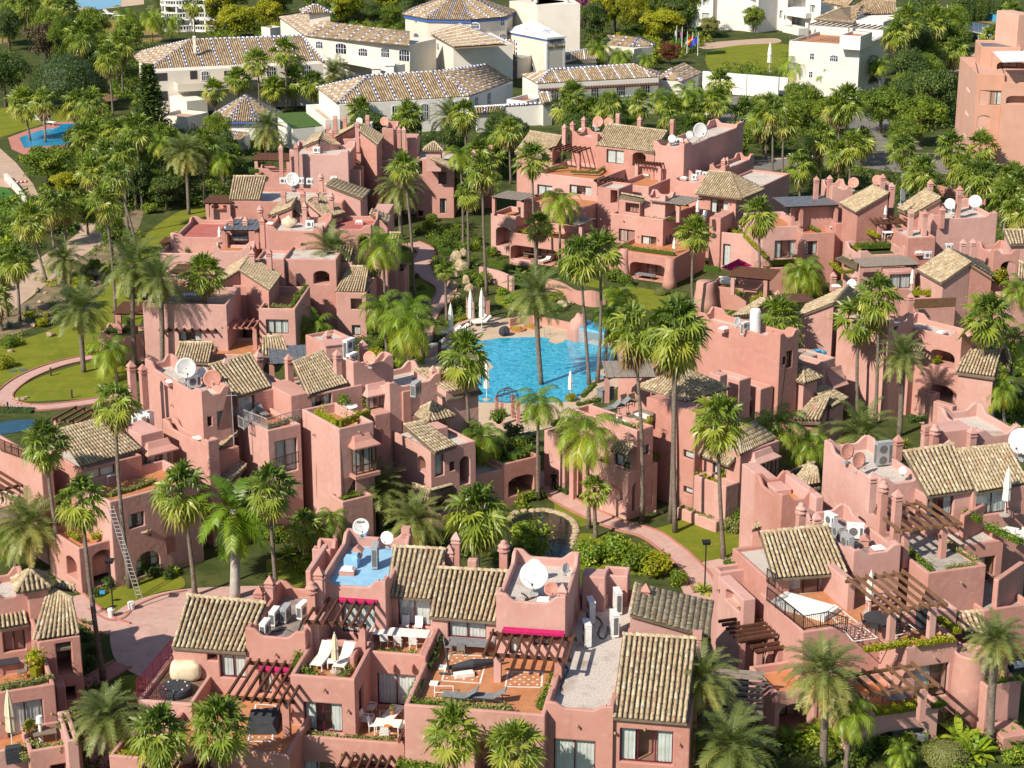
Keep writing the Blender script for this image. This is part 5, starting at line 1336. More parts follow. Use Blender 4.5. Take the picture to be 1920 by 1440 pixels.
box(1850,605,3.8,X=2135,d=5,pd=0.7,floor='turf',o=[('f',1895,715,2085,800,'open')]);box(1640,690,3.4,X=1860,d=5,top='n')
box(1100,60,10.0,X=1165,d=1.2,top='n');box(1000,40,10.4,X=1390,d=4.5,top='w',pd=0.5,floor='gravel_roof')
sheet_at(480,360)
M6=box(728,1322,12.2,X=1032,D=672,top='w',pd=0.55,floor='gravel_roof');bay(M6,'f',812,1520,985,1618)
box(495,1130,11.4,X=720,d=3.0,top='n')
full()
roof((441,744),(509,724),10.95,(472,663),(392,686));roof((576,741),(652,718),10.85,(606,659),(549,681))
roof((838,735),(905,722),9.6,(880,690),(772,694),slope=22,under=0)
for x,y,z,h,k in ((245,676,13.6,3.2,0),(267,682,13.4,3.0,0),(422,671,13.0,2.0,0),(541,663,13.2,2.4,0),(632,655,13.5,2.8,0),(614,619,12.9,1.7,0),(680,637,12.9,1.6,0),(812,685,11.4,1.8,0),(824,690,11.2,1.8,0),(484,658,12.0,1.6,0)): chimney(x,y,z,h,k)
roof((490,664),(545,668),9.2,(530,630),(492,632),slope=22);pergola(507,680,9.6,X=585,d=5,solid='slate_panel',post=2.0,r=10)
# ---- central right block ---------------------------------------------------
building('apartment_block','pink apartment block with hipped tile roof and furnished deck','right of the pool',1250,965,42)
sheet_at(960,720)
C1=box(872,665,4.2,X=1094,D=602,pd=0.8,o=[('l',702,738,832,892,'open'),('f',905,740,1052,905,'open')])
C2=box(938,350,7.6,X=1062,D=455,pd=0.8,o=[('l',770,490,882,645,'door'),('f',972,472,1028,522,'win')]);wall_lamps(C2,'l',[(700,330)])
roof((740,490),(870,535),6.0,(915,460),(790,425),zr=6.6)
C3=box(1378,218,8.7,X=1500,D=1008,top='n',o=[('l',1285,490,1382,582,'win'),('l',1285,762,1367,842,'win')])
hip(1290,-115,10.4,8.75,2.75,r=42)
C4=box(1712,525,6.0,X=2010,D=1392,top='n',o=[('l',1505,575,1600,705,'door'),('l',1482,822,1602,962,'door')]);bay(C4,'f',1790,590,1935,735,0.6,'wood_brown')
roof((1708,525),(1985,402),6.05,(1820,285),(1690,345),zr=7.4)
C5=box(1605,770,3.6,X=1702,D=1365,pd=0.6,floor='soil');roof((1392,525),(1625,612),5.0,(1672,562),(1432,474),zr=5.5)
box(1530,1035,0.95,w=0.5,D=1238,top='n')
box(395,400,5.0,w=4.0,D=240,pd=0.7,floor='turf');box(460,505,4.4,w=0.5,d=0.5,top='n')
sheet_at(960,360)
box(1112,1248,9.4,X=1180,D=798,top='n');pergola(705,1380,9.3,X=1075,d=4.4,solid='wood_grey',post=2.2,r=2)
stair=box(1240,1420,8.6,X=1400,D=1100,top='n')
sheet_at(960,720);b=box(1865,40,6.2,X=1960,D=1560,pd=0.5,floor='gravel_roof',o=[('l',1690,118,1790,230,'open'),('l',1880,90,1900,130,'small')]);hood(b,'l',1665,45,1805,120);box(1705,-25,7.4,w=1.6,D=1480,pd=0.4,floor='gravel_roof');box(1560,-60,8.4,w=1.0,d=1.2,top='n')
sheet_at(1440,720);b=box(165,80,4.6,X=300,D=-60,pd=0.5,o=[('l',20,110,130,200,'open')]);
# ---- upper right block of the pool court -----------------------------------
building('apartment_block','pink apartment block with tank roof and loggias','at the right of the middle',1640,800,42)
sheet_at(1440,360)
N1=box(92,1108,10.5,X=235,D=-545,top='w',pd=0.6,floor='gravel_roof',o=[('f',110,1240,135,1290,'small'),('f',140,1200,178,1310,'win')])
zr=roof((292,845),(228,930),9.0,(490,830),(602,704),slope=24,under=0)
roof((566,882),(696,770),9.0,(602,704),(490,830),zr=zr,under=0)
N3=box(1452,1108,8.5,X=1610,D=960,top='w',pd=0.5,floor='gravel_roof',o=[('l',1222,1170,1392,1335,'open'),('l',1225,1432,1382,1590,'open')])
b=box(1065,1180,6.6,X=1160,D=640,top='n',o=[('l',940,920,970,1030,'win')])
box(1385,1365,3.8,X=1420,D=1150,top='w',pd=0.6,floor='soil');box(1240,1560,2.6,X=1290,D=1120,top='w',pd=0.6,floor='soil')
box(905,1010,9.4,X=1095,d=6,top='w',pd=0.5,floor='gravel_roof',o=[('f',940,910,975,1030,'win')])
roof((1405,1338),(1702,1380),5.8,(1752,1195),(1478,1188),slope=24,under=0)
roof((985,1160),(1150,1205),6.7,(1178,1165),(1020,1098),zr=7.3);roof((1650,1100),(1820,1290),6.2,(1800,1180),(1640,1090),zr=7.0)
sheet_at(1440,360);N4=box(418,1268,6.6,X=508,D=195,pd=0.9,floor='concrete')
hip(262,1316,7.0,6.1,1.3,tower=0);hood(N4,'f',440,1330,540,1420)
b=box(100,1440,5.6,X=330,D=-120,top='n')
sheet_at(1440,720)
roof((180,262),(392,268),3.6,(478,72),(330,118),slope=24,under=0);roof((478,172),(602,102),3.9,(430,8),(330,45),slope=22,under=0)
box(280,350,2.6,X=520,d=4,top='n',o=[('f',262,352,318,430,'open')]);box(90,120,4.4,w=3,D=-80,pd=0.6)
b=box(1700,300,3.2,X=1760,D=1370,top='n',o=[('l',1525,245,1615,350,'win')])
box(1385,170,4.2,X=1420,D=1240,top='n')
roof((105,720),(390,620),3.2,(350,590),(190,650),zr=4.4)
# ---- right block -----------------------------------------------------------
building('apartment_block','pink apartment block with stepped gables, hedged planter and grey canopies','on the right edge',1700,590,10)
sheet_at(1440,360)
b=box(-40,265,6.6,X=268,d=8,pd=0.8,o=[('f',55,368,216,492,'door')]);wall_lamps(b,'f',[(245,380)])
b=box(262,312,6.2,X=505,d=6,pd=0.4,o=[('f',285,372,366,468,'win')])
box(-40,572,3.2,X=216,d=3.5,pd=0.6,floor='soil');box(450,320,5.6,X=506,d=1.2,top='n')
pergola(130,105,9.2,X=528,d=5.0,solid='slate_panel',post=2.3,posts=(0.32,0.98))
box(180,100,9.0,X=530,d=0.8,top='n',o=[('f',205,150,255,220,'open')])
zr=roof((538,82),(660,152),9.3,(908,8),(785,-52),slope=24,under=0)
box(505,235,6.9,X=835,d=3.0,top='n',o=[('f',628,150,690,225,'door')])
zr=roof((968,120),(1082,168),9.3,(1300,45),(1180,-25),slope=24,under=0)
b=box(1238,205,9.6,X=1722,d=8,top='w',pd=0.6,floor='gravel_roof');box(1048,345,8.2,X=1260,d=5,top='n')
pergola(812,232,8.3,X=1150,d=3.4,n=9,post=2.0,posts=(0.1,0.42))
b=box(690,476,6.2,X=1205,D=575,top='w',pd=0.6,floor='soil');wall_lamps(b,'l',[(625,470)])
box(1020,440,6.6,X=1215,d=5.5,top='w',pd=0.5,floor='gravel_roof')
roof((505,492),(665,575),4.6,(672,530),(560,476),zr=5.4)
pergola(712,555,6.3,X=1135,d=3.6,solid='wood_grey',post=2.3,posts=(0.95,))
box(900,600,5.9,X=1110,d=2,top='n',o=[('f',918,622,1068,722,'door')])
zr=roof((1122,582),(1302,684),6.6,(1522,530),(1350,424),slope=24,under=0)
roof((1700,642),(1600,520),6.6,(1350,424),(1522,530),zr=zr,under=0)
b=box(1095,872,4.4,X=1408,d=4,pd=0.5,floor='soil')
mb=MB();O_,a_,n_=face(b,'f')
for k in range(64): mb.box(O_+a_*(b.w*k/64)+V((0,0,4.4)),a_*(b.w/64*0.8),n_*0.04,V((0,0,0.95+0.05*(k % 3))))
part('reed_screen',mb,'wood_brown',BLD)
box(1690,470,7.4,X=1885,d=4.5,top='w',pd=0.5,floor='gravel_roof',o=[('f',1752,525,1845,640,'open')])
roof((1812,390),(1960,385),8.6,(1960,285),(1765,285),slope=24,under=0);roof((1870,650),(1990,640),6.0,(1990,540),(1880,520),slope=24,under=0)
roof((1740,882),(1960,882),3.4,(1960,832),(1740,832),zr=4.4,under=0);box(1790,800,5.0,X=1990,d=3,top='n');box(1830,885,3.3,X=1990,d=2,top='n',o=[('f',1850,925,1900,1000,'win')])
for x,y,z,h,k in ((1075,132,11.0,3.2,0),(1180,132,11.0,3.0,0),(1310,105,11.2,1.8,0),(1435,-12,12.4,2.6,2),(1465,352,9.4,2.6,0),(1540,350,9.4,2.6,0),(650,605,7.0,1.6,0),(492,598,6.6,1.4,0),(1072,755,6.6,2.2,0),(75,735,6.0,1.6,0)): chimney(x,y,z,h,k)
pergola(65,830,5.6,X=355,d=3,solid='wood_dark',post=1.8)
sheet_at(1440,0)
for x,y,z,h,k in ((365,1320,12.0,2.4,0),(465,1312,12.0,2.4,0),(862,1302,12.8,2.8,0),(930,1368,12.4,2.2,0),(1220,1345,12.4,2.2,0),(1440,1392,12.2,2.0,0)): chimney(x,y,z,h,k)
box(480,1425,10.4,X=640,d=4,top='w',pd=0.5,floor='gravel_roof');box(860,1395,11.2,X=960,d=3,top='n')
sheet_at(960,360)
box(1482,188,6.4,X=1566,D=1725,top='n',r=-28)
b=box(1560,300,4.6,X=1920,d=4.5,pd=0.4,floor='soil',r=-24,o=[('f',1585,390,1632,560,'win')])
b=box(1480,705,2.6,X=1840,d=5,pd=0.7,r=-20)
mb=MB();mb.lathe(G(1445,880,0),[(1.5,-0.2),(1.35,1.0),(1.1,2.3),(1.05,3.2),(0.9,3.35)],20);part('rounded_buttress',mb,'stucco',BLD,True)
pergola(1640,625,4.9,X=1930,d=4.0,n=8,post=2.0,beams='u',posts=(0.05,0.9),r=-20)
roof((1645,928),(1800,915),4.6,(1920,800),(1855,800),slope=20,under=0)
# ---- back middle block -----------------------------------------------------
building('apartment_block','pink stepped apartment block with curtained doors and planted balconies','behind the pool lawn',1200,535,-30)
sheet_at(960,0)
box(632,1098,11.2,X=1068,d=5.5,top='n',o=[('f',710,1112,836,1235,'door'),('f',905,1140,1000,1255,'open')])
roof((628,1088),(1066,1140),11.3,(1166,986),(710,928))
b=box(1060,1085,12.2,X=1292,D=1518,top='w',pd=0.6,floor='gravel_roof')
box(450,1015,12.2,X=642,d=4,top='w',pd=0.5,floor='gravel_roof')
roof((20,1140),(282,1190),9.4,(376,1022),(134,986),slope=24,under=0)
pergola(282,1115,10.8,X=500,d=4.2,n=7,post=2.2)
b=box(158,1292,8.6,X=640,d=9,pd=0.7,o=[('f',190,1384,300,1500,'door'),('f',432,1384,592,1480,'door')])
box(790,1375,8.2,X=1026,D=1192,pd=0.6);box(720,1190,9.4,w=0.3,d=6.0,top='n')
pergola(620,1350,8.6,X=800,d=2.6,n=6,post=2.0,posts=())
pergola(925,1215,9.9,X=1110,d=4.0,n=9,post=2.4)
box(1185,1350,8.6,X=1432,d=5,top='w',pd=0.5,floor='gravel_roof')
zr=roof((1375,1452),(1722,1492),8.3,(1642,1298),(1480,1284),slope=24,clip=True)
roof((1722,1492),(1892,1420),8.3,(1642,1298),zr=zr,clip=True)
for x,y,z,h,k in ((395,928,13.6,2.8,0),(455,908,13.8,2.8,0),(540,872,14.0,2.8,0),(798,845,14.4,3.0,2),(960,870,14.2,2.6,0),(1205,888,14.2,3.2,2),(1180,1065,12.4,3.4,0),(1278,1035,13.0,2.0,0),(1310,1035,13.0,2.0,0),(1590,1180,10.2,2.0,0),(1614,1176,10.2,2.0,0)): chimney(x,y,z,h,k)
box(1480,1260,8.8,X=1600,D=1700,top='w',pd=0.5,floor='gravel_roof')
sheet_at(960,360)
b=box(1378,12,8.1,X=1682,D=1795,top='n',o=[('f',1490,50,1616,168,'door')]);wall_lamps(b,'f',[(1435,50),(1640,85)])
D8=box(742,158,6.2,X=1134,D=1232,pd=0.7,o=[('f',802,275,918,385,'door'),('f',970,325,1080,445,'door'),('r',1148,340,1200,415,'win')]);wall_lamps(D8,'f',[(840,215),(1098,355),(948,330)])
box(985,40,8.4,X=1150,d=3,top='w',pd=0.4);pergola(1040,62,8.2,X=1310,d=4.5,solid='wood_grey',post=2.1,posts=(0.75,))
box(800,60,7.9,X=960,d=2,top='n',o=[('f',852,65,980,165,'win')]);roof((785,48),(968,78),7.9,(998,45),(822,12),zr=8.6)
b=box(730,428,3.3,X=1222,d=9,pd=0.5,floor='terracotta',o=[('f',742,492,800,572,'open'),('f',885,520,1142,672,'open')])
for x,y in ((835,640),(1180,715)):
    mb=MB();mb.lathe(G(x,y,0),[(0.95,-0.2),(0.8,0.8),(0.62,2.0),(0.55,3.5),(0.5,3.55)],14);part('tapered_column',mb,'stucco',BLD,True)
b=box(-20,302,3.6,X=440,d=8,pd=0.6,o=[('f',-10,395,345,575,'open')]);box(-20,505,0.9,X=165,d=1.0,pd=0.3,floor='soil')
box(80,62,6.6,X=550,d=7,pd=0.6,o=[('f',215,210,255,300,'win')]);box(590,112,6.0,X=748,d=5,top='n',o=[('f',610,195,742,352,'door')])
pergola(180,200,6.0,X=520,d=3.8,solid='wood_grey',post=2.1)
box(-160,160,5.2,X=30,d=5,pd=0.6,o=[('f',-120,260,-10,420,'open')])
pergola(-150,30,7.6,X=80,d=4,solid='wood_grey',post=2)
box(640,-40,8.8,X=800,d=4,top='n',o=[('f',740,-20,790,90,'open')])
# ---- back left block -------------------------------------------------------
building('apartment_block','long pink apartment block stepping back with many small chimneys','left of the central path',440,680,-4)
sheet_at(0,360)
b=box(1068,835,7.0,X=1698,d=7,pd=0.7,floor='paving_buff',o=[('f',1338,1035,1512,1122,'door')])
railing([(1250,825),(1690,828)],7.0,0.6,'iron_brown');pergola(1195,1030,4.4,X=1612,d=2.4,n=8,post=2.2,posts=(0.3,))
box(735,1075,2.7,X=1078,d=4,pd=0.5,floor='soil',top='w',lift=0.2);box(1080,1068,3.2,X=1240,d=3,pd=0.4,floor='soil')
roof((1298,1262),(1572,1278),2.6,(1602,1130),(1345,1130),slope=24,under=0)
roof_z=roof((1722,560),(1648,680),7.5,(1796,588),(1870,478),slope=25,under=0)
full();roof((506,544),(527,515),7.5,(468,480),(449,507),zr=roof_z,under=0);sheet_at(0,360)
box(1570,1215,2.4,X=1920,d=6,pd=0.3);pergola(1665,1010,4.6,X=1912,d=3.0,n=6,post=2.3,mat='kerb_red')
box(1700,700,6.9,X=1925,d=5,top='n',o=[('f',1755,1000,1905,1110,'door')])
box(860,905,4.4,w=0.4,d=0.4,top='n');pergola(865,905,4.6,X=1075,d=4,n=8,post=2.0,beams='u',posts=(0.1,))
box(1190,458,7.3,X=1885,d=6,pd=0.6,floor='paving_buff',top='p');b=box(1300,338,8.7,X=1705,d=9,top='w',pd=0.5,floor='red_paint',lift=0.4)
box(1275,310,8.6,X=1312,d=0.6,top='n');pergola(1665,275,9.8,X=1930,d=5,solid='slate_panel',post=2.0)
box(1590,440,7.8,X=1880,d=3,top='w',pd=0.3);pergola(1300,600,6.2,X=1420,d=3.2,n=8,post=1.8,beams='u');pergola(1215,385,7.4,X=1275,d=2.5,n=6,post=1.6,beams='u')
for x,y,z,h,k in ((1733,182,10.8,3.2,0),(1838,182,10.8,3.2,0),(1890,425,9.8,2.2,0)): chimney(x,y,z,h,k)
box(1545,130,8.2,X=1760,d=4,top='w',pd=0.6);pergola(1545,75,9.4,X=1715,d=3.5,n=9,post=1.6,beams='u')
sheet_at(480,360)
b=box(18,872,5.9,X=293,d=9,pd=0.85,o=[('f',75,958,246,1066,'win')]);wall_lamps(b,'r',[(345,845)])
b=box(195,502,8.3,X=600,d=6,top='n',o=[('f',430,592,552,692,'open'),('f',190,610,255,760,'win')])
box(425,668,5.4,X=592,d=3.5,pd=0.7)
box(385,830,3.4,X=500,d=3,top='n',o=[('f',395,830,490,920,'open')])
b=box(600,755,5.0,X=824,D=872,top='n',o=[('f',712,800,796,882,'win'),('f',720,1000,785,1076,'win'),('r',835,690,860,760,'win')])
roof((592,742),(822,748),5.05,(848,560),(700,560),slope=24)
box(610,522,7.3,X=722,d=4,top='n');roof((604,515),(708,517),7.4,(742,402),(628,408),slope=24)
b=box(790,505,6.6,X=985,d=12,top='n',o=[('r',1000,600,1090,700,'open')]);roof((985,440),(1062,442),6.7,(1086,308),(1000,308),slope=24,under=0)
roof((820,940),(905,962),2.9,(918,905),(840,888),zr=3.5);roof((850,625),(930,635),5.6,(940,590),(860,580),zr=6.2)
box(985,595,4.0,X=1115,d=4,pd=0.6,floor='soil');box(1000,800,1.2,X=1110,d=4,pd=0.4,floor='soil')
b=box(75,288,10.0,X=502,d=7,top='w',pd=0.6,floor='gravel_roof',o=[('f',338,385,382,427,'small')])
box(515,278,9.4,X=862,d=7,top='w',pd=0.5,floor='red_paint',o=[('f',765,330,850,440,'open')]);box(0,500,8.4,X=210,d=4,top='n')
box(860,170,9.0,X=985,d=6,top='n')
roof((190,75),(95,182),10.2,(266,112),(306,46),slope=25,under=6);roof((346,182),(420,118),10.2,(306,46),(266,112),slope=25,under=6)
roof((525,192),(670,152),10.0,(480,8),(384,72),slope=22,under=6);roof((998,222),(1012,180),8.9,(874,130),(856,170),zr=9.7)
for x,y,z,h,k in ((30,100,11.6,2.4,1),(45,185,11.2,2.8,0),(97,425,10.2,2.4,0),(205,-10,12.6,2.4,2),(350,-15,12.6,2.4,0),(362,75,12.0,2.4,0),(450,0,12.4,2.4,0),(563,5,12.4,2.6,1)): chimney(x,y,z,h,k)
full()
roof((429,374),(488,374),9.6,(500,331),(437,331),slope=24);box(430,377,9.4,X=642,d=8,pd=0.5,floor='gravel_roof')
roof((680,373),(694,357),9.6,(627,335),(611,346),slope=20,under=0)
sheet_at(480,0)
b=box(250,1155,11.0,X=692,d=7,top='w',pd=0.5,floor='gravel_roof');box(10,1292,8.2,X=785,d=3.0,top='w',pd=0.5)
pergola(-10,1195,9.8,X=245,d=4,n=9,post=1.8,beams='u')
roof((432,1005),(354,1096),11.2,(466,1050),(502,984),slope=25,under=0);roof((562,1090),(642,1085),11.2,(502,984),(466,1050),slope=25,under=0)
roof((640,980),(590,1032),11.6,(735,950),(748,925),slope=22,under=0);roof((912,1086),(957,1018),11.6,(800,924),(780,985),slope=22,under=0)
box(600,1040,11.2,X=862,d=6,top='n');box(945,990,11.6,X=1032,d=6,top='w',pd=0.5,floor='gravel_roof');box(890,1210,8.0,X=1050,d=5,top='n')
b=box(1200,1192,8.2,X=1482,d=6,top='n',o=[('f',1368,1292,1428,1382,'win'),('f',1205,1208,1248,1312,'open'),('f',1380,1490,1430,1600,'win'),('f',1205,1580,1255,1720,'open')])
roof((1458,1258),(1522,1242),8.2,(1340,1178),(1308,1190),zr=8.9);hip(1335,1062,10.9,9.9,1.35,tower=7)
for x,y,z,h,k in ((185,1082,12.6,3.4,0),(300,1078,12.6,4.2,0),(540,925,13.4,2.2,2),(592,862,13.8,2.6,2),(665,862,13.8,2.2,2),(835,858,14,2.8,2),(758,910,13.6,3.4,2),(562,968,13.0,2.8,0),(1072,948,12.6,2.2,0),(1108,948,12.6,2.2,0),(485,1300,11.6,1.6,1),(1632,1118,9.6,1.8,0)): chimney(x,y,z,h,k)
box(1100,1030,10.8,w=2.0,d=3,top='n');box(1640,1140,8.0,X=1765,d=3,top='w',pd=0.4)
# ---- right front block -----------------------------------------------------
building('apartment_block','pink apartment block with tiled terrace, empty white tub and timber pergolas','in the right foreground',1640,1420,18)
sheet_at(1440,720)
R1=box(838,760,10.6,X=1195,D=418,top='w',pd=0.6,floor='gravel_roof')
roof((1195,838),(1538,790),10.2,(1398,452),(1012,512));roof((1560,808),(1960,735),10.2,(1800,455),(1415,498))
box(1190,845,10.0,X=1540,d=5,top='n',o=[('f',1195,838,1385,985,'door')]);box(1540,815,10.0,X=1990,d=5,top='n',o=[('f',1570,810,1800,960,'door')])
b=box(1200,1420,7.3,X=1640,d=7.5,pd=0.4,floor='concrete');box(360,850,9.0,X=420,d=5,top='n')
box(1440,980,8.9,w=0.35,d=4.0,top='n',r=-42)
box(100,880,8.6,X=355,d=4.5,top='w',pd=0.6,o=[('f',70,930,100,1010,'open')]);box(62,800,8.4,X=180,d=6,top='n')
pergola(985,1100,9.5,X=1440,d=4.6,n=7,post=2.6,mat='wood_brown',posts=(0.15,0.78))
R2=box(640,1290,8.4,X=1000,d=8,top='w',pd=0.7,floor='roof_felt',lift=0.4)
roof((42,1455),(602,1412),7.6,(452,1062),(-60,1118),single=True)
for x,y,z,h,k in ((252,888,10.6,2.6,1),(365,960,9.8,1.6,0),(785,655,12.4,2.2,0),(870,722,12.2,3.2,1),(975,790,11.9,3.8,0),(980,380,11.6,2.2,0),(1255,300,12.4,2.2,1),(1535,318,12.4,2.2,0),(1360,415,11.6,1.2,0),(1190,300,12.2,2.0,2)): chimney(x,y,z,h,k)
box(1290,360,11.6,X=1540,d=2.0,top='n');box(1580,400,11.4,X=1900,d=6,top='w',pd=0.6,floor='gravel_roof')
roof((135,780),(395,740),7.0,(372,640),(300,592),slope=18,under=0);roof((-120,1090),(60,1040),5.4,(70,830),(-10,870),slope=22)
b=box(1430,1215,7.2,X=1770,d=3.0,top='n',o=[('f',1565,1310,1692,1470,'door')])
sheet_at(1440,1080)
b=box(1240,15,6.9,X=1625,d=6,top='n',o=[('f',1308,122,1545,255,'door')]);wall_lamps(b,'f',[(1438,40)])
R3=box(262,420,6.2,X=1110,D=-60,pd=0.35,grid=True,o=[('f',672,740,1000,950,'open')])
box(600,40,8.0,X=660,d=4,top='n')
b=box(-10,20,7.4,X=560,d=5.5,top='n',o=[('f',168,10,490,195,'door')])
railing([(-10,185),(265,405),(448,372),(590,420)],6.2,0.95,'black_paint',0.13)
inlay([(640,490),(820,465),(500,215),(420,235)],5.885,6,16);inlay([(960,445),(1125,410),(930,270),(760,300)],5.885,6,9);railing([(-10,45),(50,90)],7.2,0.95,'black_paint',0.13)
b=box(1040,535,5.8,X=1425,d=5,pd=0.35,floor='terracotta',top='p',o=[('f',1110,690,1340,895,'door')]);wall_lamps(b,'f',[(1240,600),(1408,690)])
mb=MB();p_=G(1530,560,5.0);prof=[(1.25,-5.5),(1.2,-2.0),(1.1,-0.2),(1.14,0.0),(1.0,0.02),(0.95,-0.25),(0.9,-0.25)];mb.lathe(p_,prof,24);part('rounded_planter',mb,'stucco',BLD,True)
b=box(620,1055,2.6,X=1285,d=5,pd=0.6,o=[('f',800,1190,1160,1500,'open')]);wall_lamps(b,'f',[(1150,1100)])
box(60,880,3.2,X=380,d=4,pd=0.6,o=[('f',90,980,330,1200,'open')]);box(380,760,3.8,X=640,d=5,top='n')
pergola(895,265,8.4,X=1330,d=5.4,n=7,post=2.2,mat='wood_brown',posts=(0.13,0.83));pergola(700,905,4.9,X=1275,d=3.2,n=7,post=2.2,mat='wood_brown',posts=(0.08,0.84))
pergola(1740,620,4.7,X=2000,d=3.5,n=5,post=2.2,mat='wood_brown',posts=(0.2,));box(1640,830,3.4,X=1905,d=4,pd=0.5);box(1760,1215,0.9,X=1960,d=2,top='n')
roof((1480,420),(1660,440),4.9,(1600,265),(1395,285),slope=22,under=0)
box(1240,300,5.9,X=1420,d=1.6,top='w',pd=0.3,lift=0.3);box(1000,270,6.6,w=0.3,d=0.3,top='n')
box(1690,20,6.6,w=0.4,d=4,top='n',r=-40);box(1620,260,4.6,X=1990,d=6,pd=0.5,floor='concrete')
pergola(-60,560,4.0,X=110,d=2.6,n=5,post=2.0,mat='wood_dark',beams='u')
sheet_at(960,1080)
b=box(1735,180,6.4,X=1830,D=1545,top='n',o=[('l',1600,75,1700,275,'arch')]);wall_lamps(b,'l',[(1560,100),(1715,230)])
box(1560,-25,6.6,X=1780,d=1.2,pd=0.4,floor='soil')
pergola(1730,480,4.6,X=1960,d=3.0,n=6,post=2.0,beams='u')
# ================================================================== white hotel and other buildings beyond
def arch_windows(b,pts,f='f'):
    for x0,y0,x1,y1 in pts:
        s0,z1=hit(b,f,x0,y0);s1,z0=hit(b,f,x1,y1);O,a,n=face(b,f);up=V((0,0,1));w,h=abs(s1 - s0),z1 - z0;q=O+a*min(s0,s1)+up*z0
        def rim(e,d0,d1):
            mb=MB();pr=[(-e,-e),(w+e,-e),(w+e,h - w*0.2)]+[(w/2+(w/2+e)*math.cos(t_),h - w*0.2+(w*0.2+e)*math.sin(t_)) for t_ in [math.pi*k/8 for k in range(1,8)]]+[(-e,h - w*0.2)]
            m_=len(pr);mb.add([q+a*s+up*t_+n*d1 for s,t_ in pr]+[q+a*s+up*t_+n*d0 for s,t_ in pr],[tuple(range(m_)),tuple(range(m_,2*m_))[::-1]]+[(i,i+m_,(i+1) % m_+m_,(i+1) % m_) for i in range(m_)]);return mb
        fr=part('window',rim(0.16,-0.02,0.06),'frame_white',BLD);part('pane',rim(0.0,0.055,0.09),'panel_solar',fr)
        mb=MB()
        for k in (1,2,3):
            if w > 1.0 or k == 2: mb.box(q+a*(w*k/4 - 0.04)+n*0.09,a*0.08,n*0.03,up*h)
        mb.box(q+up*h*0.5+n*0.09,a*w,n*0.03,up*0.07);part('mullion',mb,'frame_white',fr)
def far(name,desc,zone,x,y,wall='render_cream',tile='roof_tile_hotel'): return building(name,desc,zone,x,y,0,wall,'frame_white',tile)
S_=0.42
far('hotel_wing','cream two-storey hotel wing with striped tile roof and balconies','at the upper left',430,215)
full()
z1=zt(279,135,214)
b=box(279,135,z1,B=(606,119),d=12,top='n',bev=0);arch_windows(b,[(378,134,391,150),(458,136,470,150),(500,125,517,142),(566,122,582,140)])
for x0,y0,x1,y1 in ((283,138,314,151),(287,172,315,189),(356,133,370,148),(420,133,450,150)):
    s0,z1=hit(b,'f',x0,y0);s1,z0=hit(b,'f',x1,y1);O,a,n=face(b,'f');mb=MB();mb.box(O+a*s0+V((0,0,z0)) - n*0.3,a*(s1 - s0),n*0.35,V((0,0,z1 - z0)));part('opening',mb,'metal_dark',BLD)
z2=zt(333,158,216);box(333,158,z2,B=(600,142),d=3,top='p',pd=0.8,t=0.2,floor='paving_sand',zb=z2 - 1.4,bev=0)
zr=roof((277,133),(608,117),z1+0.2,(566,67),(356,75),slope=24,clip=True,hotel=True,sp=S_);roof((246,101),(277,133),z1+0.2,(356,75),zr=zr,clip=True,hotel=True,sp=S_)
box(318,180,3.2,B=(350,190),d=4,top='n',bev=0);box(298,215,3.4,B=(352,220),d=6,top='p',pd=0.6,floor='paving_buff',bev=0);box(318,232,2.2,B=(362,232),d=4,top='p',floor='paving_buff',bev=0)
chimney(364,66,zr+1.6,2.4,2)
far('hotel_wing','cream hotel wing with small square turret','behind the tall palms at top centre',700,110)
sheet_at(480,0)
z1=zt(375,275,600)
b=box(375,275,z1,B=(1150,335),d=10,top='n',bev=0);arch_windows(b,[(450,308,500,362),(598,322,678,405),(770,360,835,420),(940,355,1000,430),(1075,370,1150,460)])
z2=zt(545,400,620);box(545,400,z2,B=(1040,490),d=2.5,top='p',pd=0.7,t=0.2,floor='paving_sand',zb=z2 - 1.4,bev=0)
roof((372,270),(1150,340),z1+0.15,(1150,232),(560,175),slope=22,clip=True,hotel=True,sp=S_,caps=False);roof((172,130),(372,270),z1+0.15,(560,175),(360,88),slope=22,hotel=True,sp=S_,clip=True,caps=False)
box(182,145,z1 - 0.1,B=(375,275),d=9,top='n',bev=0);box(105,210,zt(105,210,420),B=(190,200),d=3,top='p',bev=0)
z3=zt(400,100,560);b=box(400,100,z3,B=(555,98),d=4.5,top='n',bev=0,zb=z1);hip(445,30,z3+1.6,z3+0.1,2.9,r=12,hotel=True,sp=S_)
far('hotel_rotunda','big cream octagonal rotunda with blue-trimmed tile roof','at the top centre',870,110)
sheet_at(480,0)
P=G(1520,560,0);zt_=zt(1520,140,560);R=11.5;zz=[P+V((0,10.5,0))+V((R*math.cos(RAD(22.5+45*k - 10)),R*math.sin(RAD(22.5+45*k - 10)),0)) for k in range(8)]
mb=MB();mb.prism(zz,-0.4,zt_);part('wall',mb,'render_cream',BLD)
c=P+V((0,10.5,zt_+4.2))
for k in range(8):
    a,b_=zz[k],zz[(k+1) % 8];cc=V((c.x,c.y,zt_));A=cc+(V((a.x,a.y,zt_)) - cc)*1.05;Bq=cc+(V((b_.x,b_.y,zt_)) - cc)*1.05;roof_plane([A,Bq,c],clip=True,hotel=True,sp=S_,caps=True)
mb=MB();zq=[V((c.x,c.y,0))+(p - V((c.x,c.y,0)))*1.03 for p in zz];mb.prism([(p.x,p.y) for p in zq],zt_ - 0.75,zt_ - 0.35);part('cornice',mb,'blue_trim',BLD)
fb=Vol();d_=zz[5] - zz[4];
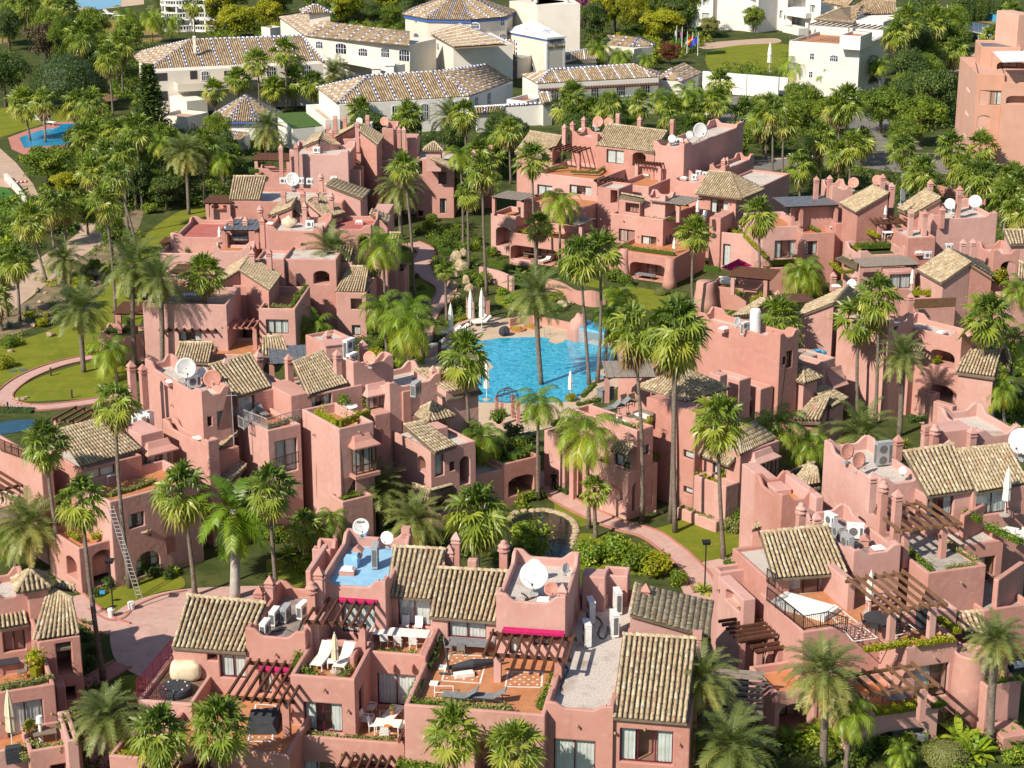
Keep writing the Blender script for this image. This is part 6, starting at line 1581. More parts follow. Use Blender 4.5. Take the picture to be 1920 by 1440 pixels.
for (i,j,lst) in ((4,5,[(1185,245,1222,340),(1190,135,1210,170)]),(5,6,[(1615,172,1672,212)]),(6,7,[(1835,140,1862,190),(1830,255,1868,310)])):
    fb.P=V((zz[i].x,zz[i].y,0));dv=zz[j] - zz[i];fb.w=dv.length;fb.u=dv.normalized();fb.v=V((-fb.u.y,fb.u.x,0));fb.d=3;fb.z=zt_;arch_windows(fb,lst)
far('hotel_wing','cream hotel wing with two hipped striped roofs','in front of the octagonal rotunda',880,130)
sheet_at(480,0)
z1=zt(1335,415,580)
b=box(1335,415,z1,B=(1680,445),d=9,top='n',bev=0);arch_windows(b,[(1385,455,1490,525)])
b=box(1755,425,z1 - 0.6,B=(1960,445),d=8,top='n',bev=0);arch_windows(b,[(1790,452,1822,500)]);box(1680,445,z1 - 0.3,B=(1760,425),d=8,top='n',bev=0)
zr=roof((1325,405),(1680,442),z1+0.1,(1685,283),(1600,310),slope=24,clip=True,hotel=True,sp=S_);roof((1680,442),(1960,430),z1+0.1,(1960,310),(1690,283),zr=zr,hotel=True,sp=S_)
z2=zt(1325,255,560);b=box(1325,255,z2,B=(1480,345),d=12,top='n',bev=0);arch_windows(b,[(1358,318,1374,375)]);roof((1312,250),(1490,350),z2+0.1,(1880,325),(1525,178),slope=20,hotel=True,sp=S_)
far('hotel_wing','long grey-white hotel wing with striped roof and twin chimneys','above the back pink roofs',800,230,'render_white')
sheet_at(480,0)
z1=zt(625,785,1030)
b=box(625,785,z1,B=(1595,728),d=14,top='n',bev=0);arch_windows(b,[(1022,795,1055,905),(1240,780,1290,895),(1470,765,1510,850)])
b2=box(470,678,z1 - 0.05,B=(625,785),d=9,top='n',bev=0);arch_windows(b2,[(482,715,500,800),(535,755,548,800),(575,790,600,860)])
b=box(1595,730,z1,B=(1925,615),d=10,top='n',bev=0);arch_windows(b,[(1640,732,1665,800),(1735,700,1757,800)])
zr=roof((610,778),(1600,722),z1+0.1,(1385,535),(845,568),slope=24,clip=True,hotel=True,sp=S_);roof((455,658),(610,778),z1+0.1,(845,568),zr=zr,clip=True,hotel=True,sp=S_)
roof((1600,722),(1925,605),z1+0.1,(1730,485),(1385,535),zr=zr,hotel=True,sp=S_)
for x in (905,1005,1040):
    c_=G(x,610 - (x - 905)*0.25,z1+1.2);mb=MB();mb.cbox(c_,1.5,1.2,2.2);mb.cbox(c_+V((0,0,2.3)),1.9,1.6,0.2);part('chimney',mb,'render_white',BLD)
box(375,785,3.4,B=(520,900),d=2.5,top='p',pd=0.9,t=0.3,floor='paving_buff',bev=0)
roof((1650,850),(1850,835),3.4,(1880,790),(1640,805),slope=20,hotel=True,sp=S_,under=0)
far('garden_pavilion','low building with flat artificial turf roof','beside the round tiled pavilion',580,235,'render_white')
box(280,960,4.0,B=(515,948),d=0.6,top='n',bev=0);w_=[G(x,y,4.1) for x,y in ((145,850),(275,962),(500,942),(365,838))]
mb=MB();mb.hexa([V((p.x,p.y,-0.3)) for p in w_]+[p - V((0,0,0.12)) for p in w_]);part('wall',mb,'render_white',BLD);mb=MB();mb.hexa([p - V((0,0,0.12)) for p in w_]+w_);part('roof',mb,'turf',BLD)
far('garden_pavilion','round white pavilion with conical striped tile roof','left of the turf-roofed building',460,240,'render_white')
full()
P=G(464,256,0);zp=3.6;R=6.2;zz=[P+V((R*math.cos(RAD(22.5+45*k)),R*math.sin(RAD(22.5+45*k)),0)) for k in range(8)]
mb=MB();mb.prism([P+(p - P)*0.9 for p in zz],-0.4,zp);part('wall',mb,'render_white',BLD)
for k in range(8):
    a,b_=zz[k],zz[(k+1) % 8];roof_plane([V((a.x,a.y,zp)),V((b_.x,b_.y,zp)),V((P.x,P.y,zp+3.4))],clip=True,hotel=True,sp=0.36)
mb=MB();mb.prism([P+(p - P)*1.02 for p in zz],zp - 0.4,zp - 0.17);part('cornice',mb,'blue_trim',BLD)
roof((400,272),(450,262),1.8,(470,248),(400,240),zr=2.8,hotel=True,sp=0.36,under=0)
far('hotel_tower','cream square tower with white pyramid cap and bronze lettering','right of the rotunda',1010,135)
sheet_at(960,0)
zT=zt(265,295,590)
T=box(265,295,zT,X=392,D=-60,top='n',r=34,bev=0);arch_windows(T,[(125,478,160,522)],'l')
u,v=T.u,T.v;P0=V((T.P.x,T.P.y,zT)) - u*0.3 - v*0.3;w2,d2=T.w+0.6,T.d+0.6
mb=MB();q=[P0,P0+u*w2,P0+u*w2+v*d2,P0+v*d2];mb.hexa(q+[p+V((0,0,0.35)) for p in q]);ap=P0+u*w2/2+v*d2/2+V((0,0,2.9));q2=[p.lerp(V((ap.x,ap.y,p.z)),0.12)+V((0,0,0.35)) for p in q]
mb.add(q2+[ap],[(0,1,4),(1,2,4),(2,3,4),(3,0,4)]);part('pyramid_cap',mb,'plastic_white',BLD)
mb=MB()
for (a,b_) in ((q2[0],q2[1]),(q2[3],q2[0])):
    nn=(b_ - a).cross(ap - a).normalized();nn=nn if nn.z > 0 else -nn;c0=(a+b_+ap)/3;e1=(b_ - a).normalized();e2=nn.cross(e1)
    for k in range(-2,3):
        for e_ in (e1,e2): p=c0+e_*(k*0.42)+nn*0.01;mb.box(p - e1*0.13 - e2*0.13,e1*0.26,e2*0.26,nn*0.02)
part('blue_cross_tiles',mb,'blue_trim',BLD)
mb=MB();mb.box(V((T.P.x,T.P.y,zT - 0.45)) - u*0.06 - v*0.06,u*(T.w+0.12),v*(T.d+0.12),V((0,0,0.2)));part('cornice',mb,'blue_trim',BLD)
for s_ in (0,1):
    mb=MB();mb.box(V((T.P.x,T.P.y,1.8))+u*(T.w*s_ - 0.25) - v*0.05,u*0.5,v*0.5,V((0,0,zT - 2.4)));part('corner_pilaster',mb,'plastic_white',BLD)
O,a,n=face(T,'f');rz_=math.atan2(a.y,a.x)
for txt,xx,yy,sz in (('HOTEL',328,308,0.95),('Las Dunas',330,350,1.05)):
    s_,z_=hit(T,'f',xx,yy);cu=bpy.data.curves.new('lettering','FONT');cu.body=txt;cu.size=sz;cu.align_x='CENTER';cu.align_y='CENTER';cu.extrude=0.04;cu.offset=0.02;cu.shear=0.2 if 'D' in txt else 0
    cu.materials.append(MATS['lettering_bronze']);t_=bpy.data.objects.new('lettering',cu);COL.objects.link(t_);t_.parent=BLD;t_.location=O+a*s_+V((0,0,z_))+n*0.06 - WLOC[BLD.name];t_.rotation_euler=(RAD(90),0,rz_);to_mesh_later.append(t_)
far('hotel_tower','taller plain cream tower with corner turrets','behind the lettered tower',1020,100)
z1=zt(190,35,520)
b=box(190,35,z1,B=(425,12),d=9,top='n',bev=0);arch_windows(b,[(275,68,325,175),(275,205,325,248)]);box(90,-40,z1,B=(190,35),d=9,top='n',bev=0)
for x in (180,408): P_=G(x,20,z1);mb=MB();mb.lathe(P_,[(0.15,-3.4),(0.55,-2.8),(0.55,0.8)],8);part('corner_turret',mb,'render_white',BLD)
far('hotel_wing','low cream hotel front with slatted sun shades and striped roof','below the lettered tower',1130,185,'render_white')
z1=zt(195,632,810)
b=box(195,632,z1,B=(1100,585),d=9,top='n',bev=0);arch_windows(b,[(295,670,345,745),(595,655,645,735),(785,642,845,720),(965,630,1030,710)])
zr=roof((188,626),(1102,576),z1+0.15,(915,484),(290,522),slope=24,clip=True,hotel=True,sp=S_);roof((1102,576),(1120,545),z1+0.15,(915,484),zr=zr,clip=True,hotel=True,sp=S_,caps=False);roof((70,560),(188,626),z1+0.15,(290,522),zr=zr,hotel=True,sp=S_,clip=True,caps=False)
O,a,n=face(b,'f');mb=MB();k_=44
for k in range(k_): mb.box(O+a*(b.w*k/k_)+V((0,0,z1 - 0.9)),a*0.14,n*1.9,V((0,0,0.16)))
mb.box(O+n*1.7+V((0,0,z1 - 1.1)),a*b.w,n*0.16,V((0,0,0.2)));part('slatted_sunshade',mb,'wood_dark',BLD)
box(80,590,z1 - 0.2,B=(195,640),d=8,top='n',bev=0)
roof((612,785),(1088,742),2.4,(1080,708),(600,742),zr=3.4,hotel=True,sp=S_,under=0);roof((-60,830),(290,810),2.8,(300,772),(-60,790),zr=3.8,hotel=True,sp=S_,under=0);roof((230,770),(310,760),4.2,(290,695),(200,695),slope=22,hotel=True,sp=S_,under=0)
box(-40,745,4.2,B=(110,760),d=7,top='p',pd=0.7,floor='terracotta',bev=0)
far('garden_pavilion','small cream gatehouse with hipped striped roof','behind the slatted hotel front',1180,125)
z1=zt(690,345,490)
b=box(690,345,z1,B=(915,368),d=6,top='n',bev=0,o=[('f',750,380,830,500,'arch')]);box(915,368,z1 - 0.1,B=(1060,350),d=5,top='n',bev=0)
zr=roof((655,330),(910,352),z1+0.1,(945,282),(710,262),slope=22,hotel=True,sp=S_,clip=True,caps=False);roof((910,352),(1075,340),z1+0.1,(945,282),zr=zr,hotel=True,sp=S_,clip=True)
roof((390,452),(640,440),zt(390,452,540),(620,360),(400,402),slope=22,hotel=True,sp=S_,under=0)
far('garden_pavilion','cream hexagonal pavilion with spired striped roof','left of the white garden wall',1270,165)
z1=zt(1110,608,730)
b=box(1110,608,z1,B=(1290,612),d=6,top='n',bev=0);b=box(1290,612,z1,B=(1420,560),d=5,top='n',bev=0,o=[('f',1310,610,1370,690,'arch')])
zr=roof((1095,585),(1280,612),z1+0.1,(1195,515),slope=24,hotel=True,sp=S_,clip=True);roof((1280,612),(1425,548),z1+0.1,(1298,468),(1195,515),slope=24,hotel=True,sp=S_,clip=True,caps=False)
far('garden_wall','long white garden wall with garage gate and posts','behind the road trees',1400,172,'render_white');BLD['category']='wall'
z1=zt(1430,535,690)
b=box(1430,535,z1,B=(1760,560),d=0.5,top='n',bev=0,zb=-0.4,o=[('f',1620,650,1735,725,'open')]);b=box(1765,560,z1,B=(2000,580),d=0.5,top='n',bev=0)
sheet_at(1440,0);b=box(-40,570,zt(-40,570,700),B=(148,585),d=0.5,top='n',bev=0)
far('white_villa','white villa with roof terrace, pergola and small square windows','at the upper right',1540,175,'render_white')
z1=zt(160,305,700)
b=box(160,305,z1,B=(690,342),d=16,top='p',pd=0.6,floor='terracotta',bev=0);arch_windows(b,[(318,398,344,445),(468,412,522,460),(310,535,332,580)])
b2=box(690,345,z1 - 0.1,B=(872,262),d=1.5,top='n',bev=0);b3=box(540,262,z1+2.0,B=(695,272),d=7,top='p',bev=0,pd=0.5,zb=z1 - 0.6);z2=zt(640,150,560);b4=box(640,150,z2,B=(865,165),d=8,top='p',pd=0.5,bev=0);box(865,165,z2 - 0.1,B=(1060,60),d=8,top='n',bev=0)
roof((345,145),(640,172),z2 - 0.4,(720,45),(540,60),slope=22,sp=S_,clip=True,under=2);roof((640,108),(960,100),z2+0.2,(960,5),(720,0),slope=22,sp=S_)
O,a,n=face(b,'f');P_=G(300,190,z1+2.6);mb=MB();u_,v_=axes(b.r)
for k in range(14): mb.box(P_+u_*(k*1.15),u_*0.2,v_*6,V((0,0,0.25)))
for k in (0,7,13): mb.box(P_+u_*(k*1.15) - V((0,0,2.6)),u_*0.25,v_*0.25,V((0,0,2.6)))
mb.box(P_,u_*15.2,v_*0.2,V((0,0,0.2)));part('roof_pergola',mb,'wood_grey',BLD)
railing([(165,300),(540,318)],z1,0.8,'wood_grey',0.5)
far('white_apartments','white apartment building with balconies and potted terraces','at the top right centre',1370,60,'render_white')
sheet_at(960,0)
b=box(1285,-40,zt(1285,-40,200),B=(1510,-20),d=10,top='n',bev=0,o=[('f',1405,-10,1480,45,'win'),('f',1425,95,1480,155,'win'),('f',1255,100,1300,140,'win')])
z1=zt(1500,-60,200)
b=box(1500,-60,z1,B=(1850,-20),d=10,top='n',bev=0,o=[('f',1530,-50,1830,45,'open'),('f',1535,80,1720,190,'open')]);z2=zt(1505,60,200);box(1505,60,z2,B=(1830,85),d=2.5,top='p',pd=0.9,zb=z2 - 1.2,t=0.2,bev=0);box(1850,-20,z1 - 0.3,B=(1930,-60),d=10,top='n',bev=0)
far('white_apartments','white apartment house with purple-draped balcony','left of the white villa',1490,55,'render_white')
sheet_at(1440,0)
z1=zt(80,-60,230)
b=box(80,-60,z1,B=(290,-55),d=10,top='n',bev=0,o=[('f',88,78,108,140,'win'),('f',122,92,142,150,'win'),('f',180,105,250,190,'open'),('f',150,-20,280,60,'open')]);z2=zt(125,75,235);box(125,75,z2,B=(285,100),d=2.4,top='p',zb=z2 - 1.2,t=0.2,bev=0);box(110,190,1.6,B=(230,215),d=3,top='p',bev=0,t=0.2)
b=box(290,-40,z1,B=(400,-30),d=10,top='n',bev=0,o=[('f',315,35,352,98,'win')]);b=box(400,30,zt(400,30,240),B=(520,40),d=8,top='n',bev=0);box(-20,60,zt(-20,60,215),B=(80,50),d=8,top='n',bev=0,o=[('f',-10,80,75,165,'open')])
roof((410,18),(600,50),z1+0.5,(650,-10),(480,-30),slope=20,sp=S_);mb=MB()
far('balustraded_villa','white villa with round colonnaded balconies','among palms at the top left',375,60,'plastic_white')
sheet_at(0,0)
P=G(1330,205,0);b=box(1330,-60,zt(1330,-60,150),B=(1600,-55),d=6,top='n',bev=0,mat='render_white')
for (cx_,zz_) in ((1340,0),(1550,0)):
    c_=G(cx_,235,0)
    for z_ in (0.0,3.0,6.0):
        mb=MB();mb.lathe(c_+V((0,3,z_)),[(4.6,0),(4.6,0.5)],20);part('balcony_slab',mb,'plastic_white',BLD);mb=MB()
        for k in range(40): w=6.283*k/40;mb.lathe(c_+V((4.4*math.cos(w),3+4.4*math.sin(w),z_+0.5)),[(0.06,0),(0.13,0.3),(0.06,0.8)],5)
        mb.lathe(c_+V((0,3,z_+1.3)),[(4.55,0),(4.55,0.18),(4.2,0.18)],20);part('balustrade',mb,'plastic_white',BLD)
    for k in range(8): w=6.283*k/8;mb=MB();mb.lathe(c_+V((4.2*math.cos(w),3+4.2*math.sin(w),0)),[(0.28,0),(0.24,10)],10);part('column',mb,'plastic_white',BLD)
far('salmon_block','tall salmon apartment block with brown shutters and glazed loggia','on the upper right edge',1870,310,'stucco_orange')
sheet_at(1440,0)
z1=zt(1572,552,1330)
b=box(1440,425,z1,B=(1572,552),d=12,top='n',bev=0.05,o=[('f',1488,640,1514,700,'win'),('f',1478,815,1502,878,'win'),('f',1465,985,1490,1045,'win'),('f',1450,1205,1475,1260,'win')])
FRAMEMAT='frame_dark'
b=box(1572,552,z1,B=(1780,558),d=12,top='p',pd=0.9,floor='paving_sand',o=[('f',1590,678,1752,788,'win'),('f',1575,865,1660,965,'open')])
b=box(1765,615,z1 - 1.0,B=(2050,620),d=3,top='p',pd=0.8,o=[('f',1790,720,1950,780,'open')]);box(1750,795,z1 - 4.6,B=(2050,800),d=3,top='p',pd=0.8,o=[('f',1760,1075,1960,1150,'open')])
box(1600,350,z1+3.0,B=(1900,355),d=8,top='p',pd=0.4,floor='slate_panel');b=box(1690,400,z1+2.4,B=(1960,405),d=5,top='n',o=[('f',1720,465,1930,545,'open')])
mb=MB();w_=[G(x,y,z) for x,y,z in ((1690,385,z1+3.2),(1960,380,z1+3.2),(1960,455,z1+2.5),(1760,462,z1+2.5))];mb.hexa([p - V((0,0,0.15)) for p in w_]+w_);part('glass_canopy',mb,'metal_white',BLD);box(1880,110,zt(1880,110,1240),B=(1990,105),d=6,top='n')
box(1440,1270,2.5,B=(1780,1290),d=2,top='p',pd=0.4,floor='soil')
full();p_=[G(x,y,3.2) for x,y in ((1795,52),(1925,78),(1925,58),(1795,36))]
cp=thing('solar_carport','long car port roofed with dark solar panels','beyond the trees at the far right','carport',V((p_[0].x,p_[0].y,0)))
mb=MB();mb.hexa([p - V((0,0,0.3)) for p in p_]+[p - V((0,0,0.05)) for p in p_]);part('roof_deck',mb,'metal_grey',cp)
for i in range(16):
    for j in range(3):
        f=lambda s,t_: p_[0].lerp(p_[1],s).lerp(p_[3].lerp(p_[2],s),t_);q=[f((i+.04)/16,(j+.04)/3),f((i+.96)/16,(j+.04)/3),f((i+.96)/16,(j+.96)/3),f((i+.04)/16,(j+.96)/3)]
        mb=MB();mb.hexa([p - V((0,0,0.04)) for p in q]+q);part('solar_panel',mb,'panel_solar',cp)
for i in range(7): mb=MB();c_=p_[0].lerp(p_[1],i/6);mb.box(V((c_.x,c_.y+1,-0.1)),V((0.25,0,0)),V((0,0.25,0)),V((0,0,3.1)));part('post',mb,'metal_grey',cp)
structure('sports_court',[(1795,34),(1925,56),(1925,42),(1795,24)],0.05,'grass_dry')
mb=MB();a,b_=G(1795,30,0),G(1925,50,0);mb.box(a,b_ - a,V((0,0.3,0)),V((0,0,1.8)));o=link('court_fence',mb.mesh('court_fence'),'fabric_blue');reg(o,'blue-green court fence screen','beyond the solar car port','fence',pos=a)
for i,(x,y,yt,cols) in enumerate(((1268,91,47,['frame_white','flag_green']),(1278,97,50,['flag_pink','flag_green']),(1288,101,59,['flag_green','frame_white','flag_green']),(1298,99,60,['flag_red','flag_yellow','flag_red']),(1308,104,60,['flag_blue']))):
    B=G(x,y,0);d=ray(x,yt);T=EYE+d*(B.y/d.y);H=T.z - B.z
    fp=thing('flagpole',['white pole with limp white and green flag','white pole with limp pink flag','white pole with green and white flag','white pole with red and yellow Spanish flag','white pole with dark blue flag'][i],'in the hotel garden row','flagpole',B)
    mb=MB();mb.tube([B,B+V((0,0,H))],[0.09,0.06],7);part('pole',mb,'plastic_white',fp)
    n_=len(cols);big=i in (3,4)
    for k,cname in enumerate(cols):
        mb=MB();fl=1.7 if big else 0.5;hh=1.5 if big else 2.4;vs_=[]
        for j in range(9):
            s_=j/8;dz=-s_*s_*(1.3 if big else 0.8);wv_=0.18*math.sin(j*1.4)
            for e_ in (0,1): vs_.append(B+V((-s_*fl,wv_,H - 1.0 - hh*(k+e_)/n_+dz)))
        mb.add(vs_+[p+V((0,0.02,0)) for p in vs_],[(2*j,2*j+1,2*j+3,2*j+2) for j in range(8)]+[(18+2*j+2,18+2*j+3,18+2*j+1,18+2*j) for j in range(8)]);part('flag',mb,cname,fp,True)
settle_walls()
# ================================================================== palms, trees and planting
setup_crowns();setup_shrubs();setup_trees();full()
PALMS={
 'in the left court': [('f',215,755,244,1102,45),('f',82,828,118,1085,43),('f',152,935,195,1275,46),('f',340,918,366,1117,54),('r',437,955,440,1122,74),('f',505,915,521,1130,48),('d',57,985,60,1075,66),('q',25,1010,30,1070,45)],
 'along the bottom edge': [('d',200,1345,222,1460,62),('f',298,1372,305,1570,55),('f',410,1360,417,1570,56),('f',850,1372,853,1590,54),('f',966,1397,970,1590,52),('d',1313,1275,1320,1470,68),('d',1368,1400,1372,1520,80),('d',1545,1262,1543,1440,72),('q',1597,1340,1585,1450,50),('d',1868,1200,1856,1400,54),('d',468,1370,470,1440,46),('q',1690,1415,1690,1450,32)],
 'between the front and middle blocks': [('d',712,920,715,1000,55),('d',780,975,783,1040,54),('f',895,960,897,1080,60),('f',872,668,885,932,45),('q',905,822,915,935,46),('q',1010,757,1009,938,46),('q',1100,812,1104,990,62),('f',1115,918,1117,1008,28),('f',570,985,575,1060,36),('q',620,975,622,1050,34)],
 'beside the pool terrace lawn': [('f',1187,620,1204,978,52),('f',1262,640,1257,980,55),('f',1272,605,1266,998,56),('f',1347,790,1357,1048,52),('q',1460,797,1458,928,54),('q',1515,832,1520,930,46),('d',1615,815,1615,890,62),('q',1420,800,1425,920,34)],
 'on the left lawn': [('d',150,580,157,698,52),('d',250,497,254,684,60),('d',300,524,304,697,50),('f',382,512,394,684,38),('f',195,378,217,607,36),('q',207,658,222,715,44),('f',57,412,88,530,36),('f',92,386,102,465,33),('f',120,384,124,455,31),('d',120,487,124,532,38),('f',30,487,37,602,36),('f',3,497,15,594,34),('f',-8,560,5,620,34),('f',232,290,241,440,32),('f',218,330,262,487,32)],
 'beside the central path': [('d',622,472,624,600,50),('q',717,462,722,612,48),('q',762,612,768,695,54),('q',592,612,595,662,40),('f',757,312,776,562,34),('f',904,318,913,554,36),('f',877,362,880,500,30),('q',862,290,868,470,30),('d',750,352,752,450,42)],
 'around the pool and its lawn': [('f',998,298,1006,508,38),('q',1050,380,1050,505,40),('f',1087,478,1105,722,43),('f',1124,470,1120,718,42),('d',1005,552,1015,722,55),('f',1302,436,1299,592,38),('f',1422,400,1424,556,38),('q',1160,560,1153,678,36),('q',1140,590,1136,700,30),('f',835,505,838,600,22)],
 'among the right hand blocks': [('q',1507,512,1515,560,42),('f',1460,598,1460,770,42),('f',1610,597,1608,790,43),('f',1647,553,1641,795,43),('d',1692,668,1686,818,45),('f',1850,592,1841,800,48),('q',1900,640,1895,770,44),('q',1880,730,1885,810,36),('q',1908,545,1908,640,36)],
 'along the road at the upper right': [('f',1587,190,1591,312,36),('f',1568,205,1577,310,32),('f',1615,262,1614,312,33),('f',1447,205,1446,372,34),('f',1472,225,1468,346,34),('f',1498,312,1500,372,34),('f',1782,272,1785,366,31),('f',1838,275,1842,345,32),('d',1866,222,1867,305,44),('d',1916,235,1916,310,36),('f',1900,335,1902,390,36),('f',1818,322,1820,385,30),('f',1716,332,1718,372,28),('f',1432,225,1436,300,34),('f',1397,215,1400,270,34),('f',1860,330,1862,385,34),('f',1520,290,1522,350,30)],
 'in the far right garden': [('f',1700,38,1701,172,30),('f',1680,62,1690,186,28),('f',1752,40,1750,136,31),('f',1775,38,1760,120,28),('f',1790,92,1787,142,27),('f',1860,70,1860,105,24),('f',1897,22,1897,80,24),('q',1492,118,1491,173,34),('q',1552,140,1555,176,34),('q',1650,120,1652,180,26),('q',1770,60,1772,125,26)],
 'in front of the hotel': [('f',1350,155,1353,215,29),('f',1062,200,1062,262,34),('q',1165,107,1168,130,24),('q',1122,92,1124,128,26),('q',1212,112,1215,132,20),('f',1260,207,1262,268,32),('q',1102,192,1104,240,24),('q',1235,185,1238,240,26),('q',1290,180,1292,235,34),('q',1335,190,1338,230,28),('f',955,245,958,345,30),('f',765,212,776,298,29),('d',842,220,851,286,38),('f',870,212,875,320,30),('q',920,257,925,310,28),('f',675,205,680,258,27),('d',502,242,499,288,36),('f',1295,240,1298,285,30),('q',1180,200,1182,245,28)],
 'before the cream hotel wings': [('f',533,95,538,210,30),('f',482,115,486,212,28),('f',607,22,613,114,25),('f',662,68,668,147,25),('f',682,75,684,142,26),('f',702,72,706,136,27),('f',722,70,722,142,27),('f',757,62,757,122,24),('d',625,140,627,162,34),('f',447,147,447,212,27),('f',400,170,407,224,25),('f',510,165,512,215,26),('q',553,118,555,205,24),('f',690,60,692,138,24)],
 'in the upper left garden': [('f',257,242,268,392,33),('d',347,288,354,402,42),('f',380,270,383,388,32),('f',145,192,157,267,31),('f',45,192,57,264,31),('f',82,190,85,267,29),('f',175,188,181,264,29),('f',150,66,160,182,31),('f',170,58,171,120,27),('f',202,107,212,217,29),('f',225,82,230,177,28),('q',235,30,236,73,26),('q',285,36,286,80,26),('d',305,14,311,54,30),('f',42,16,46,67,25),('f',5,40,4,82,26),('f',130,16,131,52,25),('f',87,12,88,38,23),('f',362,4,365,67,22),('f',18,45,19,86,24),('q',320,42,322,78,24)],
 'in the dense palm grove': [('f',200,288,205,392,31),('f',225,292,230,385,30),('f',172,322,176,398,32),('f',240,318,244,372,31),('f',172,240,180,330,28),('q',300,270,303,350,28),('q',190,262,195,320,30),('f',65,390,70,440,28),('q',418,300,420,352,28),('q',330,320,332,380,26)],
}
for zone,lst in PALMS.items():
    for p_ in lst: palm(*p_,zone)
TREES=[
 ('dense',20,130,12,200,56,'at the far left edge','leaf_dark','dark dense evergreen tree'),('dome',130,162,128,205,66,'below the brown conifer','leaf_dark','broad clipped dark green dome tree'),('dome',178,158,178,195,30,'just right of the clipped dome','leaf_dark','smaller dark round tree'),('sparse',85,72,88,125,46,'above the clipped dome tree','leaf_brown','brownish sparse conifer'),
 ('broad',90,300,92,350,56,'beside the left pool','leaf_green','bushy citrus-green tree'),('broad',150,272,150,330,36,'right of the left pool','leaf_dark','dark bushy tree'),('broad',120,340,122,372,30,'below the citrus-green tree','leaf_lime','yellow-green bushy tree'),
 ('broad',445,30,445,72,46,'behind the cream hotel wing','leaf_lime','yellow-green spreading tree'),('broad',500,20,502,60,30,'right of the yellow-green spreading tree','leaf_lime','yellow-green smaller tree'),('broad',650,12,650,40,40,'at the top centre left','leaf_green','green garden tree'),('dense',700,20,702,52,34,'left of the rotunda','leaf_dark','dark garden tree'),('broad',735,25,735,55,26,'touching the rotunda','leaf_green','small green tree'),
 ('broad',1085,18,1084,82,24,'right of the tall plain tower','leaf_pink','pink blossoming tree'),('broad',1150,8,1152,60,40,'right of the pink tree','leaf_dark','tall dark tree'),('broad',1240,38,1242,80,48,'left of the flagpoles','leaf_lime','big yellow-green round tree'),('broad',1180,48,1182,75,30,'behind the small gatehouse','leaf_dark','shady dark tree'),('broad',1278,15,1280,52,34,'at the top edge centre','leaf_green','green tree'),('broad',1255,95,1256,122,26,'below the flagpoles','leaf_red','reddish bushy tree'),
 ('broad',1650,195,1650,250,52,'beside the upper road','leaf_green','wide green street tree'),('broad',1720,215,1722,275,56,'left of the salmon block','leaf_green','large green street tree'),('broad',1690,250,1692,305,40,'at the road bend','leaf_green','leafy street tree'),('broad',1560,210,1560,255,36,'below the white villa','leaf_green','rounded green tree'),('broad',1370,262,1372,310,48,'behind the back pink block','leaf_green','bushy green tree'),('broad',1500,205,1500,248,40,'under the villa wall','leaf_green','spreading green tree'),('broad',1430,255,1430,290,34,'beside the road junction','leaf_dark','dark green bushy tree'),('sparse',1350,320,1352,345,26,'behind the right dish roof','leaf_green','thin green tree'),
 ('broad',1630,135,1630,175,26,'right of the villa corner','leaf_olive','silvery shrub-like tree'),('broad',1330,45,1330,72,20,'in front of the white apartments','leaf_olive','small umbrella-shaped tree'),('dense',1780,165,1782,205,34,'left of the salmon block roof','leaf_green','green garden tree'),('dense',1735,100,1736,145,40,'right of the villa','leaf_dark','deep shade tree'),('broad',1410,30,1412,62,24,'before the balconied apartments','leaf_green','small terrace tree'),('broad',1545,60,1545,80,22,'beside the purple-draped balcony','leaf_green','leafy balcony-side tree'),
 ('dense',520,60,520,96,26,'behind the hotel turret wing','leaf_lime','pale green tree'),('broad',165,395,165,440,34,'above the winding path','leaf_green','low spreading tree'),('broad',255,330,256,392,40,'between the tall garden palms','leaf_dark','dark rounded tree'),('broad',310,352,312,395,36,'left of the back pink block','leaf_dark','dark broadleaf tree'),('broad',420,270,421,318,34,'below the round pavilion','leaf_dark','shaded dark tree'),
 ('sparse',205,430,212,482,30,'on the embankment beside the path','leaf_green','thin-trunked young tree'),('broad',850,255,852,300,30,'below the grey-white hotel wing','leaf_dark','dark tree'),('broad',930,290,932,330,36,'between hotel and pink block','leaf_dark','dark leafy tree'),('broad',1160,230,1162,268,36,'below the slatted hotel front','leaf_green','green leafy tree'),('broad',1080,230,1082,262,30,'left of the pink block chimneys','leaf_dark','dark green tree'),
]
for k,x,y,bx,by,r_,zone,mt,ds in TREES: tree(k,x,y,bx,by,r_,zone,mt,ds)
tree('conifer',275,200,285,268,44,'in front of the cream hotel wing','leaf_dark','tall pointed dark conifer',hpx=155)
for i,x in enumerate((1718,1726,1796,1808,1820,1832,1844,1872,1884)): tree('cypress',x,20,x,62 if x < 1760 else 40,12 if x > 1760 else 16,'in the far hedge row','leaf_dark','dark columnar cypress',hpx=95 if x < 1760 else 52)
tree('cypress',766,20,766,58,13,'left of the rotunda','leaf_dark','single dark cypress',hpx=75)
grove([(1420,225),(1500,218),(1580,245),(1640,268),(1600,270),(1440,262)],6,['broad','dense'],['leaf_green','leaf_green','leaf_dark'],'between the two upper roads','leafy street tree',seed=2)
grove([(1640,190),(1700,195),(1790,175),(1798,240),(1740,245),(1690,225)],9,['broad','broad','dense'],['leaf_green','leaf_green','leaf_dark'],'left of the salmon block','dense green tree',(3,4.6),(4,6.5),seed=3)
grove([(1690,120),(1790,90),(1800,130),(1700,165)],7,['dense','broad'],['leaf_dark','leaf_green'],'in the far right garden shade','dark garden tree',(3,5),(5,8),seed=4)
grove([(1100,52),(1230,45),(1320,60),(1230,85),(1110,90)],10,['broad','dense'],['leaf_dark','leaf_green','leaf_lime'],'behind the hotel gatehouse','tall garden tree',(3.5,6),(5,9),seed=5)
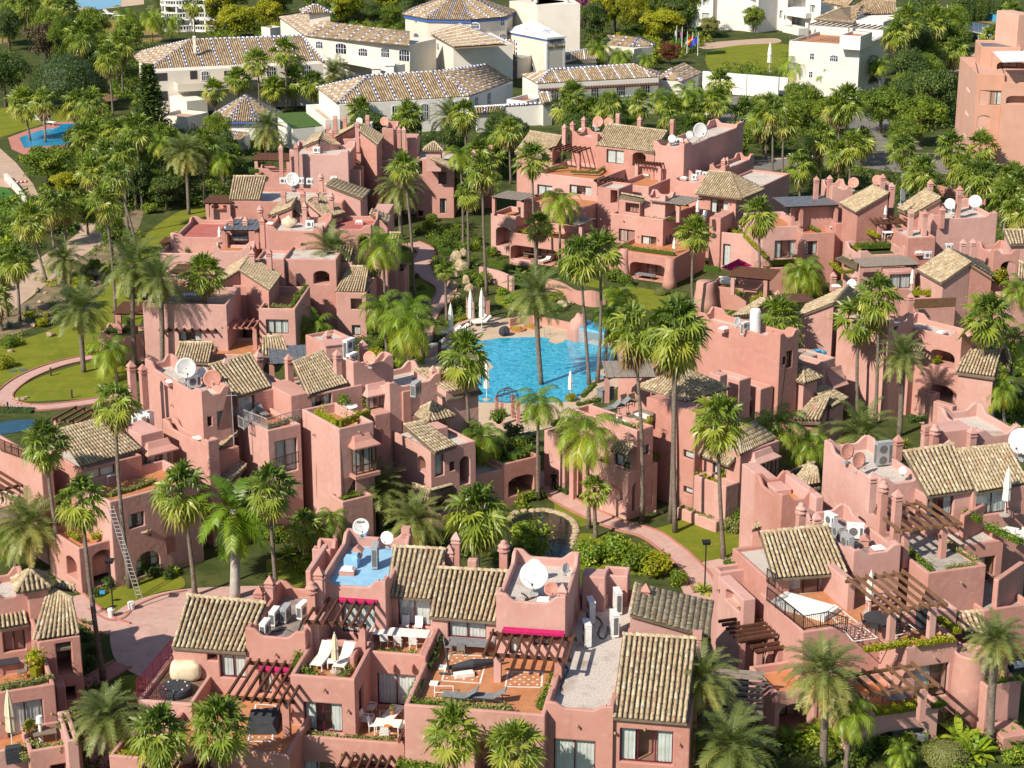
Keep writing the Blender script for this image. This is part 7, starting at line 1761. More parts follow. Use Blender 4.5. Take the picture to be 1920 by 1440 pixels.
grove([(560,36),(780,28),(790,48),(640,60)],9,['broad','dense'],['leaf_green','leaf_dark','leaf_lime'],'behind the turreted hotel wing','garden tree',(3.5,6),(4,8),seed=6)
grove([(380,30),(560,22),(560,55),(400,68)],9,['broad'],['leaf_lime','leaf_green','leaf_lime'],'behind the long cream wing','yellow-green tree',(3.5,6),(5,8),seed=7)
grove([(600,268),(760,268),(960,290),(1080,258),(1300,268),(1360,300),(1200,290),(1040,300),(950,335),(880,330),(790,310)],20,['broad','dense'],['leaf_dark','leaf_green','leaf_dark'],'between hotel and pink blocks','shady tree',(2.2,3.6),(2.6,4.6),seed=8)
grove([(130,330),(250,300),(400,285),(470,300),(410,370),(300,392),(180,400)],18,['broad','dense'],['leaf_dark','leaf_green','leaf_green'],'in the upper left garden','bushy garden tree',(2.2,3.8),(2.6,4.8),seed=9)
grove([(-20,90),(140,105),(250,100),(240,130),(200,200),(150,200),(60,110)],10,['broad','dense'],['leaf_dark','leaf_green'],'beyond the left pool','dark park tree',(3,5),(4,7),seed=10)
grove([(-20,25),(90,20),(90,40),(-20,50)],6,['broad'],['leaf_green','leaf_lime'],'at the top left corner','green park tree',(3.5,5.5),(4,7),seed=11)
palm_grove([(150,300),(260,290),(260,390),(160,400)],10,'f','in the dense palm grove',seed=12)
palm_grove([(1480,345),(1600,340),(1700,340),(1900,400),(1800,430),(1600,370)],8,'f','behind the right ridge',(2.2,3.0),(3.5,8),seed=13)
palm_grove([(1040,252),(1340,268),(1340,290),(1040,285)],9,'f','below the slatted hotel front',(2.2,3.0),(3.5,8),seed=14)
palm_grove([(-20,66),(120,50),(160,90),(0,100)],8,'f','at the top left corner',(2.2,3.0),(6,11),seed=15)
palm_grove([(780,320),(940,330),(920,440),(850,440)],7,'f','above the central path',(2.0,2.6),(4,9),seed=16)
palm_grove([(1870,420),(1930,430),(1930,520),(1880,500)],5,'f','on the right edge behind the box roof',(2.2,2.8),(4,7),seed=17)
palm_grove([(440,190),(600,190),(600,212),(450,215)],5,'f','in the hotel forecourt',(2.2,2.8),(3,6),seed=18)
for x_,y_,r_ in ((800,430,16),(820,440,18),(845,450,18),(860,440,20),(780,440,14),(870,470,18),(895,460,16),(810,415,14),(920,480,16)): shrub(x_,y_,r_,'along the shaded upper path','leaf_green')
for x_,y_,r_ in ((205,1100,20),(232,1085,22),(262,1078,22),(292,1080,20),(318,1085,16),(180,1118,16),(150,1200,24),(172,1225,22),(160,1255,24),(190,1300,20),(150,1310,20)): shrub(x_,y_,r_,'around the left court','leaf_dark')
shrub_grove([(650,640),(760,600),(800,645),(780,690),(690,700)],16,'left of the pool deck',seed=21)
shrub_grove([(1120,590),(1180,602),(1300,612),(1330,645),(1200,650),(1130,640)],22,'between waterfall and right blocks',seed=22)
shrub_grove([(870,885),(1000,885),(1010,940),(900,985)],14,'in the shade left of the pond',seed=23)
shrub_grove([(480,1000),(630,975),(640,1060),(540,1085)],16,'behind the blue roof',seed=24)
shrub_grove([(1560,800),(1700,820),(1700,870),(1560,880)],10,'below the tall right wall',seed=25)
shrub_grove([(1860,690),(1925,680),(1925,830),(1880,830)],12,'at the right edge garden',seed=26)
shrub_grove([(930,515),(1030,512),(1090,545),(1040,590),(950,585)],16,'above the pool deck',seed=27)
shrub_grove([(40,600),(120,560),(170,490),(240,430),(255,450),(190,540),(120,600)],22,'on the planted embankment',(0.5,1.1),seed=28)
shrub_grove([(-10,430),(60,420),(120,470),(40,520),(-10,560)],14,'left of the winding path',(0.6,1.4),seed=29)
shrub_grove([(1390,1390),(1540,1370),(1780,1400),(1900,1380),(1900,1440),(1400,1440)],16,'along the bottom right',seed=30)
shrub_grove([(1440,900),(1530,900),(1500,960),(1430,950)],8,'behind the right front block',seed=31)
palm_grove([(660,650),(780,640),(790,690),(690,705)],4,'q','left of the pool deck',(2.0,2.6),(3,6),seed=32)
palm_grove([(920,500),(1080,520),(1060,560),(930,540)],1,'f','above the pool deck',(1.6,2.0),(5,7),seed=34)
undergrowth('of_the_upper_left_garden',[[(-40,395),(60,370),(120,330),(200,300),(300,262),(430,240),(560,262),(470,330),(420,380),(330,395),(260,400),(150,430),(60,470),(-40,520)],[(150,100),(300,84),(260,200),(190,225),(150,205)],[(200,215),(290,240),(300,300),(180,300),(165,240)]],0.13,['leaf_green','leaf_dark','leaf_green'],0.8,2.0,0.42,leaves=70)
undergrowth('behind_the_hotel',[[(380,60),(560,50),(780,40),(800,60),(620,85),(420,90)],[(1070,60),(1240,62),(1330,78),(1240,130),(1110,120)],[(-40,20),(100,36),(300,80),(250,90),(-40,62)]],0.05,['leaf_green','leaf_green','leaf_lime'],1.2,3.0,0.6,leaves=80)
undergrowth('between_hotel_and_pink_blocks',[[(600,262),(760,262),(960,280),(1080,250),(1300,262),(1390,300),(1370,340),(1330,340),(1200,300),(1040,310),(960,340),(900,380),(860,340),(790,310),(620,290)]],0.10,['leaf_green','leaf_dark','leaf_green'],0.8,2.2,0.45,leaves=70)
undergrowth('along_the_upper_road',[[(1400,235),(1500,222),(1600,250),(1650,285),(1560,292),(1420,285)],[(1480,340),(1560,318),(1700,326),(1760,345),(1880,380),(1940,430),(1940,480),(1800,430),(1700,380),(1560,372)],[(1560,178),(1690,190),(1800,140),(1800,250),(1700,235),(1640,214)],[(1330,120),(1500,140),(1560,176),(1360,165)]],0.11,['leaf_green','leaf_green','leaf_dark'],0.8,2.0,0.4,leaves=70)
undergrowth('beside_the_left_path',[[(40,600),(110,565),(150,530),(170,480),(240,420),(262,440),(235,490),(185,545),(130,595),(60,625)],[(-20,640),(45,615),(60,632),(-20,672)],[(60,520),(120,482),(100,540)]],0.22,['leaf_green','leaf_lime','leaf_olive','leaf_green'],0.35,0.9,0.25,leaves=60)
undergrowth('beside_the_central_path',[[(740,520),(790,500),(800,560),(780,640),(700,700),(660,660),(700,600)],[(800,600),(840,560),(880,560),(950,590),(870,600),(830,640),(800,655)],[(790,420),(900,440),(930,500),(880,560),(830,520),(805,470)]],0.16,['leaf_dark','leaf_green'],0.4,1.2,0.28,leaves=60)
undergrowth('of_the_court_gardens',[[(500,980),(640,960),(700,1010),(640,1060),(540,1070)],[(700,970),(960,930),(960,1000),(930,1080),(740,1060)],[(150,1085),(250,1050),(330,1070),(230,1115),(175,1125)],[(140,1170),(195,1180),(200,1230),(150,1240)],[(120,1230),(230,1250),(225,1330),(150,1320)],[(160,1370),(220,1370),(215,1460),(150,1460)]],0.28,['leaf_dark','leaf_dark','leaf_green'],0.35,1.0,0.25,leaves=60)
undergrowth('around_the_pond',[[(950,1010),(1000,985),(1030,1000),(1030,1060),(960,1062)],[(1080,1050),(1200,1030),(1250,1090),(1090,1100)],[(930,880),(1010,900),(1000,950),(930,960)]],0.4,['leaf_queen','leaf_green','leaf_green'],0.4,1.1,0.3,leaves=65)
undergrowth('at_the_bottom_right',[[(1400,1400),(1560,1360),(1920,1360),(1940,1460),(1380,1460)],[(1380,1220),(1450,1200),(1470,1330),(1400,1360)]],0.30,['leaf_dark','leaf_green','leaf_green'],0.4,1.1,0.28,leaves=65)
undergrowth('of_the_lawn_borders',[[(930,510),(1010,505),(1060,530),(1050,560),(960,545)],[(1130,590),(1200,600),(1260,605),(1340,600),(1340,640),(1150,640)],[(1850,700),(1930,680),(1930,820),(1870,830)],[(1440,560),(1520,560),(1520,600),(1440,600)],[(1830,620),(1930,600),(1930,690),(1850,700)]],0.2,['leaf_green','leaf_green','leaf_dark'],0.4,1.0,0.28,leaves=60)
for a in ((1152,528,24,'beside the flared porch columns','leaf_green'),(1172,535,20,'beside the flared porch columns','leaf_green'),(80,612,16,'along the embankment foot','leaf_lime'),(20,650,20,'along the embankment foot','leaf_green'),(8,690,22,'on the left lawn edge','leaf_lime'),(150,540,20,'on the embankment','leaf_lime'),(240,478,20,'under the tall lawn palms','leaf_lime'),(245,560,16,'on the left lawn by the pink corner','leaf_green'),(280,400,18,'on the far lawn edge','leaf_green'),(175,665,18,'before the left pink corner','leaf_queen'),(900,535,24,'in the rockery','leaf_green'),(830,470,22,'above the rockery','leaf_green'),(1400,990,34,'right of the pond lawn','leaf_green'),(1370,998,24,'right of the pond lawn','leaf_olive'),(1230,1078,40,'behind the grey tiled roof','leaf_lime'),(1270,1095,26,'behind the grey tiled roof','leaf_green'),(1150,1050,46,'at the pond path bend','leaf_queen'),(1190,1065,40,'at the pond path bend','leaf_green'),(1100,1055,40,'at the pond path bend','leaf_queen'),(985,1020,38,'in the pond','leaf_queen'),(1000,1048,34,'in the pond','leaf_green'),(940,850,26,'on the planted roof garden','leaf_dark'),(970,845,24,'on the planted roof garden','leaf_green'),(960,820,24,'on the planted roof garden','leaf_dark'),(935,790,22,'above the roof garden wall','leaf_green'),(1070,752,14,'at the pool corner','leaf_lime'),(1860,530,30,'beside the right gable','leaf_lime'),(1880,500,26,'beside the right gable','leaf_lime'),(1780,1440,20,'at the lower right','leaf_lime'),(1900,1430,30,'at the bottom right corner','leaf_queen'),(1860,1310,34,'beside the rounded planter','leaf_green'),(690,300,18,'between the back left roofs','leaf_green'),(850,280,20,'below the hotel wing','leaf_dark'),(1790,320,24,'on the salmon block terrace','leaf_lime'),(625,665,26,'below the left gable tower','leaf_queen'),(605,640,24,'below the left gable tower','leaf_green'),(700,680,26,'left of the pool deck','leaf_lime'),(860,640,16,'left of the white parasols','leaf_lime'),(455,205,16,'before the cream hotel wing','leaf_green'),(430,212,14,'before the cream hotel wing','leaf_lime'),(1560,175,14,'below the white villa','leaf_green'),(1665,185,22,'beside the lamp in the far garden','leaf_green')):
    shrub(a[0],a[1],a[2],a[3],a[4],z=(3.4 if 'roof garden' in a[3] else 7.5 if 'back left' in a[3] else 4.0 if 'right gable' in a[3] else 0.0))
for a in ((1239,552,15,'on the pool lawn',0.85),(1275,562,19,'on the pool lawn',0.7),(1772,1432,46,'in the bottom right corner',0.9),(1335,60,14,'in front of the white apartments',1.0),(370,245,16,'beside the hotel steps',1.0)): shrub(a[0],a[1],a[2],a[3],'leaf_olive' if a[0] in (1772,1239,1275) else 'leaf_green','topiary',hz=a[4],desc='clipped round shrub')
for a in ((18,615,18,'on the embankment'),(52,585,18,'on the embankment'),(72,545,9,'on the embankment'),(50,605,14,'on the embankment'),(890,470,24,'above the pool rockery'),(850,575,18,'beside the rockery'),(1265,1075,12,'beside the pond path')): shrub(a[0],a[1],a[2],a[3],'leaf_agave' if a[0] < 200 else 'leaf_fan','agave',hz=1.0)
for a in ((1800,1395,52,'below the rounded planter'),(1830,1420,44,'below the rounded planter'),(1910,1400,36,'at the right edge'),(1390,985,36,'right of the pond lawn'),(1420,1000,26,'beside the bay window house'),(640,1000,26,'behind the blue roof'),(325,1075,18,'beside the left court'),(1335,600,20,'below the curved terrace'),(1360,595,18,'below the curved terrace'),(1320,1110,22,'beside the grey tiled roof'),(1480,565,16,'beside the round buttress'),(540,1040,22,'beside the court palms')): shrub(a[0],a[1],a[2],a[3],'leaf_royal','banana',hz=1.15)
for i,(x,y,r_) in enumerate(((62,612,7),(90,600,5),(95,630,8),(165,545,8),(172,535,9),(30,640,7),(110,590,4),(75,568,5),(20,660,6),(25,748,4),(33,750,5),(43,749,5),(50,746,4),(68,548,6),(85,550,4))): rock(x,y,r_,'on the left embankment' if y < 700 else 'in the small rock group on the lawn',seed=i)
for i,(x,y,r_) in enumerate(((842,500,12),(856,485,10),(848,520,12),(865,505,13),(875,530,10),(880,545,9),(860,560,8),(870,478,9),(850,540,9),(945,550,9),(1240,962,5),(1228,960,4),(1055,575,12),(1048,562,9),(1066,570,8),(780,682,7))): rock(x,y,r_,'in the rockery left of the pool' if x < 1000 else 'near the waterfall and lawn wall',seed=40+i,hz=1.2 if x < 900 else 0.7,mat='rock')
def H(s,pts,z,w,h,mt,zone,**k): sheet_at(*s);hedge(pts,z,zone,w,h,mt,**k);full()
F1s,F0s,F2s,F3s=(480,1080),(0,1080),(960,1080),(1440,1080)
H(F1s,[(300,690),(390,530)],6.5,0.6,1.0,'leaf_green','left of the white loungers');H(F1s,[(290,735),(460,745)],6.6,0.5,0.5,'leaf_green','at the corner of the lounger terrace');H(F1s,[(640,760),(790,610)],6.5,0.7,0.35,'leaf_olive','right of the white loungers')
H(F1s,[(1290,690),(1370,490)],6.5,0.7,0.7,'leaf_dark','in the trough between the two tiled terraces');H(F1s,[(1160,930),(1240,790)],6.3,0.6,0.5,'leaf_green','in the lower trough left of the grey loungers');H(F1s,[(1120,955),(1420,970)],6.5,0.5,0.5,'leaf_green','along the front of the grey lounger terrace');H(F1s,[(1420,972),(1920,1010)],6.5,0.5,0.45,'leaf_olive','along the front right of the grey lounger terrace')
H(F1s,[(310,1180),(620,1205)],3.7,0.4,0.18,'leaf_olive','in the sparse trough below the big window');H(F1s,[(660,1210),(1040,1235)],3.7,0.4,0.18,'leaf_olive','in the sparse trough before the white table');H(F1s,[(890,575),(1240,600)],6.5,0.5,0.3,'leaf_green','in front of the long white table');H(F1s,[(1060,1420),(1400,1440)],3.0,0.7,0.6,'leaf_green','at the bottom middle below the small pergola')
H(F2s,[(210,990),(330,770)],6.4,0.7,0.6,'leaf_green','beside the long gravel roof');H(F0s,[(0,850),(250,810),(400,770)],4.4,0.7,0.55,'leaf_olive','on the lower left balcony');H(F0s,[(200,1270),(470,1300),(480,1260)],2.1,0.5,0.45,'leaf_olive','on the lowest left balcony');H(F0s,[(450,1140),(540,1060)],3.1,0.8,0.5,'leaf_olive','on the narrow side balcony lower left');H(F0s,[(510,1245),(600,1240)],2.2,0.5,0.6,'leaf_lime','in the lowest left corner trough');H(F0s,[(140,1290),(200,1390)],1.8,0.5,0.5,'leaf_olive','in the sloping trough bottom left');H(F0s,[(880,1190),(960,1090)],3.0,0.5,0.4,'leaf_red','among red flowers beside the deck');H(F0s,[(830,1345),(1040,1360)],2.9,0.5,0.4,'leaf_lime','in the bottom trough below the deck');H(F0s,[(250,760),(330,690)],4.0,0.7,1.3,'leaf_lime','in the big pot by the stair tower')
H(F3s,[(720,560),(900,540),(1060,500)],5.95,0.6,0.4,'leaf_lime','along the tiled terrace front');H(F3s,[(1105,520),(1330,485),(1400,480)],5.9,0.6,0.45,'leaf_lime','on the right of the tiled terrace front');H(F3s,[(1280,330),(1430,430)],5.7,0.7,0.6,'leaf_lime','beside the barbecue corner');H(F3s,[(790,1035),(1000,1010),(1160,975)],2.4,0.7,0.75,'leaf_lime','below the lower timber pergola');H(F3s,[(1230,985),(1330,960)],2.4,0.6,0.5,'leaf_green','at the end of the lower pergola terrace');H(F3s,[(1640,820),(1890,790)],3.2,0.7,0.55,'leaf_green','on the right edge balcony');H(F3s,[(240,830),(370,800)],3.1,0.6,0.5,'leaf_lime','behind the left date palm of the right block')
s=(1440,720);H(s,[(1040,1250),(1230,1400)],7.0,0.45,0.4,'leaf_green','in the long trough of the concrete terrace');H(s,[(1350,1200),(1590,1350)],7.1,0.5,0.35,'leaf_olive','on the right trough of the concrete terrace');H(s,[(1480,970),(1590,1040)],8.4,0.6,0.6,'leaf_green','below the tall parasol');H(s,[(1640,1080),(1720,1120),(1900,1200)],8.0,0.7,0.7,'leaf_green','along the right edge terrace');H(s,[(1060,290),(1180,270)],4.2,0.6,0.8,'leaf_dark','on the shaded loggia balcony');H(s,[(1340,1390),(1560,1360)],7.1,0.4,0.3,'leaf_olive','at the front of the concrete terrace')
s=(960,720);H(s,[(860,640),(930,620),(1090,560)],3.9,0.8,1.2,'leaf_green','on the corner balcony beside the tall palms');H(s,[(635,570),(720,590)],3.9,0.6,0.6,'leaf_green','at the left end of the corner balcony');H(s,[(640,250),(780,290),(920,330)],7.3,0.5,0.3,'leaf_green','along the furnished deck edge');H(s,[(950,320),(1040,300)],7.3,0.6,0.6,'leaf_lime','at the right corner of the furnished deck');H(s,[(490,160),(660,120)],7.0,0.6,0.35,'leaf_green','around the upper left deck trough');H(s,[(530,100),(620,10)],7.0,0.5,0.35,'leaf_green','beside the pool on the deck trough');H(s,[(1560,730),(1690,690)],3.2,0.8,1.3,'leaf_lime','on the small awning balcony');H(s,[(1375,680),(1550,740)],3.2,0.5,0.4,'leaf_lime','at the left of the small awning balcony');H(s,[(1260,925),(1500,1020)],0.8,0.5,0.3,'leaf_green','on the low garden wall');H(s,[(900,905),(1080,850)],0.4,0.8,0.6,'leaf_dark','under the corner balcony');H(s,[(340,780),(440,830)],0.0,1.2,0.9,'leaf_dark','beside the path at the wall foot');H(s,[(1600,1340),(1700,1380),(1760,1310)],6.2,0.7,0.5,'leaf_green','on the arch house balcony');H(s,[(300,310),(380,270)],6.0,0.5,0.4,'leaf_green','on the small pool-side balcony');H(s,[(0,560),(170,490)],3.6,1.6,0.9,'leaf_green','on the planted roof garden');H(s,[(0,460),(160,400)],3.6,1.6,1.0,'leaf_dark','at the back of the planted roof garden')
s=(480,720);H(s,[(450,240),(610,320)],9.4,0.5,1.15,'leaf_lime','on the left side of the clipped terrace hedge',desc='yellow-green clipped cypress hedge',ragged=0.7);H(s,[(630,320),(850,240)],9.4,0.5,1.15,'leaf_lime','on the right side of the clipped terrace hedge',desc='yellow-green clipped cypress hedge',ragged=0.7);H(s,[(90,330),(320,260)],9.0,0.4,0.4,'leaf_olive','behind the grey balcony railing');H(s,[(620,880),(760,840)],4.0,0.6,0.4,'leaf_green','on the loggia sill')
s=(0,720);H(s,[(830,840),(980,800),(1160,740)],6.7,0.7,0.55,'leaf_olive','on the left block terrace');H(s,[(930,1110),(1150,1050)],3.6,0.9,0.9,'leaf_green','on the balcony behind the ladder palm');H(s,[(690,1160),(790,1140)],3.5,0.7,0.7,'leaf_lime','on the low left balcony');H(s,[(520,1120),(590,1170)],3.5,0.6,0.5,'leaf_lime','at the left end of the low left balcony');H(s,[(1240,1400),(1380,1340)],0.0,1.2,1.0,'leaf_green','at the left block entrance');H(s,[(120,920),(220,930)],3.6,0.9,0.8,'leaf_dark','below the left pergola');H(s,[(0,200),(250,205)],0.0,2.0,0.5,'leaf_dark','along the looping path')
s=(480,360);H(s,[(60,850),(270,865)],5.6,0.5,0.35,'leaf_olive','on the front of the left gable terrace');H(s,[(280,850),(380,720)],5.6,0.6,0.8,'leaf_green','on the side of the left gable terrace');H(s,[(640,400),(720,350)],7.6,0.9,1.0,'leaf_green','on the balcony behind the date palm');H(s,[(530,320),(740,330)],8.0,0.5,0.5,'leaf_dark','below the red roof');H(s,[(980,570),(1090,560)],3.6,0.6,0.5,'leaf_dark','on the shaded path balcony');H(s,[(990,790),(1100,750)],0.9,0.7,0.7,'leaf_dark','on the lowest path balcony');H(s,[(1330,540),(1380,640)],0.0,1.2,0.8,'leaf_lime','beside the rockery path');H(s,[(1760,540),(1920,590)],0.0,1.5,1.3,'leaf_green','above the low garden wall');H(s,[(1440,990),(1590,950)],0.0,1.2,0.7,'leaf_lime','behind the pool deck loungers');H(s,[(1330,350),(1440,480)],0.0,2.0,1.4,'leaf_green','along the upper central path')
s=(960,360);H(s,[(750,390),(920,430),(1220,470)],3.0,0.7,0.6,'leaf_green','along the balcony above the flared porch');H(s,[(930,190),(1120,215),(1240,205)],5.9,0.4,0.35,'leaf_green','along the white-table terrace');H(s,[(0,290),(370,330)],3.3,0.5,0.4,'leaf_lime','on the left pool-facing balcony');H(s,[(1440,590),(1560,600)],2.2,1.0,1.2,'leaf_green','left of the magenta awning');H(s,[(1590,270),(1740,330),(1920,500)],4.3,0.6,0.4,'leaf_lime','along the sloping stair wall');H(s,[(1600,720),(1750,780)],2.2,0.6,0.5,'leaf_green','on the curved terrace wall');H(s,[(260,600),(410,620)],0.0,1.2,0.9,'leaf_dark','in front of the dark porch');H(s,[(0,560),(250,590)],0.0,1.6,0.7,'leaf_green','before the left porch');H(s,[(360,650),(560,680)],0.0,1.2,0.8,'leaf_dark','above the wavy garden wall');H(s,[(1420,980),(1530,990)],0.0,1.4,1.0,'leaf_lime','behind the tank roof');H(s,[(1800,830),(1900,780)],2.0,0.9,0.9,'leaf_lime','below the curved terrace');H(s,[(920,1215),(1100,1235)],9.0,0.5,0.3,'leaf_green','on the wall above the pool pergola')
s=(1440,360);H(s,[(660,420),(1030,405)],6.0,1.6,1.0,'leaf_green','in the big planter box',desc='thick green hedge',dens=190);H(s,[(590,380),(690,440)],6.0,0.6,0.4,'leaf_lime','on the side of the big planter box');H(s,[(20,545),(205,535)],2.9,0.7,1.1,'leaf_lime','on the lower right balcony',ragged=0.6);H(s,[(230,225),(390,300)],6.2,0.5,0.35,'leaf_green','beside the white chairs terrace');H(s,[(1080,770),(1250,770),(1410,760)],4.5,0.6,1.1,'leaf_lime','above the reed screen');H(s,[(1640,600),(1760,690)],4.0,1.6,1.8,'leaf_lime','right of the gable house');H(s,[(710,290),(830,340)],6.6,0.6,0.7,'leaf_lime','left of the timber pergola');H(s,[(470,540),(560,610),(660,600)],3.8,0.7,0.6,'leaf_lime','below the little awning roof');H(s,[(200,1170),(320,1180),(470,1190)],5.3,0.5,0.4,'leaf_green','behind the round terrace tub');H(s,[(1240,1280),(1290,1270)],5.6,0.7,0.7,'leaf_lime','in the dark loggia');H(s,[(890,1110),(980,1080)],6.8,1.0,0.8,'leaf_dark','behind the twin palms')
s=(960,0);H(s,[(250,1275),(420,1260)],8.3,0.5,0.4,'leaf_green','on the pergola terrace at the back');H(s,[(440,1290),(640,1300),(710,1250)],8.3,0.5,0.4,'leaf_green','below the grey covered seat');H(s,[(1450,410),(1590,400)],0.0,2.0,1.4,'leaf_dark','on the hotel garden lawn');H(s,[(1290,270),(1600,262)],0.0,3.0,2.2,'leaf_dark','behind the flagpoles');H(s,[(1400,250),(1490,230)],0.0,3.0,3.0,'leaf_lime','below the white apartments')
s=(480,0);H(s,[(-50,1295),(20,1290)],8.4,1.0,0.9,'leaf_green','left of the back pergola');H(s,[(770,1270),(880,1240)],7.8,1.2,1.3,'leaf_lime','between back left boxes')
s=(0,360);H(s,[(1210,445),(1260,400)],7.1,0.5,0.4,'leaf_lime','by the brown door');H(s,[(1400,450),(1470,390)],7.1,0.6,0.5,'leaf_green','beside the blue terrace chair');H(s,[(1470,395),(1620,398)],7.1,0.5,0.4,'leaf_green','behind the terrace railing');H(s,[(1080,810),(1130,770)],6.8,0.6,0.4,'leaf_green','at the left corner of the long terrace');H(s,[(1090,1055),(1210,1055)],3.0,0.5,0.4,'leaf_olive','on the small left ledge');H(s,[(1590,1200),(1660,1140)],2.2,0.7,0.5,'leaf_green','beside the entrance tiles');H(s,[(760,1045),(1000,1040)],2.4,0.7,0.6,'leaf_dark','on the curved left planter');H(s,[(900,950),(990,1010)],2.6,0.9,1.3,'leaf_green','under the left slatted pergola');H(s,[(1170,860),(1220,800)],0.0,1.2,1.2,'leaf_green','left of the pink corner on the lawn')
H((0,0),[(1350,800),(1410,780)],0.0,2.0,1.6,'leaf_green','beside the hotel ramp');H((0,0),[(1650,800),(1800,830)],0.0,2.2,1.2,'leaf_lime','in the hotel forecourt');H((0,0),[(1680,770),(1800,770)],0.0,2.2,1.4,'leaf_green','under the hotel balcony')
# ================================================================== things on roofs and terraces
def at(x,y): sheet_at(x,y)
at(480,720)
dish(788,1070,11.2,16,'on the blue roof, left','white',14,text=True);dish(982,1155,10.6,13,'on the blue roof, right','white',-20)
ac(895,1370,9.15,'on the blue roof',88,'grey',1.25,True);skylight(690,1420,9.12,'on the blue roof',-9)
def vent_hood(x,y,z,zone):
    p=G(x,y,z);assemble('vent_hood','small pink gabled vent hood',zone,'vent',p,RAD(-9),[('hood','vh',lambda m_: (m_.box((-0.25,-0.25,0),(0.5,0,0),(0,0.5,0),(0,0,0.5)),m_.add([V((-0.38,-0.35,0.5)),V((0.38,-0.35,0.5)),V((0.38,0.35,0.5)),V((-0.38,0.35,0.5)),V((0,-0.35,0.85)),V((0,0.35,0.85))],[(0,1,4),(2,3,5),(1,2,5,4),(3,0,4,5),(0,3,2,1)])),'stucco')])
vent_hood(765,1300,9.5,'on the blue roof')
mb=MB();p_=G(720,1365,9.12);mb.cbox(p_,0.9,0.8,0.65,RAD(-9));mb.cbox(p_+V((0.2,0,0.65)),0.4,0.4,0.25,RAD(-9));o=link('roof_plinth',mb.mesh('roof_plinth'),'blue_paint');reg(o,'blue painted plinth','in the middle of the blue roof','plinth',pos=p_)
mb=MB();p_=G(795,1190,9.12);mb.cbox(p_,0.75,0.6,0.6,RAD(-9));mb.cbox(p_+V((0,0,0.6)),0.7,0.55,0.12,RAD(-9));o=link('dish_plinth',mb.mesh('dish_plinth'),'blue_paint');reg(o,'blue and pink plinth','below the left dish of the blue roof','plinth',pos=p_)
at(960,1080)
dish(165,-5,10.9,27,'on the gravel roof beside a pink dish','white',-8);dish(295,97,10.2,14,'right of the big white dish','pink',10);dish(168,-78,10.6,13,'behind the big white dish','white',-5);dish(402,-60,10.6,10,'at the back right of the dish roof','white',50)
skylight(240,215,9.47,'on the dish roof front',-9);skylight(585,130,7.6,'behind the gravel roof',-9)
for x,y,r_ in ((560,515,-80),(590,340,-80),(765,440,100),(790,270,100)): ac(x,y,6.6,'on the long gravel roof',r_,'white',1.25,True)
def cable(pts,z,zone,desc='loose black cables'):
    w=round_line([G(x,y,z+0.03) for x,y in pts],5);mb=MB();mb.tube(w,[0.028]*len(w),5)
    w2=[p+V((0.12*math.sin(i*0.8),0.1*math.cos(i),0)) for i,p in enumerate(w)];mb.tube(w2,[0.022]*len(w),5)
    o=link('cables',mb.mesh('cables'),'black_paint');o['kind']='stuff';o['label']=f'{desc} {zone}';o['category']='cables'
cable([(400,680),(420,720),(370,800),(380,860)],6.56,'along the gravel roof parapet');cable([(620,300),(680,360),(640,430),(690,470),(720,380)],6.56,'between the gravel roof units');cable([(70,130),(120,165),(90,190),(200,150),(270,140)],9.47,'below the big white dish')
at(480,1080)
cable([(120,420),(220,400),(300,420),(360,330)],7.32,'on the front left flat roof')
for x,y,r_,t in ((70,450,78,'white'),(140,360,78,'white'),(225,335,78,'grey'),(350,310,70,'white')): ac(x,y,7.35,'on the front left flat roof',r_,t,1.25)
lounger(500,655,6.4,'left of the small table',-14,'white',1.3);lounger(668,665,6.4,'right of the small table',-14,'white',1.3);table(580,690,6.4,'between the white loungers',0,0.7,0.6,'white',0.5);parasol(597,720,6.4,'between the white loungers',2.6,1.0,'canvas_cream')
table(1110,500,6.25,'on the upper tiled terrace',-9,4.6,1.1,'white');
for x,y in ((965,525),(1065,535),(1180,545)): chair(x,y,6.25,'along the long white table',175,'white')
for x,y in ((990,405),(1120,410),(1220,418)): chair(x,y,6.25,'behind the long white table',-5,'white')
table(1120,370,6.2,'before the tall glass doors',-9,1.0,0.5,'white',1.0)
table(1600,575,6.2,'by the curtained doors',-9,2.4,1.1,'grey')
for x,y,r_ in ((1450,570,80),(1455,500,60),(1540,590,175),(1755,540,-80),(1760,500,-60)): chair(x,y,6.2,'around the grey table',r_,'grey')
lounger(1545,945,6.2,'on the orange terrace',-100,'grey',1.2);lounger(1755,950,6.2,'on the orange terrace',-100,'grey',1.2)
p_=G(1440,900,6.2);mb=MB()
for a_,b_ in (((-0.8,-0.3,0.02),(0.3,-0.3,0.02)),((0.3,-0.3,0.02),(0.3,0.5,0.4)),((0.3,0.5,0.4),(-0.8,0.5,0.4)),((-0.8,0.5,0.4),(-0.8,-0.3,0.02)),((-0.8,-0.3,0.4),(0.3,-0.3,0.4))): mb.tube([p_+V(a_),p_+V(b_)],[0.025,0.025],5)
o=link('lounger_frame',mb.mesh('lounger_frame'),'plastic_white');reg(o,'bare white lounger frame','left of the grey loungers','frame',pos=p_)
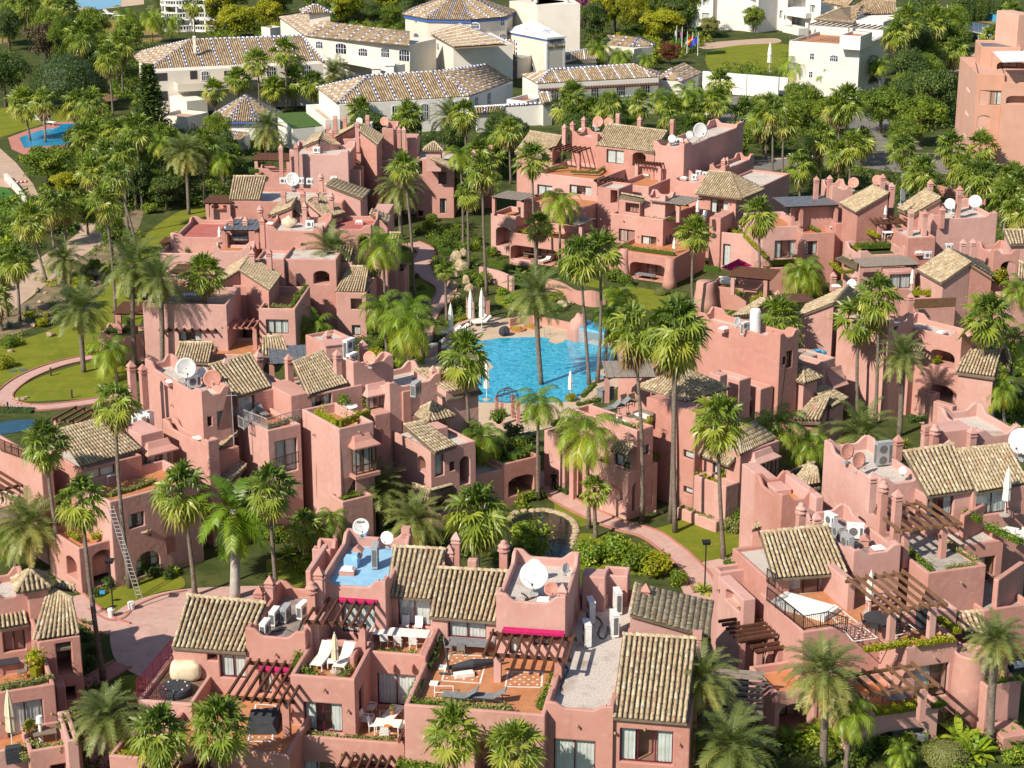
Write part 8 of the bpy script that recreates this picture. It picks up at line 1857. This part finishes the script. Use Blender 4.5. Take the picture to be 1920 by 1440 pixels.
p_=G(1560,740,6.2);o=thing('cantilever_parasol','dark cantilever parasol lying folded on the tiles','on the orange terrace','parasol',p_);mb=MB();mb.tube([p_+V((-1.0,0.3,0.3)),p_+V((0.5,0.6,0.45)),p_+V((2.4,1.4,0.3))],[0.12,0.3,0.1],9);part('canopy',mb,'fabric_dark',o);mb=MB();mb.tube([p_+V((-0.9,0.0,0)),p_+V((-1.1,0.3,1.6))],[0.07,0.07],7);mb.tube([p_+V((-1.5,0,0.1)),p_+V((0.6,-0.1,0.1))],[0.06,0.06],6);part('mast',mb,'metal_dark',o);mb=MB();mb.cbox(p_+V((0.0,-0.2,0)),1.2,0.5,0.25,0.3);part('cover',mb,'canvas_white',o)
for x,y,ds,zn in ((1400,690,'square white paving slab','left of the lying parasol'),(1335,810,'white paving slab','left of the lounger frame')):
    p_=G(x,y,6.2);mb=MB();mb.cbox(p_,0.5,0.5,0.1,RAD(-9));o=link('paving_slab',mb.mesh('paving_slab'),'plastic_white');reg(o,ds,zn,'slab',pos=p_)
chair(835,1120,3.3,'on the lower white-table terrace',75,'white',True);chair(850,1030,3.3,'on the lower white-table terrace',75,'white',True);table(1030,1070,3.3,'beside the white armchairs',70,1.8,0.8,'white',0.5);table(990,1180,3.3,'before the lower glass door',-9,1.6,0.95,'white')
for x,y,r_ in ((880,1160,85),(1095,1175,-85),(970,1225,175)): chair(x,y,3.3,'around the slatted white table',r_,'white')
p_=G(985,1140,4.04);assemble('fruit_bowl','orange bowl','on the slatted white table','bowl',p_,0,[('bowl','bwl',lambda m_: m_.lathe((0,0,0),[(0.08,0),(0.17,0.1),(0.19,0.16),(0.14,0.12)],14),'orange_glaze')]);pot_plant(1020,1040,3.8,'on the low white table',0.6,'leaf_olive');pot_plant(1145,900,3.3,'beside the big glass door',1.1)
p_=G(60,1130,3.9);o=thing('covered_furniture','black covered furniture','under the left pergola','cover',p_);mb=MB();mb.hexa([p_+V(q) for q in ((-1,-0.9,0),(0.9,-0.9,0),(1.0,0.9,0),(-1,0.9,0),(-0.85,-0.8,0.65),(0.6,-0.7,0.6),(0.9,0.7,0.95),(-0.85,0.7,0.8))]);part('cover',mb,'fabric_dark',o)
at(0,1080)
p_=G(1320,880,4.7);assemble('hot_tub_cover','round black tub cover with pale lights','on the wooden deck','hot tub',p_,0,[('tub','htt',lambda m_: m_.lathe((0,0,0),[(0.98,0),(1.02,0.25),(0.98,0.45),(0.9,0.5)],28),'fabric_dark'),('lights','htl',lambda m_: [m_.lathe((0.72*math.cos(k*0.785),0.72*math.sin(k*0.785),0.5),[(0.06,0),(0.06,0.05),(0.02,0.07)],8) for k in range(8)],'canvas_cream')])
p_=G(1400,770,4.7);bm=bmesh.new();bmesh.ops.create_uvsphere(bm,u_segments=24,v_segments=14,radius=1);rnd=random.Random(2)
for v_ in bm.verts:
    c=v_.co;k=1+0.05*math.sin(9*math.atan2(c.y,c.x))*(1 - abs(c.z));f_=lambda q: (abs(q) ** 0.55)*(1 if q > 0 else -1);v_.co=V((f_(c.x)*0.98*k,f_(c.y)*0.62*k,max(-0.62,f_(c.z)*0.62)+0.05*math.sin(7*c.x)*math.cos(5*c.y)))
me=bpy.data.meshes.new('cover');bm.to_mesh(me);bm.free();me.polygons.foreach_set('use_smooth',[True]*len(me.polygons));o=link('covered_daybed',me,'canvas_cream',None,p_+V((0,0,0.62)));reg(o,'cream cloth cover bulging over a daybed','on the wooden deck','cover',pos=p_)
table(60,720,3.9,'on the shaded lower left balcony',20,1.5,0.9,'dark')
for x,y,r_ in ((150,690,-70),(170,760,-60)): chair(x,y,3.9,'on the shaded lower left balcony',r_,'wicker')
parasol(95,1300,1.9,'at the lower left door',3.0,1.3,'canvas_cream');p_=G(310,1245,1.85);assemble('floor_lamp','tall white cone floor lamp','on the lowest left terrace','lamp',p_,0,[('stand','fls',lambda m_: m_.lathe((0,0,0),[(0.16,0),(0.09,0.7),(0.12,1.35)],12),'plastic_white'),('lamp_shade','flh',lambda m_: m_.lathe((0,0,1.35),[(0.24,0),(0.18,0.42)],14),'plastic_white')]);table(340,1250,1.85,'beside the white floor lamp',20,1.4,0.7,'wicker');pot_plant(270,740,3.9,'at the balcony corner by the stair tower',1.5,'leaf_lime');pot_plant(235,1230,1.9,'left of the floor lamp',1.2,'leaf_lime')
p_=G(110,1390,1.4);assemble('barbecue','black covered barbecue','at the bottom left','barbecue',p_,RAD(20),[('body','bbq',lambda m_: (m_.box((-0.5,-0.3,0),(1,0,0),(0,0.6,0),(0,0,0.8)),m_.box((-0.45,-0.25,0.8),(0.9,0,0),(0,0.5,0),(0,0,0.22))),'fabric_dark')])
def ladder(x0,y0,z0,x1,y1,z1,zone,w=0.42):
    a,b_=G(x0,y0,z0),G(x1,y1,z1);o=thing('ladder','long aluminium ladder',zone,'ladder',a);s_=V((w/2,0,0));up=b_ - a
    for sg in (-1,1): mb=MB();mb.tube([a+s_*sg,b_+s_*sg],[0.035,0.035],6);part('rail',mb,'steel',o)
    n=int(up.length/0.3)
    for i in range(1,n): mb=MB();c=a+up*(i/n);mb.tube([c - s_,c+s_],[0.02,0.02],5);part('rung',mb,'steel',o)
full();ladder(262,1122,0,207,948,6.8,'leaning on the left block wall')
for x,y,tn,zn in ((209,1156,'red-rimmed','beside the court lamp'),(247,1143,'white','near the ladder foot')):
    p_=G(x,y,0.03);assemble('paint_bucket',f'{tn} paint bucket',zn,'bucket',p_,0,[('bucket','bk',lambda m_: m_.lathe((0,0,0),[(0.2,0),(0.26,0.5),(0.28,0.5),(0.28,0.6),(0.2,0.6)],14),'metal_white')])
p_=G(195,1134,0.0);o=thing('broom','blue broom on a long pole','propped in the court planting','broom',p_);mb=MB();mb.tube([p_+V((0,0,1.0)),p_+V((1.8,0.8,1.4))],[0.025,0.025],6);part('handle',mb,'wood_brown',o);mb=MB();mb.cbox(p_+V((-0.05,0,0.9)),0.4,0.2,0.22);part('head',mb,'fabric_blue',o)
lamp_post(213,1157,4.3,'in the left court');lamp_post(1321,1110,3.9,'at the pond path corner')
person(1038,919,0.03,'on the shaded path beside the pond','person in black clothes walking away','cloth_black','cloth_black',170)
person(177,1150,0.03,'half hidden behind the court palm trunk','person in grey work clothes bending at the border','cloth_grey','cloth_navy',-60,0.1)
person(798,588,0.03,'on the central path','person in navy shirt walking on the shaded path','cloth_navy','cloth_grey',10)
# ---- right front terrace
at(1440,1080)
p_=G(275,250,5.9);o=thing('white_tub','empty rectangular white plunge tub','behind the black terrace railing','tub',p_);o.rotation_euler=(0,0,RAD(18 - 56));
mbs=MB()
for q in (((-2.0,-1.0,0),(4,0,0),(0,0.25,0)),((-2.0,0.75,0),(4,0,0),(0,0.25,0)),((-2.0,-0.75,0),(0.25,0,0),(0,1.5,0)),((1.75,-0.75,0),(0.25,0,0),(0,1.5,0))): mbs.box(V(q[0]),q[1],q[2],V((0,0,0.4)))
link('rim',mbs.mesh('rim'),'plastic_white',o);mbs=MB();mbs.box((-1.75,-0.75,0.05),(3.5,0,0),(0,1.5,0),(0,0,0.12));mbs.box((0.9,-0.75,0.17),(0.85,0,0),(0,1.5,0),(0,0,0.3));link('basin',mbs.mesh('basin'),'plastic_white',o)
parasol(755,275,5.86,'under the timber pergola',2.7,1.1);table(840,390,5.86,'on the inlaid tile terrace',18,2.2,1.2,'dark',0.74,True)
for x,y,r_ in ((730,390,90),(800,430,160),(900,440,200),(960,380,-90)): chair(x,y,5.86,'around the oval table',r_,'dark')
p_=G(1170,380,5.86);assemble('barbecue','black barbecue cabinet','at the right end of the tiled terrace','barbecue',p_,RAD(18),[('body','bbq2',lambda m_: (m_.box((-0.45,-0.35,0),(0.9,0,0),(0,0.7,0),(0,0,1.25)),m_.box((-0.4,-0.3,1.25),(0.8,0,0),(0,0.6,0),(0,0,0.12))),'fabric_dark')])
p_=G(860,250,5.86);assemble('outdoor_bar','pink masonry bar with open shelves','under the timber pergola','bar',p_,RAD(18),[('counter','bar',lambda m_: (m_.box((-1.2,-0.3,0.95),(2.4,0,0),(0,0.6,0),(0,0,0.1)),[m_.box((x_,-0.28,0),(0.12,0,0),(0,0.56,0),(0,0,0.95)) for x_ in (-1.15,-0.35,0.35,1.03)],m_.box((-1.15,-0.28,0.45),(2.3,0,0),(0,0.56,0),(0,0,0.08))),'stucco')])
table(940,965,2.0,'below the lower timber pergola',18,1.7,1.7,'grey',0.74,True);sofa(1890,700,2.9,'on the right edge balcony',20,1.8,'dark');sofa(1060,1240,0.0,'inside the arched ground-floor porch',18,2.2,'grey','fabric_grey')
at(1440,720)
ac(470,1070,7.75,'behind the right tiled roof',-60,'white',1.25);ac(520,1160,7.75,'in the right roof pit',-70,'grey',1.25);ac(590,1240,7.75,'in the right roof pit',-70,'grey',1.35);ac(650,1160,7.75,'in the right roof pit',-10,'white',1.4);vent_hood(725,1215,7.75,'in the right roof pit');skylight(825,1260,7.9,'right of the roof pit',18)
dish(595,505,11.6,16,'on the right gravel roof, back','pink',30);dish(682,570,11.3,16,'on the right gravel roof, front','pink',30);dish(1010,648,10.9,7.5,'on the right gravel roof','white',-25);dish(1900,430,12.2,25,'at the right edge','white',-35);ac(860,610,10.05,'on the right gravel roof',18,'grey',1.5,True)
parasol(1775,985,8.2,'on the right edge terrace',3.0,1.2);table(1840,985,8.2,'beside the tall parasol',18,0.8,0.6,'dark',0.5)
p_=G(1880,1130,7.4);mb=MB();rnd=random.Random(9)
for k in range(26): mb.cbox(p_+V((rnd.uniform(-0.9,0.9),rnd.uniform(-1.2,1.2),rnd.uniform(0,0.3))),rnd.uniform(0.3,0.8),rnd.uniform(0.3,0.7),rnd.uniform(0.08,0.25),rnd.uniform(0,3))
o=link('covered_pile',mb.mesh('covered_pile'),'canvas_white');reg(o,'heap of white and blue sheets','on the right edge terrace','pile',pos=p_)
at(960,720)
for x,y,r_,t in ((770,300,20,'wicker'),(870,310,20,'wicker')): sofa(x,y,6.85,'on the furnished deck',r_,1.5,t)
sofa(985,270,6.85,'against the tower wall',-48,1.8,'wicker')
for x,y in ((860,165),(920,160)): chair(x,y,6.85,'at the back of the furnished deck',40,'wicker',True)
lounger(740,215,6.85,'on the furnished deck',-60,'grey',1.15);lounger(810,190,6.85,'on the furnished deck',-60,'grey',1.15)
p_=G(700,120,6.85);assemble('outdoor_bar','grey slatted bar counter','beside the pool view terrace','bar',p_,RAD(42),[('counter','bar3',lambda m_: (m_.box((-0.7,-0.35,0),(1.4,0,0),(0,0.7,0),(0,0,1.05)),m_.box((-0.78,-0.42,1.05),(1.56,0,0),(0,0.84,0),(0,0,0.06))),'fabric_grey')])
parasol(437,105,0.05,'at the right pool corner',2.8,1.0);
at(480,360)
parasol(1462,1120,0.05,'at the pool deck left',3.4,1.25);parasol(1610,1045,0.05,'in front of the iron gazebo',3.6,1.3);parasol(1693,1035,0.05,'in front of the iron gazebo',3.6,1.3)
for x,y,r_ in ((1470,1075,-70),(1530,1060,-70),(1700,1000,-70),(1660,990,-70),(1350,1170,-75),(1390,1190,-75)): lounger(x,y,0.05,'on the pool deck',r_,'white',1.25)
parasol(1730,1560,0.05,'at the near pool edge',3.2,1.2)
def gazebo(x,y,zone,s=1.0):
    p=G(x,y,0.04)
    def dome(m_):
        for k in range(8):
            w=6.283*k/8;pts=[V((1.25*math.cos(q)*math.cos(w),1.25*math.cos(q)*math.sin(w),2.55+1.1*math.sin(q))) for q in [i*math.pi/2/6 for i in range(7)]];m_.tube(pts,[0.035]*7,5)
        for r_,h in ((1.25,2.55),(1.1,3.05)):
            pts=[V((r_*math.cos(6.283*k/16),r_*math.sin(6.283*k/16),h)) for k in range(17)];m_.tube(pts,[0.035]*17,5,cap=False)
        m_.tube([V((0,0,3.6)),V((0,0,4.1))],[0.05,0.01],6)
    assemble('iron_gazebo','small gazebo with pink posts and wrought iron dome',zone,'gazebo',p,0.3,[('post',f'gzp{sx}{sy}',(lambda m_,sx=sx,sy=sy: m_.cbox((sx,sy,0),0.34,0.34,2.5)),'stucco') for sx in (-0.9,0.9) for sy in (-0.9,0.9)]+[('iron_dome','gzd',dome,'iron_brown')],s)
gazebo(1665,965,'behind the pool parasols');gazebo(1885,1720,'at the near pool side',0.9)
p_=G(1865,1075,0.05);bm=bmesh.new();bmesh.ops.create_icosphere(bm,subdivisions=3,radius=0.6)
for v_ in bm.verts: v_.co *= 1+0.12*math.sin(v_.co.x*9)*math.cos(v_.co.y*7)
me=bpy.data.meshes.new('sack');bm.to_mesh(me);bm.free();o=link('covered_bundle',me,'fabric_dark',None,p_+V((0,0,0.45)));reg(o,'dark covered bundle','on the pool deck edge','cover',pos=p_)
for x,y in ((1235,1245),(1270,1235)): p_=G(x,y,0.05);assemble('gate_pillar','orange-pink pillar','at the pool entrance','pillar',p_,0,[('pillar','gp',lambda m_: m_.lathe((0,0,0),[(0.3,0),(0.3,2.4),(0.36,2.4),(0.36,2.55)],4),'stucco_orange')])
p_=G(1378,1275,0.05);mb=MB();mb.cbox(p_,0.35,0.2,2.2);mb.cbox(p_,0.6,0.5,0.08);o=link('outdoor_shower',mb.mesh('outdoor_shower'),'fabric_dark');reg(o,'black upright shower panel','on the left pool deck','shower',pos=p_)
ac(720,1300,11.6,'on the middle block roof beside a pink dish',60,'white',1.3);ac(700,1250,11.6,'on the middle block roof beside a pink dish',60,'white',1.4,True);dish(852,1245,12.9,13,'on the middle block roof','pink',-20)
p_=G(600,1230,11.4);mb=MB();mb.cbox(p_,2.2,1.6,1.2,0.4);mb.cbox(p_+V((0,0,1.2)),2.4,1.8,0.08,0.4);o=link('roof_cabin',mb.mesh('roof_cabin'),'stucco');reg(o,'small pink machine cabin','on the middle block roof','cabin',pos=p_)
at(0,360)
dish(1395,1322,13.2,20,'on the left rooftop','white',18);dish(1520,1352,12.6,10.5,'right of the big left rooftop dish','white',20);dish(1592,1400,12.2,17,'on the left rooftop','pink',15)
at(0,720)
ac(1450,30,11.4,'on the left rooftop below the dishes',35,'white',1.4);skylight(1290,5,11.4,'on the left rooftop',35);ac(1045,340,8.0,'behind the left tiled roof',-40,'white',1.5);ac(1105,310,8.0,'behind the left tiled roof',-40,'white',1.5);skylight(1480,435,8.0,'on the long stepped parapet roof',35)
table(840,740,6.1,'on the left block terrace',40,1.2,0.8,'white');chair(800,720,6.1,'on the left block terrace',40,'dark');chair(900,720,6.1,'on the left block terrace',-40,'dark')
p_=G(1755,480,7.4);o=thing('aerial_mast','thin grey aerial mast','beside the shaded stair roof','mast',p_);mb=MB();mb.tube([p_,p_+V((0,0,4.6))],[0.05,0.04],6);part('pole',mb,'steel',o);mb=MB();mb.tube([p_+V((-0.4,0,4.4)),p_+V((0.4,0,4.4))],[0.02,0.02],5);part('antenna',mb,'steel',o)
at(480,720);lounger(40,240,9.0,'on the railed middle balcony',30,'grey',1.1);pot_plant(660,220,9.0,'on the hedged terrace',1.4);table(700,230,9.0,'on the hedged terrace',35,1.4,1.4,'white',0.74,True);ac(1200,90,9.95,'on the bay window roof',70,'grey',1.5)
at(960,0)
dish(1413,978,13.4,14.5,'on the back right box roof','white',20);dish(1332,1010,12.9,7,'left of the biggest back dish','white',10);dish(1200,1040,12.6,7.5,'left of the back air conditioner','white',-20);dish(645,912,13.4,10,'on the back ridge, left pair','pink',-10);dish(725,918,13.4,9,'on the back ridge, beside the chimney','pink',-10)
ac(1255,1080,11.7,'on the back box roof',-30,'white',1.5);ac(625,980,11.8,'before the pink back dishes',-60,'white',1.6,True);ac(1400,1320,8.2,'on the back hipped house roof',-30,'white',1.4);ac(1370,1350,8.2,'on the back hipped house roof',-30,'white',1.4);ac(1450,1330,8.2,'on the back hipped house roof',-30,'white',1.4);skylight(530,985,11.8,'on the back left box',-30);skylight(1290,1350,8.2,'before the hipped house',-30)
sofa(630,1260,7.95,'at the back pergola',-30,2.2,'grey','fabric_grey');table(450,1240,7.95,'under the back pergola',-30,1.6,1.2,'wicker');chair(400,1215,7.95,'under the back pergola',30,'wicker');chair(520,1240,7.95,'under the back pergola',-60,'wicker');chair(350,1230,7.95,'under the back pergola',30,'wicker',True);sofa(1000,1330,7.7,'on the tan back terrace',-30,1.6,'wicker')
at(960,360)
table(1185,190,5.55,'on the flowered corner terrace',-30,1.4,0.8,'white');chair(1150,195,5.55,'on the flowered corner terrace',60,'white');chair(1215,195,5.55,'on the flowered corner terrace',-120,'white');table(1000,660,0.03,'in the flared porch',-30,2.4,1.1,'grey');lounger(255,530,0.1,'in the left ground porch',-40,'white',1.2);table(150,500,0.1,'in the left ground porch',-30,2.0,1.0,'wicker');chair(110,500,0.1,'in the left ground porch',60,'wicker');chair(200,510,0.1,'in the left ground porch',-60,'wicker');parasol(1215,460,2.8,'by the corner window',2.2,0.9);parasol(1390,190,7.0,'beside the hipped house door',2.4,0.9);chair(1440,200,6.6,'before the hipped house',-30,'white')
p_=G(1690,600,4.4);o=thing('shade_sail','magenta shade canopy','over the curved right terrace','canopy',p_);mb=MB();w_=[G(x,y,z) for x,y,z in ((1570,565,4.6),(1700,500,5.6),(1800,550,4.8),(1650,590,4.5))];mb.hexa([p - V((0,0,0.05)) for p in w_]+w_);part('cloth',mb,'fabric_magenta',o);sofa(1610,690,1.95,'under the magenta canopy',-20,2.0,'white');p_=G(1580,530,4.2);
ac(1745,1070,9.92,'beside the white tank',42,'white',1.5,True);p_=G(1820,1060,9.92);assemble('water_tank','upright white water tank','on the gravel tank roof','tank',p_,0,[('tank','wt',lambda m_: m_.lathe((0,0,0),[(0.5,0),(0.5,2.1),(0.4,2.3),(0.1,2.36)],18),'plastic_white')]);dish(1693,970,11.6,8,'on the gravel tank roof','white',30);skylight(1590,1045,9.92,'on the gravel tank roof',42)
p_=G(270,1010,0.05)
for x,y in ((40,1035),(155,1015)): p_=G(x,y,0.05);assemble('palm_planter_ring','round terracotta planting ring','behind the pool','planter',p_,0,[('ring','ppr',lambda m_: m_.lathe((0,0,0),[(0.95,0),(0.95,0.18),(0.8,0.18),(0.78,0.12)],20),'terracotta'),('grass','ppg',lambda m_: blob_leaves(m_,V((0,0,0.12)),0.7,0.7,0.3,160,0.16,random.Random(1),0.6),'leaf_lime')])
p_=G(262,1080,0.05);o=thing('pool_ladder','bent steel pool ladder','at the back pool edge','ladder',p_);mb=MB()
for sx in (-0.3,0.3): mb.tube([p_+V((sx,0.4,0)),p_+V((sx,0.35,0.8)),p_+V((sx,0,0.95)),p_+V((sx,-0.3,0.7)),p_+V((sx,-0.4,-0.2))],[0.035]*5,6)
part('handrail',mb,'steel',o)
at(1440,360)
dish(1555,70,11.6,12,'on the right box roof','white',-20);dish(1365,88,10.9,10,'beside the right roof air conditioner','white',-15);dish(1012,20,11.6,12.5,'between the right gables','white',60);dish(628,690,7.4,9,'above the cut gable','white',-20);dish(908,705,7.6,9,'behind the twin palms','white',70)
ac(1390,165,9.02,'on the right box roof',10,'white',1.7);ac(1195,500,6.1,'left of the right gable roof',10,'white',1.6);ac(1355,440,6.9,'behind the right gable roof',10,'white',1.6);skylight(1300,1075,8.02,'on the loggia gravel roof',42);skylight(1130,470,6.2,'left of the right gable',10);skylight(510,725,6.0,'above the cut gable roof',10)
table(345,215,5.85,'under the slate canopy',10,1.8,1.0,'white')
for x,y,r_ in ((395,215,-60),(465,220,-40),(315,225,80)): chair(x,y,5.85,'under the slate canopy',r_,'white',True)
table(485,280,5.85,'at the right end of the canopy terrace',10,0.9,0.5,'white',0.35);table(910,345,7.1,'under the timber pergola of the right block',10,1.6,0.9,'white');chair(985,350,7.1,'under the timber pergola of the right block',-30,'dark');parasol(878,200,8.6,'behind the right timber pergola',2.0,0.8);parasol(1075,735,4.6,'beside the glass doors under the grey canopy',2.6,0.9)
p_=G(265,1260,5.75);assemble('round_tub','round grey covered tub','on the sunken terrace','hot tub',p_,0,[('tub','rt',lambda m_: m_.lathe((0,0,0),[(1.3,0),(1.3,0.7),(1.2,0.75),(1.1,0.72)],26),'concrete')]);p_=G(380,1240,5.75);mb=MB();rnd=random.Random(3)
for k in range(14): mb.lathe(p_+V((rnd.uniform(-0.7,0.7),rnd.uniform(-1,1),rnd.uniform(0,0.5))),[(0.1,0),(0.3,0.12),(0.1,0.25)],7)
o=link('blue_floats',mb.mesh('blue_floats'),'fabric_blue');reg(o,'heap of bright blue pool floats','beside the round grey tub','floats',pos=p_)
at(1440,0)
dish(642,1370,11.6,10,'on the far right ridge, left','pink',-15);dish(820,1350,11.8,9.5,'behind the far right chimney','pink',-15)
at(480,0)
dish(275,1345,10.6,13,'on the back left gravel roof','white',15);dish(775,905,12.6,6,'behind the back left gable','white',0);dish(963,910,12.6,8.5,'on the back left box','pink',-15)
for x,y in ((205,1380),(335,1380),(405,1385),(585,1370)): ac(x,y,8.9,'on the back left gravel roof',-4,'white',1.6)
ac(455,1150,10.55,'on the back left upper roof',-4,'white',1.7);ac(865,960,11.4,'between the back left chimneys',80,'white',1.6)
at(480,360)
p_=G(250,265,9.45);bm=bmesh.new();bmesh.ops.create_icosphere(bm,subdivisions=3,radius=1);
for v_ in bm.verts: v_.co=0.6*V((v_.co.x*1.4*(1+0.15*math.sin(v_.co.y*8)),v_.co.y*0.9,v_.co.z*1.1*(1+0.2*math.cos(v_.co.x*5))))
me=bpy.data.meshes.new('cover');bm.to_mesh(me);bm.free();o=link('covered_stack',me,'canvas_cream',None,p_+V((0,0,0.6)));reg(o,'cream tarpaulin over a roof stack','on the left middle roof','cover',pos=p_);ac(405,270,9.45,'beside the cream tarpaulin',-4,'white',1.7);skylight(775,240,8.95,'on the red painted roof',-4);skylight(110,255,9.45,'left of the cream tarpaulin',-4)
at(0,360)
parasol(1650,375,8.2,'on the left terrace by the slate canopy',2.0,0.9);parasol(1695,372,8.2,'on the left terrace by the slate canopy',2.0,0.9);sofa(1800,360,8.2,'under the slate canopy on the left',0,1.8,'grey','fabric_grey')
p_=G(1465,815,6.4);o=thing('rolled_cover','rolled silver cover','behind the long terrace railing','roll',p_);mb=MB();mb.tube([p_+V((-1.3,0,0.4)),p_+V((-1.2,0,0.4)),p_+V((1.2,0,0.4)),p_+V((1.5,0,0.4))],[0.1,0.36,0.36,0.1],12);part('roll',mb,'steel',o)
chair(1480,425,6.8,'on the railed left terrace',30,'grey');table(1540,430,6.8,'on the railed left terrace',0,1.5,0.8,'white');pot_plant(1370,710,6.4,'on the long left terrace',1.3)
for x,y in ((95,1342),(170,1335)):
    p_=G(x,y,0.035);mb=MB();mb.lathe(p_,[(0.45,0),(0.45,0.03)],14);o=link('manhole_cover',mb.mesh('manhole_cover'),'leaf_agave');reg(o,'flat green manhole cover','on the left lawn','cover',pos=p_)
for x,y in ((382,1378),(60,1640),(540,1545)): p_=G(x,y,0.03);assemble('path_light','low brown path light','along the looping garden path','path light',p_,0,[('bollard','pl',lambda m_: m_.lathe((0,0,0),[(0.09,0),(0.09,0.75),(0.12,0.78),(0.05,0.9)],10),'iron_brown')])
# ---- street things
full()
def car(x,y,rz,zone,mat,desc,van=False):
    p=G(x,y,0.04);L,W_,H1,H2=(5.4,2.0,1.0,2.3) if van else (4.3,1.75,0.75,1.4)
    def body(m_):
        m_.hexa([V((-L/2,-W_/2,0.25)),V((L/2,-W_/2,0.25)),V((L/2,W_/2,0.25)),V((-L/2,W_/2,0.25)),V((-L/2+0.05,-W_/2+0.05,H1)),V((L/2 - 0.1,-W_/2+0.05,H1 - 0.06)),V((L/2 - 0.1,W_/2 - 0.05,H1 - 0.06)),V((-L/2+0.05,W_/2 - 0.05,H1))])
        a,b_=(-L/2+0.1,L/2 - 1.3) if van else (-L/2+0.7,L/2 - 1.6)
        m_.hexa([V((a+0.3,-W_/2+0.2,H2 - 0.08)),V((b_ - 0.2,-W_/2+0.2,H2 - 0.08)),V((b_ - 0.2,W_/2 - 0.2,H2 - 0.08)),V((a+0.3,W_/2 - 0.2,H2 - 0.08)),V((a+0.35,-W_/2+0.22,H2)),V((b_ - 0.25,-W_/2+0.22,H2)),V((b_ - 0.25,W_/2 - 0.22,H2)),V((a+0.35,W_/2 - 0.22,H2))])
    def glass(m_):
        a,b_=(-L/2+0.1,L/2 - 0.9) if van else (-L/2+0.35,L/2 - 1.1)
        m_.hexa([V((a,-W_/2+0.08,H1 - 0.03)),V((b_,-W_/2+0.08,H1 - 0.03)),V((b_,W_/2 - 0.08,H1 - 0.03)),V((a,W_/2 - 0.08,H1 - 0.03)),V((a+0.35,-W_/2+0.21,H2 - 0.08)),V((b_ - 0.5,-W_/2+0.21,H2 - 0.08)),V((b_ - 0.5,W_/2 - 0.21,H2 - 0.08)),V((a+0.35,W_/2 - 0.21,H2 - 0.08))])
    parts=[('body',f'cb{van}',body,mat),('windows',f'cg{van}',glass,'panel_solar')]
    for i,(sx,sy) in enumerate(((-1,-1),(1,-1),(1,1),(-1,1))): parts.append(('wheel',f'cw{i}{van}',(lambda m_,sx=sx,sy=sy: m_.tube([V((sx*L*0.32,sy*(W_/2 - 0.2),0.32)),V((sx*L*0.32,sy*(W_/2+0.02),0.32))],[0.32,0.32],14)),'fabric_dark'))
    return assemble('parked_van' if van else 'parked_car',desc,zone,'van' if van else 'car',p,RAD(rz),parts)
car(1346,205,60,'by the white garden gate','metal_white','white car half hidden by palms');car(1437,178,10,'before the white wall','metal_white','white van',True);car(1690,248,100,'under the street trees','fabric_grey','dark grey parked car');car(1452,345,80,'behind the hipped house','metal_white','white car behind palm trunks');car(1340,215,60,'next to the half hidden car','metal_white','second white car')
for x,y,h,zn in ((1678,193,6.2,'beside the far villa path'),(1304,92,4.6,'behind the flagpoles')):
    p_=G(x,y,0);assemble('street_lamp','green lantern street lamp',zn,'street lamp',p_,0,[('post',f'sl{h}',lambda m_: m_.tube([V((0,0,0)),V((0,0,h))],[0.1,0.06],8),'flag_green'),('lantern',f'sll{h}',lambda m_: m_.lathe((0,0,h),[(0.12,0),(0.24,0.45),(0.05,0.7)],8),'flag_green')])
p_=G(202,207,0);assemble('thatched_parasol','thatched sunshade','on the lawn by the left pool','parasol',p_,0,[('thatch','tp',lambda m_: m_.lathe((0,0,2.0),[(2.1,0),(1.2,0.6),(0.1,1.2)],14),'wood_brown'),('pole','tpp',lambda m_: m_.tube([V((0,0,0)),V((0,0,2.3))],[0.1,0.1],7),'bark')])
for x,y in ((78,229),(84,227),(92,234)): lounger(x,y,0.05,'on the left pool lawn',60,'white',1.6)
for x,y in ((205,30),(225,34),(180,34),(160,36)): lounger(x,y,0.05,'on the far top left pool terrace',60,'white',2.0)
parasol(1442,135,0.05,'in the hotel garden',3.0,2.0)
p_=G(35,343,0.06);o=thing('crossing_barrier','red and white striped barrier','across the left promenade','barrier',p_);a_,b_=G(22,343,0.8),G(52,340,0.8)
for k in range(8): mb=MB();q0,q1=a_.lerp(b_,k/8),a_.lerp(b_,(k+1)/8);mb.tube([q0,q1],[0.18,0.18],6);part('stripe',mb,'flag_red' if k % 2 else 'plastic_white',o)
mb=MB();mb.tube([V((a_.x,a_.y,0)),a_],[0.15,0.15],6);part('post',mb,'metal_grey',o)
# ------------------------------------------------------------------ finish
dg=bpy.context.evaluated_depsgraph_get()
for t_ in to_mesh_later:
    me=bpy.data.meshes.new_from_object(t_.evaluated_get(dg));n_=bpy.data.objects.new('lettering',me);COL.objects.link(n_);n_.parent=t_.parent;n_.location=t_.location;n_.rotation_euler=t_.rotation_euler
for t_ in to_mesh_later: bpy.data.objects.remove(t_)
finish_labels()
